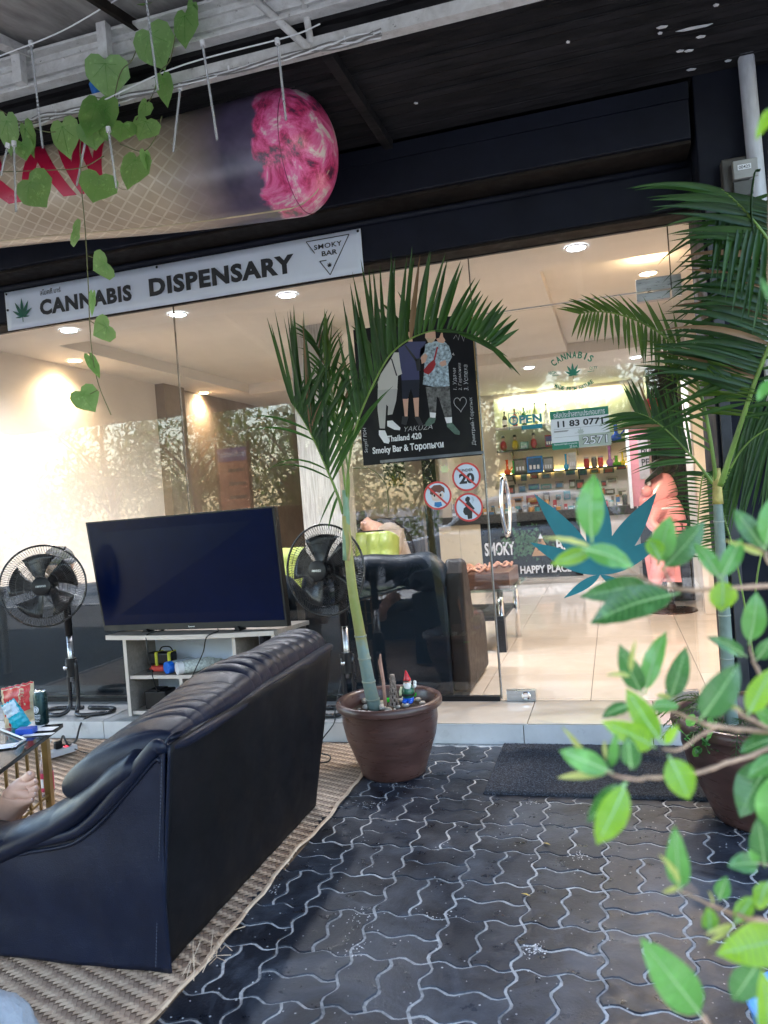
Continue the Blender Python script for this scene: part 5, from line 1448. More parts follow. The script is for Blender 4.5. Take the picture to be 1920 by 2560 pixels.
lying_bottle('bottle', 'clear bottle with a wide blue lid lying beside the zip bag', (-2.515, 3.97, .374), (-2.42, 4.15, .372), .036, pl1, mat('blue_lid', (.01, .13, .6), .3), .5)
lb = lying_bottle('bottle', 'white printed tumbler with a white lid lying right of the blue-lidded bottle', (-2.425, 3.94, .375), (-2.26, 4.14, .372), .037, mat('printed_white_tumbler', (.60, .64, .60), .3, var=.4, vs=70), M['white'], .4)
ad = thing('power_adapter', 'black boxy power adapter on the bottom shelf of the cabinet', 'adapter', (-2.65, 4.0, .13))
MB().box(-2.70, -2.56, 3.95, 4.07, .1315, .235).build('case', M['black'], ad, bevel=.008)
MB().box(-2.68, -2.60, 3.96, 4.05, .235, .243).build('top_ridge', M['black'], ad, bevel=.003)

# ================================================================== stand fans
def fan(label, head, base, tiltz, nm='AMARISO'):
    t = thing('stand_fan', label, 'fan', (base[0], base[1], .1), 'black stand fans in front of the glass')
    c = Vector(head); Rr = .235
    nrm = Vector((math.sin(R(tiltz)), -math.cos(R(tiltz)), .06)).normalized()
    u = nrm.cross(V(0, 0, 1)).normalized(); v = u.cross(nrm)
    if v.z < 0: v = -v
    def P(r, a, d): return c+u*(r*math.cos(a))+v*(r*math.sin(a))+nrm*d
    def dome(r): return .062*math.cos(min(1, r/Rr)*math.pi/2)**.8
    for sg, nmg in ((1, 'front_guard'), (-1, 'rear_guard')):
        m_ = MB(); N = 96
        for k in range(N):
            a = 2*math.pi*k/N
            pts = []
            for j in range(7):
                r = .052+(Rr-.052)*j/6; a2 = a+(.35*(1-j/6) if sg > 0 else 0)
                pts.append(P(r, a2, sg*(dome(r)+.008)))
            m_.tube(pts, .0011, 3, cap=False)
        for r in (.095, .14, .185):
            m_.tube([P(r, 2*math.pi*k/48, sg*(dome(r)+.006)) for k in range(49)], .0014, 4, cap=False)
        m_.build(nmg, M['blackm'], t)
    MB().tube([P(Rr, 2*math.pi*k/60, 0) for k in range(61)], .006, 6, cap=False).build('outer_ring', M['blackm'], t, smooth=True)
    Mx = Matrix((u.to_4d(), v.to_4d(), nrm.to_4d(), (0, 0, 0, 1))); Mx = Mx.transposed()
    Mx = Matrix(((u.x, v.x, nrm.x, 0), (u.y, v.y, nrm.y, 0), (u.z, v.z, nrm.z, 0), (0, 0, 0, 1)))
    MB().lathe([(.055, .058), (.052, .072), (.035, .078), (0, .079)], c, 24, Mx).build('hub_badge', M['black'], t, smooth=True, auto=50)
    text(nm, -.028, .028, -.006, .006, 0, M['steel'], t, name='badge_lettering', fn=lambda X, Z: c+u*(X if u.x > 0 else -X)+v*Z+nrm*.0805)
    MB().lathe([(.03, -.02), (.035, .02), (.02, .03)], c, 16, Mx).build('blade_hub', M['black'], t, smooth=True)
    for b in range(5):
        a0 = b*2*math.pi/5
        def fb(uu, vv):
            r = .03+.155*vv; a = a0+.62*(uu-.5)*(1.1+.5*vv)+.25*vv
            return P(r, a, .022*(.5-uu)*2)
        MB().grid(fb, 6, 6).build('blade', mat('smoked_blade', (.02, .02, .022), .25) if 'smoked_blade' not in bpy.data.materials else bpy.data.materials['smoked_blade'], t, smooth=True, solid=.003)
    MB().lathe([(.045, -.20), (.06, -.17), (.062, -.09), (.05, -.06)], c, 20, Mx).build('motor_housing', M['black'], t, smooth=True, auto=50)
    MB().tube([P(Rr+.004, math.pi*.68, 0), P(Rr+.022, math.pi*.68, .004)], .006, 6).build('guard_clip', M['black'], t)
    bx, by = base[0], base[1]
    nk = c-nrm*.13
    MB().tube([nk, V(bx, by, c.z-.12), V(bx, by, c.z-.32)], [.022, .024, .022], 12).build('neck', M['black'], t, smooth=True)
    for q in range(4): pass
    MB().tube([(bx, by, c.z-.32), (bx, by, .30)], .0165, 14).build('steel_pole', M['steel'], t, smooth=True)
    MB().tube([(bx, by, .46 if c.z < .8 else .44), (bx, by, .33)], .030, 14).build('clamp', M['black'], t, smooth=True, auto=40)
    MB().tube([(bx-.01, by-.028, .39), (bx-.01, by-.05, .39)], .012, 8).build('knob', M['chrome'], t, smooth=True)
    for s in (-1, 1):
        p = [V(bx+s*.028, by, .43), V(bx+s*.028, by, .20), V(bx+s*.032, by-.02, .135), V(bx+s*.055, by-.055, .116), V(bx+s*.12, by-.06, .114), V(bx+s*.22, by-.01, .114), V(bx+s*.235, by+.05, .114), V(bx+s*.18, by+.09, .114), V(bx+s*.02, by+.10, .114)]
        MB().tube(spline(p, 50), .0125, 10).build('base_loop', M['blackm'], t, smooth=True)
    return t
YH = 3.78
hl = at(108, 1465, y=YH)
fan('black stand fan at the left, standing on the step beside the television', hl, (at(177, 1640, y=3.95).x, 3.95), 30)
hr = at(812, 1425, y=YH)
fan('black stand fan turned sideways behind the potted palm trunk', hr, (at(872, 1700, y=3.96).x, 3.96), -12)
cable('fan_cable', 'thin black cable running from the right fan down onto the bamboo mat', [at(852, 1700, y=3.9), at(843, 1770, y=3.85)+V(0, -.03, 0), at(835, 1808, y=3.80), at(805, 1850, z=.02), at(800, 1880, z=.02), at(825, 1890, z=.02), at(818, 1905, z=.02), at(780, 1907, z=.02)], .0035)
# power strip and its cables
st_ = thing('power_strip', 'white power strip with a red switch on the bamboo mat', 'power strip', (-2.95, 3.6, 0))
a, b = at(112, 1885, z=.04), at(188, 1862, z=.04); a.z = b.z = 0
d = (b-a); L = d.length; rzz = math.atan2(d.y, d.x); mid = (a+b)/2
T = Matrix.Translation((mid.x, mid.y, .012)) @ Matrix.Rotation(rzz, 4, 'Z')
MB().box(-L/2, L/2, -.026, .026, 0, .034, T).build('strip_body', M['white'], st_, bevel=.004)
MB().box(L/2-.06, L/2-.035, -.01, .01, .034, .038, T).build('red_switch', mat('red_switch', (.8, .03, .05), .3, emit=(1, .05, .08), est=.4), st_)
MB().box(-.03, .01, -.016, .016, .034, .075, T).build('black_plug', M['black'], st_, bevel=.008)
MB().box(-.09, -.06, -.014, .014, .034, .085, T).build('white_plug', M['white'], st_, bevel=.008)
cable('strip_cable', 'bundle of black cables running from the left fan down to the power strip', [V(-3.02, 3.93, .12), at(205, 1805, y=3.83), at(190, 1850, z=.02), at(170, 1862, z=.06), at(158, 1840, z=.08), at(150, 1858, z=.07)], .006)
cable('strip_cable', 'black cable curling from the power strip to behind the near sofa', [at(155, 1862, z=.06), at(180, 1870, z=.03), at(215, 1882, z=.015), at(260, 1884, z=.015), at(300, 1870, z=.015)], .0035)
cable('strip_cable', 'short white cable at the left end of the power strip', [at(128, 1850, z=.09), at(122, 1862, z=.05), at(110, 1885, z=.02), at(104, 1900, z=.015)], .0035, m=M['white'])
# ================================================================== near black sofa, seen from behind
so_ = thing('leather_sofa', 'large navy-black leather sofa in the foreground with a puckered roll along its back', 'sofa', (-1.6, 2.4, 0), None)
L_ = M['leather']
YN, YFr = 1.82, 2.955
# outer back, leaning outward at the top
def backx(z): return -1.262+.078*min(1, z/.62)
def ytop(y, z): return y
def fn(u, v):
    z = .012+.62*v; y = YN+.004+(YFr-YN+.12*v)*u+.07*v*(1-u)*0
    x = backx(z)+.004*math.sin(u*9)*math.sin(v*5)+.0015*math.sin(u*40+v*9)
    return V(x, y, z)
MB().grid(fn, 60, 24).build('back_outer', mat('matt_black_backing', (.0035, .0036, .0055), .6, var=.4, vs=4, bs=200, bst=.15, spec=.18), so_, smooth=True, solid=.006)
# end panel at the camera end: arm profile
profA = [(-2.35, .02), (-2.35, .30), (-2.05, .285), (-1.90, .30), (-1.76, .325), (-1.62, .375), (-1.48, .445), (-1.36, .52), (-1.26, .590), (-1.205, .62), (-1.193, .60), (-1.262, .02)]
ARM = [(-2.35, .33)]+[(at(a, b, y=1.82).x, at(a, b, y=1.82).z) for a, b in ((0, 2122), (90, 2115), (180, 2096), (230, 2064), (271, 2024), (330, 1955), (392, 1880))]+[(-1.19, .635)]
def fe(u, v):
    # u from left (-2.35) to the back corner, v from floor to profile
    top = ARM
    q = u*(len(top)-1); k = min(int(q), len(top)-2); w_ = q-k
    X = top[k][0]*(1-w_)+top[k+1][0]*w_; Z = top[k][1]*(1-w_)+top[k+1][1]*w_
    z = .012+(Z-.012)*v
    x = X+(-1.262+(X+1.19)*1.0 - X + 0)*(1-v)*max(0, (u-.85)/.15)*1.0 if u > .85 else X
    if u > .85: x = X*(v)+(1-v)*(X-.072*(u-.85)/.15)
    return V(x, YN-.006*math.sin(math.pi*v)*math.sin(math.pi*u)-.002*math.sin(u*23+v*4)-.003*math.sin(v*9+u*5), z)
MB().grid(fe, 70, 30).build('end_panel', L_, so_, smooth=True, solid=.008)
# corner seam with piping
MB().tube([V(backx(z)+.001, YN+.002, z) for z in [.012+.62*k/20 for k in range(21)]], .0045, 6).build('corner_piping', L_, so_, smooth=True)
sx_ = MB()
for k in range(60):
    z = .03+.58*k/60
    sx_.tube([V(backx(z)-.014, YN-.0075, z), V(backx(z)-.014, YN-.0075, z+.006)], .0011, 4)
sx_.build('corner_stitching', mat('navy_thread', (.05, .06, .09), .7), so_)
# body under
MB().prism([(-1.46, .03), (-1.46, .54), (-1.22, .58), (-1.28, .03)], YN+.02, YFr+.04).box(-2.33, -1.46, YN+.012, YN+.19, .03, .27).build('body', L_, so_, bevel=.01)
# padded arm top near the camera: sweeps from the front up into the back roll
arm_c = [(-2.35, .335)]+[(at(a, b, y=1.92).x, at(a, b, y=1.92).z-.035) for a, b in ((0, 2080), (70, 2058), (130, 2030), (190, 2000), (250, 1960), (310, 1905), (370, 1860))]+[(-1.24, .58)]
def armf(u, v):
    q = u*(len(arm_c)-1); pts = [V(a, 0, b) for a, b in arm_c]
    k = min(int(q), len(pts)-2); c = spline(pts, 1)[0] if False else pts[k].lerp(pts[k+1], q-k)
    a = 2*math.pi*v
    tk_ = 1-max(0, (u-.86)/.14)**2*.75
    ry = .115*tk_; rz_ = .054*tk_
    wr = .0035*math.sin(u*40+2.5*math.sin(a))*max(0, math.sin(a))*(.3+.7*u)
    y = YN+.083+ry*math.cos(a); z = c.z+(rz_+wr)*math.sin(a)
    return V(c.x-.01*math.cos(a)*u, y, z)
def ruled(u, v):
    q = u*(len(ARM)-1); k = min(int(q), len(ARM)-2); w_ = q-k
    a0 = V(ARM[k][0]*(1-w_)+ARM[k+1][0]*w_, YN-.002, ARM[k][1]*(1-w_)+ARM[k+1][1]*w_)
    X = a0.x; cz_ = None
    for (xa, za), (xb, zb) in zip(arm_c[:-1], arm_c[1:]):
        if xa <= X <= xb: cz_ = za+(zb-za)*(X-xa)/(xb-xa)
    if cz_ is None: cz_ = arm_c[0][1] if X < arm_c[0][0] else arm_c[-1][1]
    b0 = V(X, YN+.09, max(cz_, a0.z)+.01)
    return a0.lerp(b0, v)+V(0, -.004*math.sin(math.pi*v), .012*math.sin(math.pi*v))
MB().grid(ruled, 90, 8).build('arm_side', L_, so_, smooth=True, solid=.004)
MB().grid(armf, 110, 28).build('arm_pad', L_, so_, smooth=True)
pass
# puckered back roll: a fat pad along the top, folds across it
random.seed(3)
cr = [random.uniform(0, 6.28) for _ in range(12)]
def rollc(u):
    e = min(1, u/.45)
    return V(-1.395+.066*e, 1.835+1.31*u, .545+.087*e**.8+.012*u), R(25-19*e), .212-.082*e-.014*u, .056+.022*e-.006*u
def rollp(u, a, off=0.0):
    c, tl, rx, rz_ = rollc(u)
    end = math.sqrt(max(0, 1-(max(0, (.035-u))/.035)**2)) * math.sqrt(max(0, 1-(max(0, (u-.955))/.045)**2))
    end = max(.04, end)
    ph = u*118+1.6*math.sin(a+.6)+1.5*math.sin(u*17+cr[2])+.9*math.sin(u*41+cr[5])
    top = max(0, math.sin(a+.25))
    amp = .0068*top*(.25+.75*abs(math.sin(u*9.3+cr[1])))*(1.25 if u > .3 else .8)
    w_ = amp*(abs(math.sin(ph*.5))**.45*2-1.3)+.005*math.sin(u*13+a*2+cr[3])
    ca1 = math.copysign(abs(math.cos(a))**.8, math.cos(a)); sa1 = math.copysign(abs(math.sin(a))**.85, math.sin(a))
    x = (rx*end+off+w_*.4)*ca1; z = (rz_*end+off+w_)*sa1
    return V(c.x+x*math.cos(tl)-z*math.sin(tl), c.y, c.z+x*math.sin(tl)+z*math.cos(tl))
MB().grid(lambda u, v: rollp(u, 2*math.pi*v), 460, 56).build('back_roll', L_, so_, smooth=True)
# fat hem along the outside of the roll, running on down the arm
def hemc(u):
    c, tl, rx, rz_ = rollc(.03+.955*u)
    a = R(-24+8*u); x = (rx+.004)*math.cos(a); z = (rz_+.008)*math.sin(a)
    return V(c.x+x*math.cos(tl)-z*math.sin(tl)+.003*math.sin(u*9), c.y, c.z+x*math.sin(tl)+z*math.cos(tl)+.002*math.sin(u*15+1))
lead = [V(a, YN-.006, b+.014) for a, b in ARM[:-1]]
hp2 = spline(lead+[V(-1.205, YN+.004, .622)]+[hemc(q) for q in (.03, .08, .15, .3, .45, .6, .75, .9, 1.0)], 140)
MB().tube(hp2, [.013+.006*min(1, k/70)**2+.002*math.sin(k*.17) for k in range(141)], 12, flat=1.25).build('outer_hem', L_, so_, smooth=True)
hp3 = [V(p.x-.004, p.y, p.z-.024-.014*min(1, k/70)) for k, p in enumerate(hp2)]
MB().tube(hp3, .0055, 6).build('hem_piping', L_, so_, smooth=True)
# inner face of the back
for x, y in ((-1.30, 1.86), (-2.25, 1.86), (-1.31, 2.9)): MB().tube([(x, y, -.0), (x, y, .03)], .02, 10).build('foot', M['white'], so_)

# ================================================================== side table and what stands on it
tb = thing('side_table', 'low table with a black top and gold metal bars at the left edge', 'table', (-2.3, 2.4, 0))
zt_ = .445
ca_, cb_, cc_ = at(158, 1808, z=zt_), at(0, 1925, z=zt_), at(0, 1790, z=zt_)
d1 = (ca_-cb_); d1.z = 0; d1.normalize(); nrm2 = V(-d1.y, d1.x, 0)
if nrm2.x > 0: nrm2 = -nrm2
A0 = ca_; B0 = ca_-d1*1.05
poly = [A0, B0, B0+nrm2*.6, A0+nrm2*.6]
MB().prism([(p.x, p.y) for p in poly], zt_-.016, zt_, plane='XY').build('black_top', mat('black_glass_top', (.008, .008, .01), .12), tb, bevel=.002)
gl_ = [A0-d1*.16, B0, B0+nrm2*.5, A0-d1*.16+nrm2*.5]
for k in range(9):
    p = A0-d1*(.10+.085*k)+nrm2*.035
    wdt = .016 if k == 0 else .006
    MB().cb((p.x, p.y, (zt_-.016)/2), (wdt*2, wdt*1.4, zt_-.018), math.atan2(d1.y, d1.x)).build('leg' if k == 0 else 'bar', M['gold'], tb, bevel=.001)
p0, p1 = A0-d1*.10+nrm2*.035, B0+nrm2*.035
MB().tube([V(p0.x, p0.y, .20), V(p1.x, p1.y, .20)], .005, 6).build('cross_rail', M['gold'], tb)
MB().tube([V(p0.x, p0.y, zt_-.03), V(p1.x, p1.y, zt_-.03)], .006, 6).build('cross_rail', M['gold'], tb)
def onT(px, py): p = at(px, py, z=zt_); return p
cn_ = thing('drink_can', 'tall dark green coffee drink can with a white emblem on the table', 'can', (-2.2, 2.5, zt_))
p = onT(106, 1811)
MB().lathe([(.022, 0), (.0265, .006), (.0265, .122), (.022, .133), (.021, .136), (.018, .133), (0, .133)], p, 24).build('can_body', mat('dark_green_can', (.010, .035, .038), .28, .5, var=.3), cn_, smooth=True, auto=35)
MB().lathe([(.0225, .1335), (.0225, .1365), (.0205, .1375), (.0195, .1345), (0, .1345)], p, 24).build('can_lid', M['chrome'], cn_, smooth=True)
def on_can(ang0, r):
    def g(X, Z):
        a = R(-98)+X/r; return V(p.x+(r+.0004)*math.cos(a), p.y+(r+.0004)*math.sin(a), p.z+Z)
    return g
fnc = on_can(0, .0266)
text('STARBUCKS', -.018, .018, .040, .046, 0, M['paper'], cn_, fn=fnc, bold=.02); text('DOUBLESHOT', -.018, .018, .028, .037, 0, M['paper'], cn_, fn=fnc, bold=.02); text('ESPRESSO', -.012, .012, .018, .024, 0, M['paper'], cn_, fn=fnc)
m_ = MB()
for (a0, a1, rr, w__) in ((0, 360, .0125, .0016), (0, 360, .005, .0025)):
    m_.tube([fnc(rr*math.cos(R(q)), .066+rr*math.sin(R(q))) for q in range(a0, a1+1, 15)], w__, 4, cap=False)
for s in (-1, 1):
    for q in range(3): m_.tube([fnc(s*(.004+.002*q), .058), fnc(s*(.006+.003*q), .074)], .0008, 4)
m_.build('round_emblem', M['paper'], cn_)
def pouch(name, label, pts, Y, thick, m, printm, parts):
    """a soft packet: outline on an upright plane, puffed in the middle"""
    t = thing(name, label, 'packet', tuple(pts[0]))
    a, b, c, d = pts                         # TL TR BR BL
    def f(sgn):
        def g(u, v):
            P = (a.lerp(b, u)).lerp(d.lerp(c, u), v)
            puff = thick*math.sin(math.pi*min(1, max(0, u)))**.6*math.sin(math.pi*v)**.6
            wr = .003*math.sin(u*19+v*7)+.002*math.sin(v*31)
            return P+V(.002*math.sin(v*40), -sgn*(puff+wr*.6), .003*math.sin(u*30)*(1-v))
        return g
    MB().grid(f(1), 20, 24).build('front', m, t, smooth=True); MB().grid(f(-1), 12, 12).build('back', m, t, smooth=True)
    for (u0, u1, v0, v1, mm_, nm) in parts:
        MB().grid(lambda u, v: f(1)(u0+(u1-u0)*u, v0+(v1-v0)*v)+V(0, -.0012, 0), 10, 12).build(nm, mm_, t, smooth=True)
    return t, f(1)
crm = mat('cream_foil', (.55, .45, .30), .35, var=.2, vs=12); redf = mat('red_foil', (.50, .02, .03), .3, var=.25, vs=10); cyan = mat('cyan_foil', (.02, .38, .50), .3, var=.3, vs=14); pale = mat('pale_foil', (.45, .55, .65), .3, var=.3, vs=30)
Yp = onT(50, 1800).y+.05
pc_ = [at(2, 1722, y=Yp), at(84, 1702, y=Yp), at(86, 1800, y=Yp), at(14, 1828, y=Yp)]
t, g = pouch('snack_packet', 'red and cream foil snack packet standing open on the table', pc_, Yp, .02, crm, redf, [(.10, .92, .06, .68, redf, 'red_print'), (.02, .98, .0, .04, redf, 'red_top_band'), (.62, .80, .12, .55, crm, 'cream_panel'), (.2, .4, .82, .95, redf, 'red_mark')])
text('CHIPS', .3, .7, 0, .05, 0, M['paper'], t, fn=lambda X, Z: g(X, .045-Z*.3)+V(0, -.003, 0))
text('BAKED', 0, 1, 0, 1, 0, redf, t, fn=lambda X, Z: g(.65+.12*Z, .15+.36*X)+V(0, -.003, 0))
Yq = onT(50, 1815).y-.02
pc_ = [at(2, 1765, y=Yq), at(36, 1745, y=Yq), at(78, 1808, y=Yq), at(40, 1835, y=Yq)]
t, g = pouch('snack_packet', 'crumpled turquoise snack packet leaning on the red packet', pc_, Yq, .018, cyan, pale, [(.05, .95, .04, .48, pale, 'pale_print')])
bb = thing('cigarette_packet', 'flat blue packet lying at the front of the table', 'packet', (-2.1, 2.4, zt_))
a, b = onT(44, 1836), onT(88, 1833); rz2 = math.atan2((b-a).y, (b-a).x); c_ = (a+b)/2
T = Matrix.Translation((c_.x, c_.y, zt_+.001)) @ Matrix.Rotation(rz2, 4, 'Z')
MB().box(-.034, .034, -.02, .025, 0, .022, T).build('packet_body', mat('royal_blue_card', (.01, .07, .45), .35), bb, bevel=.002)
text('SNACK BAR', 0, 1, 0, 1, 0, M['paper'], bb, fn=lambda X, Z: T @ V(-.028+.056*X, -.0208, .008+.007*Z)) if False else None
pp_ = thing('paper_sheets', 'white papers and a clear tray spread on the black table top', 'paper', tuple(onT(60, 1850)))
for (px, py, w_, h_, rr, nm) in ((112, 1825, .09, .05, 10, 'paper_sheet'), (95, 1838, .12, .03, 14, 'paper_sheet'), (8, 1870, .10, .06, 30, 'paper_sheet'), (85, 1818, .07, .05, -5, 'paper_sheet')):
    q = onT(px, py); T = Matrix.Translation((q.x, q.y, zt_+.0025+.0008*(px % 5))) @ Matrix.Rotation(R(rr), 4, 'Z')
    MB().box(-w_/2, w_/2, -h_/2, h_/2, 0, .0008, T).build(nm, M['ltblue'] if px == 8 else M['paper'], pp_)
MB().tube([onT(2, 1827)+V(0, 0, .006), onT(64, 1852)+V(0, 0, .006), onT(30, 1872)+V(0, 0, .006)], .004, 6).build('tray_rim', M['white'], pp_)
# bottle with a pink label standing on the mat behind the table leg
bt_ = thing('drink_bottle', 'clear bottle with a pink label on the mat behind the gold table leg', 'bottle', tuple(at(118, 1990, z=.01)))
p = at(119, 1985, z=.008)
MB().lathe([(.030, 0), (.032, .01), (.032, .12), (.022, .155), (.013, .17), (.013, .19)], p, 18).build('body', mat('clear_pet_pinkish', (.6, .45, .47), .12, alpha=.45), bt_, smooth=True, auto=50)
MB().lathe([(.0325, .02), (.0325, .105)], p, 18, caps=False).build('label_band', mat('pink_label', (.62, .05, .12), .4), bt_, smooth=True)
box('white_label_patch', p.x-.012, p.x+.012, p.y-.036, p.y-.033, p.z+.04, p.z+.08, M['paper'], bt_)
MB().lathe([(.0145, .175), (.0145, .195), (0, .195)], p, 14).build('cap', M['white'], bt_)
# ================================================================== foot and knee
ft = thing('person', 'bare foot and shin of someone lying on the near sofa, toes pointing up', 'person', (-2.1, 2.05, .35))
def Q(px, py, y): return at(px, py, y=y)
Yf = 2.06
pts = [Q(-190, 2230, Yf-.25), Q(-60, 2140, Yf-.10), Q(-14, 2085, Yf), Q(10, 2040, Yf), Q(32, 2003, Yf), Q(50, 1975, Yf), Q(62, 1962, Yf),
       Q(-6, 2100, Yf+.03),
       Q(64, 1950, Yf-.005), Q(76, 1938, Yf-.005), Q(80, 1933, Yf-.005),
       Q(78, 1962, Yf-.012), Q(88, 1954, Yf-.014), Q(91, 1951, Yf-.014),
       Q(80, 1976, Yf-.018), Q(91, 1970, Yf-.022), Q(94, 1968, Yf-.022),
       Q(76, 1990, Yf-.022), Q(88, 1985, Yf-.026), Q(91, 1983, Yf-.026),
       Q(68, 2004, Yf-.026), Q(80, 2000, Yf-.03), Q(83, 1998, Yf-.03)]
ed = [(0, 1), (1, 2), (2, 3), (3, 4), (4, 5), (5, 6), (2, 7), (6, 8), (8, 9), (9, 10), (6, 11), (11, 12), (12, 13), (6, 14), (14, 15), (15, 16), (5, 17), (17, 18), (18, 19), (4, 20), (20, 21), (21, 22)]
rd = [.055, .050, .046, .046, .046, .042, .034, .036, .0185, .0175, .015, .0125, .012, .010, .012, .0115, .0095, .0115, .011, .009, .011, .010, .0085]
skin('body', pts, ed, rd, M['skin'], ft)
m_ = MB()
for i in (10, 13, 16, 19, 22):
    q = pts[i]; m_.ell(q+V(.002, -rd[i]*.85, rd[i]*.35), (rd[i]*.55, rd[i]*.3, rd[i]*.45), 8, 6)
m_.build('toenails', mat('toenail', (.72, .50, .44), .3), ft, smooth=True)
kn = thing('person', 'knee of the photographer in pale blue-grey cotton trousers at the lower left corner', 'person', (-1.2, 1.2, .3))
kp = [at(-330, 2900, z=.15), at(-120, 2620, z=.30), at(-20, 2535, z=.36), at(40, 2640, z=.28), at(60, 3000, z=.05)]
o = skin('trouser_leg', kp, [(0, 1), (1, 2), (2, 3), (3, 4)], [.11, .095, .078, .07, .06], mat('pale_blue_cotton', (.26, .29, .34), .85, var=.12, vs=9, bs=26, bst=.6, bd=.02), kn, sub=3)
for v in o.data.vertices:
    n = noise.noise(v.co*14)*.008+noise.noise(v.co*34)*.005-abs(noise.noise(v.co*22+Vector((3,1,2))))*.010
    v.co += v.normal*n
# ================================================================== blue thing at the lower right edge
bq = thing('blue_basin', 'light blue plastic basin cut off by the lower right edge', 'basin', (.3, 1.45, 0))
c_ = at(2040, 2520, z=.16)
MB().lathe([(.09, .0), (.115, .10), (.125, .155), (.130, .16), (.125, .165), (.11, .10), (.085, .01), (0, .01)], (c_.x, c_.y, 0), 32).build('bowl', mat('sky_blue_plastic', (.12, .32, .72), .3), bq, smooth=True)
# ================================================================== doormat
dm = thing('doormat', 'dark charcoal fibre doormat in front of the glass door', 'doormat', (-.2, 3.5, 0))
mx0, mx1, my0, my1 = -.60, .28, 3.165, 3.79
def fdm(u, v):
    x = mx0+(mx1-mx0)*u; y = my0+(my1-my0)*v
    e = min(u, 1-u)*(mx1-mx0); f_ = min(v, 1-v)*(my1-my0)
    h = .013*min(1, min(e, f_)/.006)
    return V(x+.002*noise.noise(V(y*30, 0, 1)), y+.002*noise.noise(V(x*30, 3, 1)), .002+h+.0035*noise.noise(V(x*190, y*190, 0))*(h > .01))
MB().grid(fdm, 230, 160).build('fibre_pile', M['mat'], dm, smooth=False)
fk = MB(); random.seed(61)
for (px, py, rx_, ry_, n) in ((1333, 2376, .030, .035, 70), (1445, 2140, .04, .03, 26), (925, 2010, .07, .03, 45), (1000, 1965, .09, .03, 40), (905, 2290, .05, .06, 30), (690, 2180+40, .03, .05, 20), (1105, 2295, .06, .05, 14), (880, 2370, .05, .06, 30), (1330, 2008, .03, .012, 12)):
    c = at(px, py, z=.002)
    for k in range(n):
        x = c.x+random.gauss(0, rx_*.5); y = c.y+random.gauss(0, ry_*.5); s = random.uniform(.0008, .0032); q0 = random.random()*6
        fk.add([(x+s*random.uniform(.6, 1.3)*math.cos(q0+q), y+s*random.uniform(.6, 1.3)*math.sin(q0+q), .0025) for q in (0, 1.3, 2.5, 3.8, 5.0)], [(0, 1, 2, 3, 4)])
for k in range(420):
    x, y, s = random.uniform(-1.15, .6), random.uniform(1.2, 3.8), random.uniform(.0006, .0018)
    fk.add([(x-s, y, .0025), (x, y-s, .0025), (x+s, y, .0025), (x, y+s, .0025)], [(0, 1, 2, 3)])
o = fk.build('paint_specks', M['paper'], paving, recalc=False); o['kind'] = 'stuff'
for (px, py, lb) in ((1365, 2110, 'upper small yellow fallen leaf on the pavers below the doormat'), (1313, 2237, 'lower small yellow fallen leaf on the black pavers')):
    p = at(px, py, z=.004)
    o = MB().add([(p.x-.016, p.y+.008, .004), (p.x, p.y-.006, .009), (p.x+.018, p.y-.008, .005), (p.x+.004, p.y+.004, .007)], [(0, 1, 3), (1, 2, 3)]).build('fallen_leaf', mat('yellow_dead_leaf', (.6, .42, .08), .6) if 'yellow_dead_leaf' not in bpy.data.materials else bpy.data.materials['yellow_dead_leaf'], None)
    tag(o, lb, 'leaf')
# ================================================================== potted palms
def pot(label, cx, cy, rr, h, soil_z):
    t = thing('plant_pot', label, 'pot', (cx, cy, 0))
    b = rr*.60
    pr = [(b*.96, 0), (b, .008), (b*1.12, h*.18), (rr*.84, h*.5), (rr*.90, h*.72), (rr*.89, h*.86), (rr*.92, h*.885), (rr*.99, h*.90), (rr, h*.94), (rr*.985, h*.985), (rr*.95, h), (rr*.90, h*.99), (rr*.86, h*.95), (rr*.82, h*.80), (rr*.75, h*.5), (0, h*.5)]
    MB().lathe(pr, (cx, cy, 0), 64).build('pot_body', M['clay'], t, smooth=True, auto=60)
    def fs(u, v):
        a = 2*math.pi*u; r = rr*.80*v
        return V(cx+r*math.cos(a), cy+r*math.sin(a), soil_z+.012*noise.noise(V(cx+r*math.cos(a)*20, r*math.sin(a)*20, 1)))
    MB().grid(fs, 30, 10).build('soil', M['soil'], t, smooth=True)
    return t
p1 = (-1.045, 3.40); ph1 = .345
pot('wide brown glazed pot between the near sofa and the glass door', p1[0], p1[1], .243, ph1, .285)
# pebbles, green glass bits, stick, stump, gnome
random.seed(21)
pb_ = []
for k in range(46):
    a = random.uniform(0, 6.28); r = random.uniform(.02, .185); x, y = p1[0]+r*math.cos(a), p1[1]+r*math.sin(a)
    s = random.uniform(.008, .020)
    o = MB().ell((x, y, .292+s*.4), (s, s*.8, s*.65), 8, 6, Matrix.Rotation(random.random()*3, 4, 'Z')).build('pebble', M['stone'] if k % 3 else cmat((.62, .58, .52), .6), None, smooth=True)
    tag(o, 'pale pebble on the soil of the left pot', 'pebble', 'pebbles on the soil of the left pot')
gm = mat('green_glass_chip', (.04, .50, .03), .15)
for (px, py, lb) in ((1045, 1735, 'bright green chip right of the gnome'), (971, 1750, 'bright green chip left of the bark stump')):
    p = at(px, py, z=.305)
    tag(MB().cb(p, (.045, .025, .018), .3).build('glass_chip', gm, None, bevel=.005), lb, 'glass chip')
sk_ = tag(MB().tube([at(964, 1765, y=3.31), at(958, 1700, y=3.315), at(950, 1655, y=3.32), at(951, 1635, y=3.32)], [.0085, .0075, .009, .003], 8).build('dry_stick', mat('pinkish_dry_wood', (.36, .20, .15), .8, var=.3, vs=30), None, smooth=True), 'thin pinkish dry stick standing upright in the left pot', 'stick')
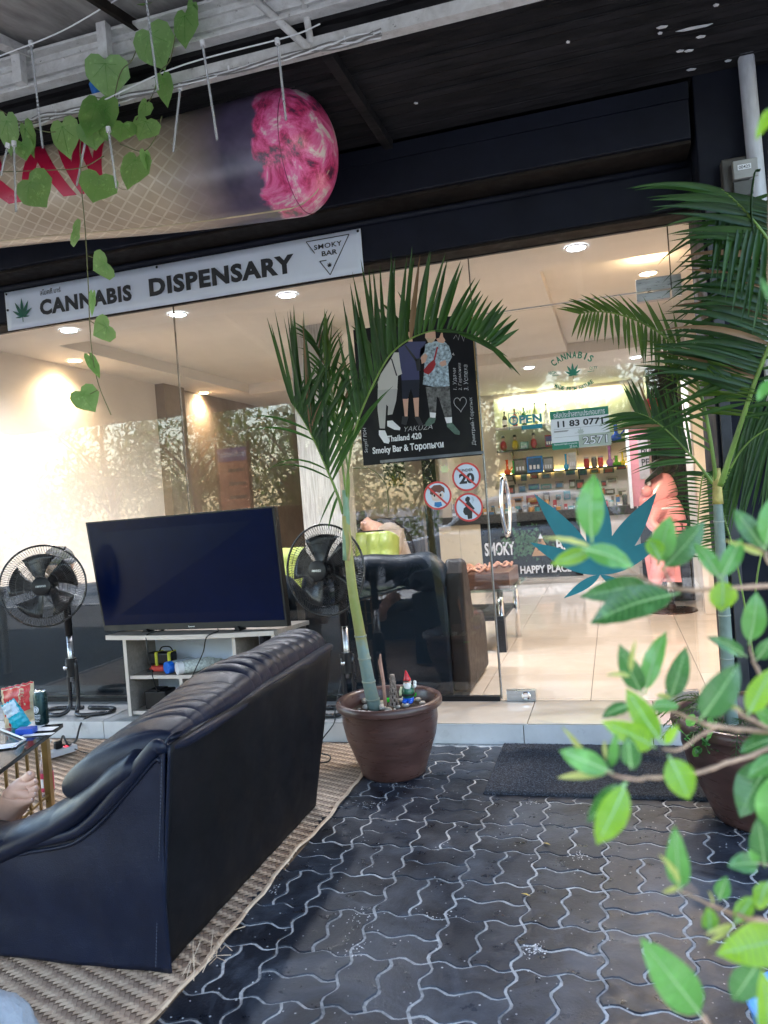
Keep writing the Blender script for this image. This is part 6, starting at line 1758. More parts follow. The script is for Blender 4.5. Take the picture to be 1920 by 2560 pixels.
bs2 = thing('bark_stump', 'small grey layered bark stump standing in the left pot', 'stump', (-.99, 3.36, .29))
random.seed(4)
p = at(986, 1762, y=3.34)
for k in range(9):
    z = p.z+.135*k/9; r = .026-.0019*k
    for q in range(5):
        a = q*2*math.pi/5+k*.7
        c = V(p.x+r*.55*math.cos(a), p.y+r*.55*math.sin(a), z+.008)
        MB().cb(c, (.016*(1-.05*k), .012, .019), a, Matrix.Rotation(R(random.uniform(-12, 12)), 4, 'Y')).build('bark_scale', mat('grey_brown_bark', (.22, .17, .14), .8, var=.5, vs=60) if 'grey_brown_bark' not in bpy.data.materials else bpy.data.materials['grey_brown_bark'], bs2, bevel=.003)
MB().tube([p, p+V(0, 0, .135)], [.018, .008], 8).build('core', M['soil'], bs2)
gn = thing('garden_gnome', 'garden gnome with red pointed hat, white beard and green coat in the left pot', 'gnome', (-.93, 3.36, .29))
g0 = at(1022, 1756, y=3.335); s_ = .98
def G(x, y, z): return g0+V(x*s_, y*s_, z*s_)
MB().ell(G(0, 0, .018), (.026, .022, .022)).ell(G(-.012, -.022, .010), (.012, .016, .010)).ell(G(.014, -.022, .010), (.012, .016, .010)).build('trousers', mat('gnome_blue', (.005, .09, .55), .25), gn, smooth=True)
MB().lathe([(.020, .02), (.030, .035), (.029, .055), (.020, .078), (.010, .086)], g0, 18).build('coat', mat('gnome_green', (.01, .09, .045), .25), gn, smooth=True)
MB().lathe([(.0305, .034), (.0315, .040), (.0305, .044)], g0, 18, caps=False).build('belt', M['black'], gn, smooth=True)
MB().ell(G(0, -.004, .094), (.015, .015, .015)).build('head', M['skin'], gn, smooth=True)
MB().ell(G(.0, -.018, .094), (.004, .004, .004)).build('nose', mat('gnome_nose', (.7, .25, .2), .3), gn, smooth=True)
MB().box(*[g0.x-.012, g0.x+.012, g0.y-.0205, g0.y-.016, g0.z+.097, g0.z+.102]).build('sunglasses', M['black'], gn, bevel=.001)
MB().ell(G(.003, -.015, .076), (.016, .011, .018)).ell(G(-.009, -.012, .084), (.008, .007, .009)).ell(G(.013, -.012, .084), (.008, .007, .009)).ell(G(0, .008, .092), (.017, .012, .012)).build('white_beard', mat('gnome_white', (.78, .77, .74), .4), gn, smooth=True)
MB().tube([G(0, 0, .100), G(0, 0, .106), G(-.001, 0, .122), G(-.003, 0, .140), G(-.005, 0, .147)], [.0175, .017, .011, .005, .001], 16).build('red_hat', mat('gnome_red', (.62, .01, .02), .25), gn, smooth=True)
MB().tube([G(-.026, 0, .070), G(-.032, -.008, .052), G(-.030, -.016, .036)], [.008, .0085, .008], 10).build('left_sleeve', mat('gnome_cream', (.6, .6, .35), .4), gn, smooth=True)
MB().tube([G(.026, 0, .068), G(.036, -.008, .078), G(.037, -.010, .088)], [.008, .008, .007], 10).ell(G(.038, -.011, .094), (.008, .007, .009)).build('raised_arm', bpy.data.materials['gnome_white'], gn, smooth=True)

# ---- palm builder
LEAFN = {}
def leaflet(base, d, L, w, droop, up, m, par, fold=.25, twist=0, n=7, cid=None):
    """one pleated palm leaflet: a tapering V-folded blade that bends under its weight"""
    d = d.normalized(); side = d.cross(up).normalized(); nu = side.cross(d)
    vs = []; p = Vector(base); dd = d.copy()
    for k in range(n+1):
        t = k/n
        wk = w*(.35+.65*min(1, t*5))*(1-t**2.2)+.0006
        sd = (side*math.cos(twist*t)+nu*math.sin(twist*t))
        vs += [p+sd*wk*.5+nu*wk*fold, p.copy(), p-sd*wk*.5+nu*wk*fold]
        dd = (dd+V(0, 0, -droop/n*(.4+1.2*t))).normalized(); p = p+dd*(L/n)
    fs = []
    for k in range(n):
        a = 3*k; fs += [(a, a+1, a+4, a+3), (a+1, a+2, a+5, a+4)]
    if cid is not None:
        cid.add(vs, fs); return
    return MB().add(vs, fs).build('leaflet', m, par, smooth=True, recalc=False)
def frond(par, rachis, specs, m, r0=.007, r1=.0015, stuff=False, mdry=None, rm=None):
    """rachis: 3D points; specs: list of (t0, t1, n, dir_fn(t) -> (dir, up), length_fn(t), width, droop)"""
    sp = spline(rachis, 60)
    fo = MB().tube(sp, [r0+(r1-r0)*k/60 for k in range(61)], 7).build('frond', rm or M['rachis'], par, smooth=True)
    acc = MB() if stuff else None
    for (t0, t1, n, df, lf, w_, dr) in specs:
        for k in range(n):
            t = t0+(t1-t0)*(k+.5)/n+random.uniform(-.004, .004)
            q = max(0, min(60, t*60)); i = min(59, int(q)); p = sp[i].lerp(sp[i+1], q-i)
            tg = (sp[i+1]-sp[i]).normalized()
            d, up = df(t, tg)
            d = d+V(random.uniform(-.09, .09), random.uniform(-.09, .09), random.uniform(-.07, .07))
            mm = m if random.random() > .04 or mdry is None else mdry
            leaflet(p, d, lf(t)*random.uniform(.9, 1.08), w_*random.uniform(.85, 1.15), dr*random.uniform(.6, 1.5), up, mm, fo, cid=acc, twist=random.uniform(-.5, .5))
    if stuff:
        o = acc.build('leaflet_mass', m, fo, smooth=True, recalc=False); o['kind'] = 'stuff'
    return fo
random.seed(31)
stemm = mat('ringed_palm_stem', (.13, .18, .05), .45, var=.45, vs=14, stretch=(1, 1, .6))
def stem_mat2():
    m, t, p = new_mat('palm_trunk_bands'); v = pos(t)
    g = nn(t, 'ShaderNodeNewGeometry'); sx = nn(t, 'ShaderNodeSeparateXYZ'); t.links.new(g.outputs['Position'], sx.inputs[0])
    c = ramp(t, math_(t, 'ADD', sx.outputs[2], math_(t, 'MULTIPLY', math_(t, 'SUBTRACT', noi(t, v, 12, 4), .5), .2)), [(.0, (.11, .17, .15)), (.56, (.17, .24, .22)), (.60, (.24, .22, .08)), (.75, (.20, .23, .05)), (.95, (.30, .30, .09))])
    c = mixc(t, ramp(t, noi(t, v, 40, 4), [(.5, g3(0)), (.75, g3(.4))]), c, (.30, .26, .14))
    c = mixc(t, ramp(t, noi(t, v, 22, 3), [(.6, g3(0)), (.8, g3(.3))]), c, (.10, .05, .02))
    t.links.new(c, p.inputs['Base Color']); p.inputs['Roughness'].default_value = .55; bump(t, p, noi(t, v, 50, 4), .3, .003)
    return m
pa = thing('potted_palm', 'areca palm with a bent yellow-green trunk and one long frond arching right over the poster', 'palm', (p1[0]-.1, p1[1], .29))
YP = 3.40
def S(pts, Y=YP): return [at(a, b, y=Y) for a, b in pts]
tk = S([(938, 1775), (925, 1720), (910, 1640), (896, 1560), (882, 1480), (873, 1400), (867, 1330), (864, 1290)])
tk = spline(tk, 40)
MB().tube(tk, [.033-.016*(k/40)**.8 for k in range(41)], 18).build('trunk', stem_mat2(), pa, smooth=True)
for (q, w_) in ((3, .0335), (7, .032), (11, .0305), (15, .029)):
    MB().tube([tk[q]-V(0, 0, .003), tk[q]+V(0, 0, .004)], w_, 18).build('trunk_ring', mat('dry_ring', (.24, .27, .22), .7) if 'dry_ring' not in bpy.data.materials else bpy.data.materials['dry_ring'], pa, smooth=True)
MB().tube(spline(S([(868, 1400), (866, 1330), (866, 1280), (862, 1225)]), 14), [.021-.008*k/14 for k in range(15)], 14).build('crown_sheath', mat('glaucous_sheath', (.16, .27, .17), .4, var=.25, vs=12), pa, smooth=True)
MB().tube(spline(S([(872, 1402), (876, 1360), (872, 1330)], YP-.015), 8), [.012, .011, .010, .008, .007, .006, .004, .003, .002], 8, flat=.5).build('dry_sheath_flap', mat('tan_sheath', (.40, .28, .13), .7), pa, smooth=True)
UPV = V(0, -1, 0)
# F1: the long arching frond
F1 = S([(865, 1260), (872, 1190), (884, 1120), (907, 1041), (948, 951), (989, 885), (1050, 843), (1120, 828), (1195, 845), (1240, 872)])
for k, q in enumerate(F1): q.y += -.05*math.sin(k/9*math.pi)
def dirs(a_up, a_side, mix):
    return lambda t, tg: ((tg*mix+V(*a_up)*(1-mix)).normalized(), V(*a_side))
def d1u(t, tg):
    up = V(-.10, .02, 1); 
    return (up*(1-.1*t)+tg*(.08+1.3*max(0, t-.45)**1.0)), UPV
def len1(t):
    return .20+.34*math.sin(math.pi*min(1, (t+.12)/.98))**.9 if t < .8 else .24-.35*(t-.8)
def d1d(t, tg):
    return (tg*(.9+.4*t)+V(-.1, -.25, -.45+.9*(t > .9))), UPV
frond(pa, F1, [(.30, .995, 40, d1u, lambda t: .88*len1(t), .027, .12), (.72, .99, 11, lambda t, tg: (tg*1.0+V(.05, -.25, -.30), UPV), lambda t: .17, .014, .1),
   (.28, .70, 9, lambda t, tg: (V(-.50, .35, .55)+tg*.2, UPV), lambda t: .33, .024, .35)], M['palm'], .0065, .0015, mdry=M['palmdry'])
# F2: left frond, leaflets rising
F2 = S([(858, 1285), (845, 1240), (817, 1172), (784, 1098), (755, 1045), (727, 1004)])
frond(pa, F2, [(.35, 1.0, 20, lambda t, tg: (V(-.06+.25*(1-t), -.05, 1)+tg*.25*(t > .9), UPV), lambda t: .24+.27*math.sin(math.pi*min(1, t*.78)), .023, .05),
   (.30, .98, 20, lambda t, tg: (V(.50, -.18, .95-.2*t), UPV), lambda t: .48*math.sin(math.pi*min(.9, .25+t*.65)), .022, .45),
   (.55, .72, 2, lambda t, tg: (V(-1.0, -.1, .62), UPV), lambda t: .36, .012, .9), (.30, .42, 2, lambda t, tg: (V(-1.0, 0, .70), UPV), lambda t: .34, .010, 1.1),
   (.18, .28, 2, lambda t, tg: (V(-.35, 0, -.7), UPV), lambda t: .18, .013, .4)], M['palm'], .008, .002, mdry=M['palmdry'])
# F3: middle fronds behind, leaflets crossing
F3 = S([(868, 1280), (872, 1200), (860, 1110), (838, 1010), (812, 910), (790, 860)], YP+.09)
frond(pa, F3, [(.35, 1.0, 17, lambda t, tg: (V(.42, .05, .8)+tg*.3, UPV), lambda t: .30*(1-.4*t), .016, .7), (.35, 1.0, 17, lambda t, tg: (V(-.5, .05, .75)+tg*.3, UPV), lambda t: .30*(1-.4*t), .016, .8)], M['palm'], .006, .0015, mdry=M['palmdry'])
# unopened yellow spear
F5 = S([(870, 1270), (850, 1120), (828, 980), (815, 890)], YP+.03)
frond(pa, F5, [(.66, 1.0, 9, lambda t, tg: (V(random.uniform(-.10, .12), 0, 1), UPV), lambda t: .22, .015, .02)], M['palmy'], .006, .002)
MB().tube(spline(S([(884, 1170), (930, 1175), (965, 1215), (972, 1285)], YP+.25), 24), .0022, 5).build('drooping_strand', M['stem'], pa, smooth=True)

# ---- right palm
p2 = (.46, 3.06)
pot('large brown pot at the right edge, half hidden by the green branch', p2[0], p2[1], .315, .375, .31)
pr_ = thing('potted_palm', 'tall palm with a ringed grey-green stem and dense dark fronds at the right edge', 'palm', (.39, 3.12, .3))
YQ = 3.14
st2 = spline(S([(1832, 1880), (1826, 1760), (1818, 1640), (1810, 1520), (1803, 1400), (1797, 1300), (1793, 1245)], YQ), 40)
MB().tube(st2, [.026-.010*(k/40) for k in range(41)], 18).build('trunk', mat('grey_green_stem', (.14, .19, .16), .5, var=.35, vs=10, bs=40), pr_, smooth=True)
for q in (4, 9, 13, 19, 25, 33):
    MB().tube([st2[q]-V(0, 0, .003), st2[q]+V(0, 0, .003)], .0275-.010*q/40, 18).build('trunk_ring', bpy.data.materials['dry_ring'], pr_, smooth=True)
MB().tube(spline(S([(1795, 1260), (1793, 1215), (1792, 1170)], YQ), 8), [.0195-.007*k/8 for k in range(9)], 12).build('crown_sheath', mat('yellow_sheath', (.34, .27, .07), .5, var=.4, vs=30), pr_, smooth=True)
random.seed(8)
G1 = S([(1790, 1215), (1782, 1150), (1762, 1040), (1738, 958), (1704, 894), (1655, 845), (1600, 812), (1542, 790), (1490, 782), (1445, 785)], YQ)
for k, q in enumerate(G1): q.y -= .06*math.sin(k/9*3.14)
frond(pr_, G1, [(.45, .99, 22, lambda t, tg: (tg*(.4+t*.5)+V(.15, 0, .55-.2*t), UPV), lambda t: .17*(1.15-.5*t), .012, .25), (.48, .99, 24, lambda t, tg: (V(.15, -.1, -1)+tg*(.2+1.0*max(0, t-.8)*3), UPV), lambda t: .20*(1.2-.7*t), .014, .2),
   (.22, .50, 16, lambda t, tg: (V(.45, -.2, -.55)+tg*.5, UPV), lambda t: .22, .014, .2), (.12, .45, 14, lambda t, tg: (V(-.75, -.1, .55)+tg*.1, UPV), lambda t: .13+.1*t, .011, .5)], M['palmy'], .008, .0015, mdry=M['palm'])
G2 = S([(1800, 1215), (1822, 1140), (1845, 1062), (1876, 962), (1908, 870), (1930, 770), (1938, 680), (1925, 590), (1900, 520)], YQ-.05)
for k, q in enumerate(G2): q.y -= .25*(k/8)
frond(pr_, G2, [(.32, .90, 42, lambda t, tg: (V(-1.0, .05-.2*t, .38)+tg*.15, UPV), lambda t: .42-.1*t, .026, .50), (.30, .98, 26, lambda t, tg: (V(-.85, .3, -.10), UPV), lambda t: .40, .018, .5), (.25, .98, 20, lambda t, tg: (V(.8, -.3, .1), UPV), lambda t: .35, .018, .6)], M['palm'], .011, .003, mdry=M['palmdry'])
G3 = S([(1789, 1217), (1745, 1160), (1697, 1106), (1660, 1070), (1622, 1043), (1585, 1030)], YQ+.08)
frond(pr_, G3, [(.25, .99, 26, lambda t, tg: (V(.12, 0, 1)+tg*.5, UPV), lambda t: .26*(1.1-.6*t), .013, .3), (.2, .99, 28, lambda t, tg: (V(-.9, -.1, -.12)+tg*.3, UPV), lambda t: .26*(1.1-.5*t), .012, .35)], M['palm'], .006, .0015, mdry=M['palmdry'])
G4 = S([(1792, 1222), (1772, 1185), (1756, 1195), (1748, 1260), (1744, 1330), (1747, 1400)], YQ+.12)
frond(pr_, G4, [(.25, .99, 34, lambda t, tg: (V(.9, -.05, .22), UPV), lambda t: .12, .008, .5), (.25, .99, 26, lambda t, tg: (V(-.9, -.05, .25), UPV), lambda t: .12, .0075, .5)], M['palm'], .004, .0015)
G5 = S([(1798, 1215), (1760, 1120), (1790, 1050), (1850, 1100), (1900, 1250), (1930, 1400)], YQ+.22)
frond(pr_, [V(*q) for q in S([(1800, 1225), (1850, 1130), (1905, 1080), (1960, 1060)], YQ+.25)], [(.15, .99, 24, lambda t, tg: (V(-.3, 0, -1), UPV), lambda t: .36, .018, .2), (.2, .99, 20, lambda t, tg: (V(.3, .1, .8), UPV), lambda t: .25, .018, .5)], M['palm'], .006, .0015)
G7 = S([(1798, 1225), (1815, 1330), (1835, 1430), (1850, 1520), (1880, 1600)], YQ+.2)
for pts in ([(1800, 1260), (1840, 1400), (1870, 1560), (1885, 1650)], [(1925, 1300), (1900, 1400), (1888, 1480)]):
    MB().tube(spline(S(pts, YQ+.15), 20), .004, 6).build('thin_stalk', M['rachis'], pr_, smooth=True)
G8 = [at(1935, 620, y=2.75), at(1890, 560, y=2.75), at(1840, 505, y=2.78), at(1800, 470, y=2.8)]
frond(pr_, G8, [(.0, 1.0, 16, lambda t, tg: (V(-.25, -.2, -1), UPV), lambda t: .30, .020, .1), (.0, 1.0, 12, lambda t, tg: (V(-.95, -.1, .35), UPV), lambda t: .30, .019, .4)], M['palm'], .006, .002)
MB().tube(spline([at(1925, 760, y=2.75), at(1880, 560, y=2.75), at(1885, 440, y=2.75), at(1900, 425, y=2.75)], 14), [.012]*15, 6, flat=.25).build('broad_blade', M['palm'], pr_, smooth=True)
# small seedlings and creeping plant in the right pot
sd = thing('fern_seedlings', 'young feathery palm seedlings crowding the right pot', 'plant', (.4, 2.95, .31))
random.seed(12)
for k in range(11):
    a = random.uniform(2.4, 6.6); b0 = V(p2[0]-.04+.10*math.cos(a), p2[1]-.05+.10*math.sin(a), .30)
    dr = V(math.cos(a), math.sin(a), 0)
    L = random.uniform(.12, .22)
    rch = [b0, b0+dr*L*.35+V(0, 0, L*.55), b0+dr*L*.8+V(0, 0, L*.55), b0+dr*L*1.25+V(0, 0, L*.15)]
    sp = spline(rch, 20); m_ = MB(); m_.tube(sp, .0015, 4)
    for j in range(4, 20):
        for s in (-1, 1):
            sdv = V(-dr.y, dr.x, 0)*s
            leaflet(sp[j], sdv*.8+(sp[j]-sp[j-1]).normalized()*.7+V(0, 0, .1), .055*(1.1-j/28), .0055, .5, V(0, 0, 1), None, None, n=3, cid=m_)
    m_.build('seedling_frond', M['palmy'] if k % 2 else M['palm'], sd, recalc=False)
cr_ = thing('creeping_plant', 'small round-leaved creeper at the left rim of the right pot', 'plant', (.2, 3.0, .33))
for k in range(22):
    q = at(1718+random.uniform(-10, 70), 1840+random.uniform(-40, 40), y=2.86+random.uniform(-.06, .12))
    T = Matrix.Translation(q) @ Matrix.Rotation(random.random()*6, 4, 'Z') @ Matrix.Rotation(R(random.uniform(20, 80)), 4, 'X')
    n = 9; rr_ = random.uniform(.012, .022)
    vs = [(0, 0, 0)]+[(rr_*math.cos(2*math.pi*j/n), rr_*math.sin(2*math.pi*j/n)*(1.1), .003*math.sin(j*2)) for j in range(n)]
    MB().add(vs, [(0, 1+j, 1+(j+1) % n) for j in range(n)], T).build('round_leaf', M['fic_d'] if k % 3 else M['fic_m'], cr_, recalc=False)
MB().tube(spline([V(.30, 2.98, .31), V(.22, 2.88, .36), V(.2, 2.82, .35)], 8), .002, 4).build('runner', M['stem'], cr_)
random.seed(77)
for k in range(14):
    a = random.uniform(2.6, 5.6); r = random.uniform(.12, .24); s = random.uniform(.009, .018)
    tag(MB().ell((p2[0]+r*math.cos(a), p2[1]+r*math.sin(a), .32), (s, s*.8, s*.7), 8, 6).build('pebble', M['stone'], None, smooth=True), 'pale pebble on the soil of the right pot', 'pebble', 'pebbles on the soil of the right pot')

# ================================================================== ficus branches close to the camera
fi = thing('ficus_shrub', 'ficus shrub reaching in from the right with glossy bright green leaves, close to the camera', 'shrub', (.55, .5, 0))
DB = .62
def fd(px, py): return DB+.05*math.sin(px*.013+py*.021)-.00012*max(0, py-1500)
def fp(px, py, dd=0): return at(px, py, d=fd(px, py)+dd)
def branch(pts, r0, r1, par=None, dd=0):
    p = [fp(a, b, dd) for a, b in pts]; n = 8*len(pts); sp = spline(p, n)
    sp = [q+V(noise.noise(q*90), noise.noise(q*90+V(5, 0, 0)), noise.noise(q*90+V(0, 7, 0)))*.0012 for q in sp]
    return MB().tube(sp, [.58*(r0+(r1-r0)*k/n)*(1+.12*math.sin(k*1.7)) for k in range(n+1)], 8).build('branch', M['twig'], fi, smooth=True)
B1 = branch([(2150, 1450), (1940, 1464), (1740, 1475), (1640, 1462), (1560, 1412), (1490, 1372)], .0036, .0016)
branch([(1700, 1478), (1672, 1450), (1660, 1415)], .002, .0012)
B2 = branch([(2150, 1860), (1930, 1832), (1790, 1816), (1740, 1800), (1672, 1775)], .0042, .0018, dd=.02)
branch([(1785, 1822), (1735, 1850), (1690, 1875), (1655, 1872)], .002, .0014, dd=.02)
B3 = branch([(2150, 1750), (1930, 1865), (1786, 1919), (1741, 1932), (1650, 1945), (1560, 1945), (1515, 1928)], .0036, .0012, dd=-.03)
B4 = branch([(2150, 2330), (1920, 2306), (1834, 2283), (1791, 2268), (1728, 2240), (1697, 2225)], .003, .0012)
B5 = branch([(2150, 1600), (1935, 1420), (1914, 1382), (1880, 1365), (1812, 1352)], .003, .001, dd=.02)
B6 = branch([(2150, 1950), (1950, 1835), (1867, 1792), (1840, 1770)], .0035, .0014, dd=.0)
B7 = branch([(2100, 1900), (1940, 1745), (1890, 1665), (1880, 1640), (1873, 1612)], .0034, .0014, dd=.01)
B8 = branch([(2100, 2800), (1830, 2650), (1785, 2590), (1757, 2540)], .0035, .0024, dd=-.06)
B9 = branch([(2200, 2250), (1990, 2190), (1930, 2165), (1895, 2158)], .0026, .0013, dd=.01)
branch([(2150, 1430), (2000, 1200), (1950, 1000), (1935, 940), (1925, 700), (1930, 270)], .005, .002, dd=.05)
branch([(2150, 1200), (2200, 1900), (2180, 2900)], .009, .010, dd=.06)
KK = {'D': 'fic_d', 'M': 'fic_m', 'L': 'fic_l', 'Y': 'fic_y'}
def fleaf(bx, by, tx, ty, w, k, dd=0, cup=None, curl=0.0):
    a = fp(bx, by, dd); d0 = fd(bx, by)+dd
    b = at(tx, ty, d=d0+random.uniform(-.02, .015)); L = (b-a).length; ax = (b-a)/L
    view = ((a+b)/2-V(0, 0, H)).normalized()
    tl = random.uniform(-.35, .35)
    nrm = (-view+V(0, 0, .25)+ax.cross(view)*tl); nrm = (nrm-ax*nrm.dot(ax)).normalized()
    sd_ = ax.cross(nrm).normalized()
    W_ = w*d0/FPX
    foldy = random.uniform(.12, .26) if cup is None else cup
    N = 14; rows = 5; st = .07
    vs = []
    for i in range(N+1):
        t = i/N
        if t < st: hw = .035*W_+.0006
        else:
            q = (t-st)/(1-st); hw = .5*W_*(math.sin(math.pi*q**.82)**.78 if q < 1 else 0)
            if q > .86: hw = hw*.75+.0
        c = a+ax*(L*t)+nrm*(L*(.10*math.sin(math.pi*t)-curl*t*t))
        for j in range(rows):
            s = (j/(rows-1)*2-1)
            vs.append(c+sd_*(hw*s)+nrm*(abs(s)**1.3*hw*foldy)+nrm*(.0006*math.sin(t*26+j*2)*abs(s)))
    fs = []
    for i in range(N):
        for j in range(rows-1):
            q = i*rows+j; fs.append((q, q+1, q+rows+1, q+rows))
    o = MB().add(vs, fs).build('leaf', M[KK[k]], fi, smooth=True, recalc=False)
    if k != 'Y' and w > 30:
        q = [a+ax*(L*t)+nrm*(L*(.10*math.sin(math.pi*t)-curl*t*t)+.0006) for t in [x/10 for x in range(10)]]
        MB().tube(q, [.0009-.00007*x for x in range(10)], 4).build('midrib', bpy.data.materials.get('pale_midrib') or mat('pale_midrib', (.30, .48, .20), .4), o, smooth=True)
        vn = MB()
        for i in range(2, N-2):
            for e_ in (0, 4):
                p0_, p1_ = vs[i*rows+2], vs[min(N, i+1)*rows+e_]
                vn.tube([p0_+nrm*.0003, p0_.lerp(p1_, .5)+nrm*.0002, p0_.lerp(p1_, .88)+nrm*.0003], [.00042, .0003, .00015], 3, cap=False)
        vn.build('side_veins', bpy.data.materials.get('green_side_vein') or mat('green_side_vein', (.13, .32, .08), .4), o, recalc=False)
    return o
random.seed(17)
FL = [(1481, 1359, 1485, 1182, 72, 'M'), (1487, 1374, 1377, 1412, 42, 'L'), (1452, 1372, 1585, 1417, 58, 'M'), (1629, 1460, 1448, 1492, 60, 'D'), (1700, 1484, 1474, 1560, 92, 'D'), (1629, 1475, 1564, 1510, 36, 'L'),
 (1645, 1412, 1677, 1288, 62, 'M'), (1655, 1425, 1763, 1303, 64, 'D'), (1650, 1402, 1622, 1346, 46, 'L'), (1800, 1449, 1735, 1357, 44, 'M'), (1802, 1449, 1855, 1345, 46, 'M'), (1805, 1446, 1804, 1528, 68, 'L'), (1913, 1377, 1834, 1272, 50, 'D'),
 (1914, 1372, 1932, 1240, 58, 'M'), (1872, 1612, 1892, 1478, 58, 'M'), (1866, 1642, 1766, 1592, 36, 'D'), (1890, 1650, 1935, 1590, 38, 'D'), (1868, 1790, 1930, 1668, 56, 'L'), (1748, 1802, 1848, 1656, 78, 'D'), (1945, 1825, 1879, 1762, 46, 'M'),
 (1614, 1735, 1666, 1578, 52, 'M'), (1674, 1752, 1716, 1614, 52, 'D'), (1606, 1735, 1548, 1608, 54, 'D'), (1655, 1858, 1565, 1720, 60, 'L'), (1637, 1868, 1502, 1802, 60, 'L'), (1580, 1763, 1504, 1794, 36, 'D'), (1625, 1767, 1700, 1766, 36, 'M'), (1661, 1862, 1700, 1812, 26, 'L'),
 (1565, 1840, 1588, 1925, 50, 'D'), (1532, 1932, 1397, 1876, 58, 'M'), (1527, 1921, 1541, 1828, 26, 'M'), (1577, 1921, 1570, 1838, 46, 'D'), (1566, 1954, 1491, 2112, 74, 'L'), (1560, 1957, 1466, 2056, 56, 'D'), (1671, 1888, 1724, 2000, 74, 'L'), (1701, 2228, 1687, 2062, 56, 'M'),
 (1798, 2250, 1818, 2190, 38, 'M'), (1773, 2327, 1770, 2266, 42, 'L'), (1837, 2311, 1884, 2241, 42, 'L'), (1895, 2160, 1817, 2165, 50, 'D'), (1897, 2155, 1870, 2123, 22, 'M'), (1985, 2340, 1787, 2386, 100, 'L'), (1757, 2542, 1600, 2343, 100, 'M'), (1900, 2400, 1832, 2502, 70, 'D'), (1925, 2200, 1895, 2275, 46, 'L'),
 (1950, 1890, 1868, 1945, 44, 'M'), (1940, 1895, 1850, 2045, 95, 'D'), (1945, 1925, 1930, 2085, 100, 'M'), (1945, 1845, 1848, 1882, 52, 'D'), (1912, 2165, 1895, 2040, 60, 'D'), (1933, 268, 1888, 352, 30, 'L'), (1935, 948, 1892, 1004, 30, 'M'), (1925, 2600, 1905, 2420, 60, 'L'), (1938, 770, 1900, 690, 20, 'D')]
for q in FL: fleaf(*q, dd=random.uniform(-.02, .02))
for q in [(1487, 1370, 1352, 1348, 15), (1912, 1388, 1812, 1350, 16), (1864, 1782, 1780, 1750, 15), (1577, 1684, 1588, 1600, 13), (1577, 1692, 1518, 1685, 13), (1527, 1932, 1391, 1944, 20), (1471, 1912, 1399, 1812, 15), (1696, 2215, 1636, 2130, 17), (1697, 2218, 1655, 2232, 12), (1832, 2310, 1758, 2338, 12), (1836, 2312, 1764, 2364, 14), (1690, 1745, 1640, 1738, 13), (1515, 1900, 1512, 1850, 11), (1778, 2260, 1772, 2226, 8)]:
    fleaf(*q, 'Y', cup=.6, curl=random.uniform(-.12, .18))

# ================================================================== across the street, behind the camera (mirrored in the glass)
car = thing('parked_car', 'white hatchback parked across the lane, seen only mirrored in the glass front', 'car', (-1.6, -3.9, -.25))
paint = mat('white_car_paint', (.78, .79, .80), .15, var=.03, coat=.6); gls = mat('dark_car_glass', (.02, .025, .03), .08)
X0c, X1c, Yc, g_ = -3.9, .55, -3.95, -.25
sil = [(X0c, .30), (X0c+.02, .60), (X0c+.30, .74), (X0c+1.05, .88), (X0c+1.25, .92), (X0c+1.85, 1.36), (X0c+2.3, 1.45), (X0c+3.2, 1.45), (X0c+3.9, 1.30), (X1c-.15, 1.0), (X1c, .75), (X1c, .32)]
sil = [(x, z+g_) for x, z in sil]
low = [(x, min(z, .93+g_)) for x, z in sil]
body = MB().prism(low, Yc-.85, Yc+.85); body.build('body', paint, car, bevel=.06, seg=3)
cab = [(X0c+1.22, .90+g_), (X0c+1.88, 1.36+g_), (X0c+2.3, 1.44+g_), (X0c+3.2, 1.44+g_), (X0c+3.85, 1.28+g_), (X0c+4.1, .92+g_)]
MB().prism(cab, Yc-.72, Yc+.72).build('roof', paint, car, bevel=.05, seg=3)
for q in ([(X0c+1.40, .95), (X0c+1.93, 1.31), (X0c+2.42, 1.36), (X0c+2.42, .95)], [(X0c+2.50, .95), (X0c+2.50, 1.36), (X0c+3.2, 1.35), (X0c+3.45, .98)], [(X0c+3.52, .99), (X0c+3.30, 1.33), (X0c+3.78, 1.2), (X0c+3.9, 1.02)]):
    for s in (1, -1):
        MB().prism([(x, z+g_) for x, z in q], Yc+s*.722, Yc+s*.732).build('window', gls, car)
for x in (X0c+.85, X1c-.85):
    for s in (1, -1):
        w_ = MB().lathe([(.2, -.1), (.31, -.1), (.32, -.05), (.32, .08), (.3, .1), (.2, .1)], (x, Yc+s*.78, g_+.32), 28, Matrix.Rotation(R(90), 4, 'X')).build('wheel', M['black'], car, smooth=True, auto=40)
        MB().lathe([(0, -.09), (.2, -.09), (.2, .09), (0, .09)], (x, Yc+s*.79, g_+.32), 20, Matrix.Rotation(R(90), 4, 'X')).build('rim', M['steel'], w_)
for x in (X0c+2.25, X0c+3.25): box('door_handle', x, x+.18, Yc+.85, Yc+.885, .79+g_, .83+g_, M['chrome'], car, bevel=.01)
MB().ell((X0c+1.45, Yc+.95, .98+g_), (.10, .11, .075)).build('wing_mirror', paint, car, smooth=True)
for y in (-.6, .6): MB().ell((X0c+.06, Yc+y, .62+g_), (.10, .18, .09)).build('headlight', M['chrome'], car, smooth=True)
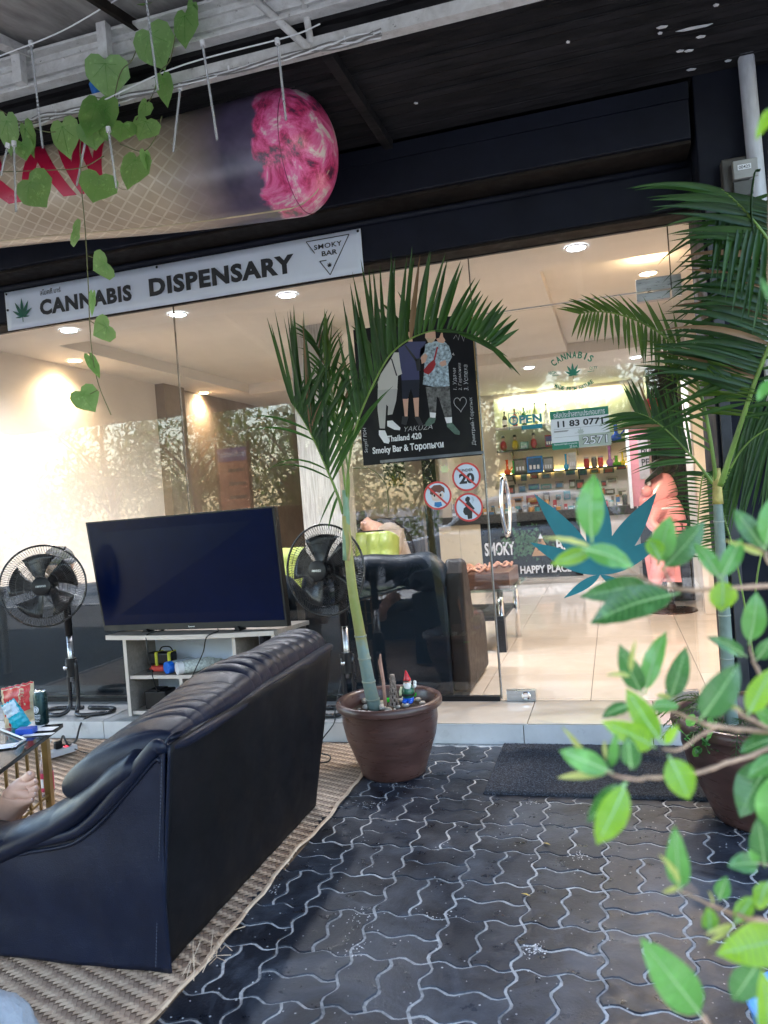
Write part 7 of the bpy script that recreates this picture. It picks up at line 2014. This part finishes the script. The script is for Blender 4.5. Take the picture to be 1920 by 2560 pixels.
def street_tree(label, x, y, h, r, seed, n=5200):
    random.seed(seed)
    t = thing('street_tree', label, 'tree', (x, y, -.25), 'trees across the street')
    MB().tube(spline([(x, y, -.25), (x+.1, y, h*.3), (x-.05, y+.1, h*.6), (x, y, h*.85)], 12), [.13-.008*k for k in range(13)], 10).build('trunk', M['bark'], t, smooth=True)
    lm = MB()
    for k in range(6):
        a = random.uniform(0, 6.28); z0 = h*random.uniform(.25, .5)
        lm.tube(spline([(x, y, z0), (x+r*.4*math.cos(a), y+r*.4*math.sin(a), z0+h*.18), (x+r*.8*math.cos(a), y+r*.8*math.sin(a), z0+h*.3)], 8), [.05-.005*q for q in range(9)], 6)
    lm.build('limbs', M['bark'], t, smooth=True)
    cl = MB(); centres = [(x+random.gauss(0, r*.5), y+random.gauss(0, r*.45), h*random.uniform(.28, 1.0), random.uniform(.35, .8)) for _ in range(26)]
    for k in range(n):
        cx, cy, cz, cr_ = random.choice(centres)
        d = V(random.gauss(0, 1), random.gauss(0, 1), random.gauss(0, .8)).normalized()*cr_*random.random()**.4
        p = V(cx, cy, cz)+d; s = random.uniform(.05, .11)
        a = V(random.uniform(-1, 1), random.uniform(-1, 1), random.uniform(-1, 1)).normalized(); b = a.cross(V(.3, .5, .8)).normalized()
        cl.add([p-a*s, p+b*s*.35, p+a*s, p-b*s*.35], [(0, 1, 2, 3)])
    cl.build('crown', M['tree'], t, recalc=False)
for k, (x, y, h, r) in enumerate(((-9.5, -8, 4.6, 1.8), (-6.3, -7.0, 4.2, 1.6), (-3.6, -8.4, 5.0, 1.7), (-.6, -7.2, 4.4, 1.7), (2.0, -8.2, 4.8, 1.6), (-12.5, -9, 5, 2), (5, -8, 5, 1.9))):
    street_tree('leafy street tree across the lane, %s' % ['behind the orange sign', 'left of the white car', 'behind the front of the white car', 'behind the middle of the white car', 'behind the rear of the white car', 'farthest to the left', 'farthest to the right'][k], x, y, h, r, 40+k)
hm = MB(); random.seed(99)  # foliage mass added out of view to cover sky mirrored in the glass
for k in range(16000):
    x = random.uniform(-17, 9); y = -10+random.gauss(0, .5); z = random.uniform(-.2, 3.6)+.9*math.sin(x*1.3)+.5*math.sin(x*3.1)
    s_ = random.uniform(.06, .14); a = V(random.uniform(-1, 1), random.uniform(-1, 1), random.uniform(-1, 1)).normalized(); b = a.cross(V(.3, .5, .8)).normalized(); p = V(x, y, z)
    hm.add([p-a*s_, p+b*s_*.4, p+a*s_, p-b*s_*.4], [(0, 1, 2, 3)])
o = hm.build('hedge', M['tree'], None, recalc=False); tag(o, 'dense green hedge added across the lane to cover sky mirrored in the glass', 'hedge'); o['kind'] = 'stuff'
pwall = tag(box('pink_wall', -2.6, 3.5, -11, -10.8, -.25, 2.6, mat('pink_render', (.62, .30, .36), .8), None), 'low pink rendered wall behind the street trees', 'wall')
sg = thing('street_sign', 'orange massage banner on a post across the lane, mirrored in the glass', 'sign', (-6.4, -5.0, -.25))
zc = 1.5
sgx = at(585, 1200, y=13.2)
box('panel', sgx.x-.3, sgx.x+.3, -4.74, -4.70, sgx.z-1.0, sgx.z+.6, mat('orange_banner', (.70, .20, .10), .6), sg)
box('purple_header', sgx.x-.3, sgx.x+.3, -4.70, -4.69, sgx.z+.35, sgx.z+.6, mat('purple_banner', (.16, .10, .25), .6), sg)
text('Traditional Massage', sgx.x-.29, sgx.x+.29, sgx.z+.40, sgx.z+.54, -4.685, M['paper'], sg)
for q in range(4): box('printed_line', sgx.x-.1, sgx.x+.24, -4.697, -4.69, sgx.z+.15-.25*q, sgx.z+.21-.25*q, M['ink'], sg)
for s in (-.33, .33): MB().tube([(sgx.x+s, -4.72, -.25), (sgx.x+s, -4.72, sgx.z+.7)], .03, 8).build('post', M['brownpaint'], sg)
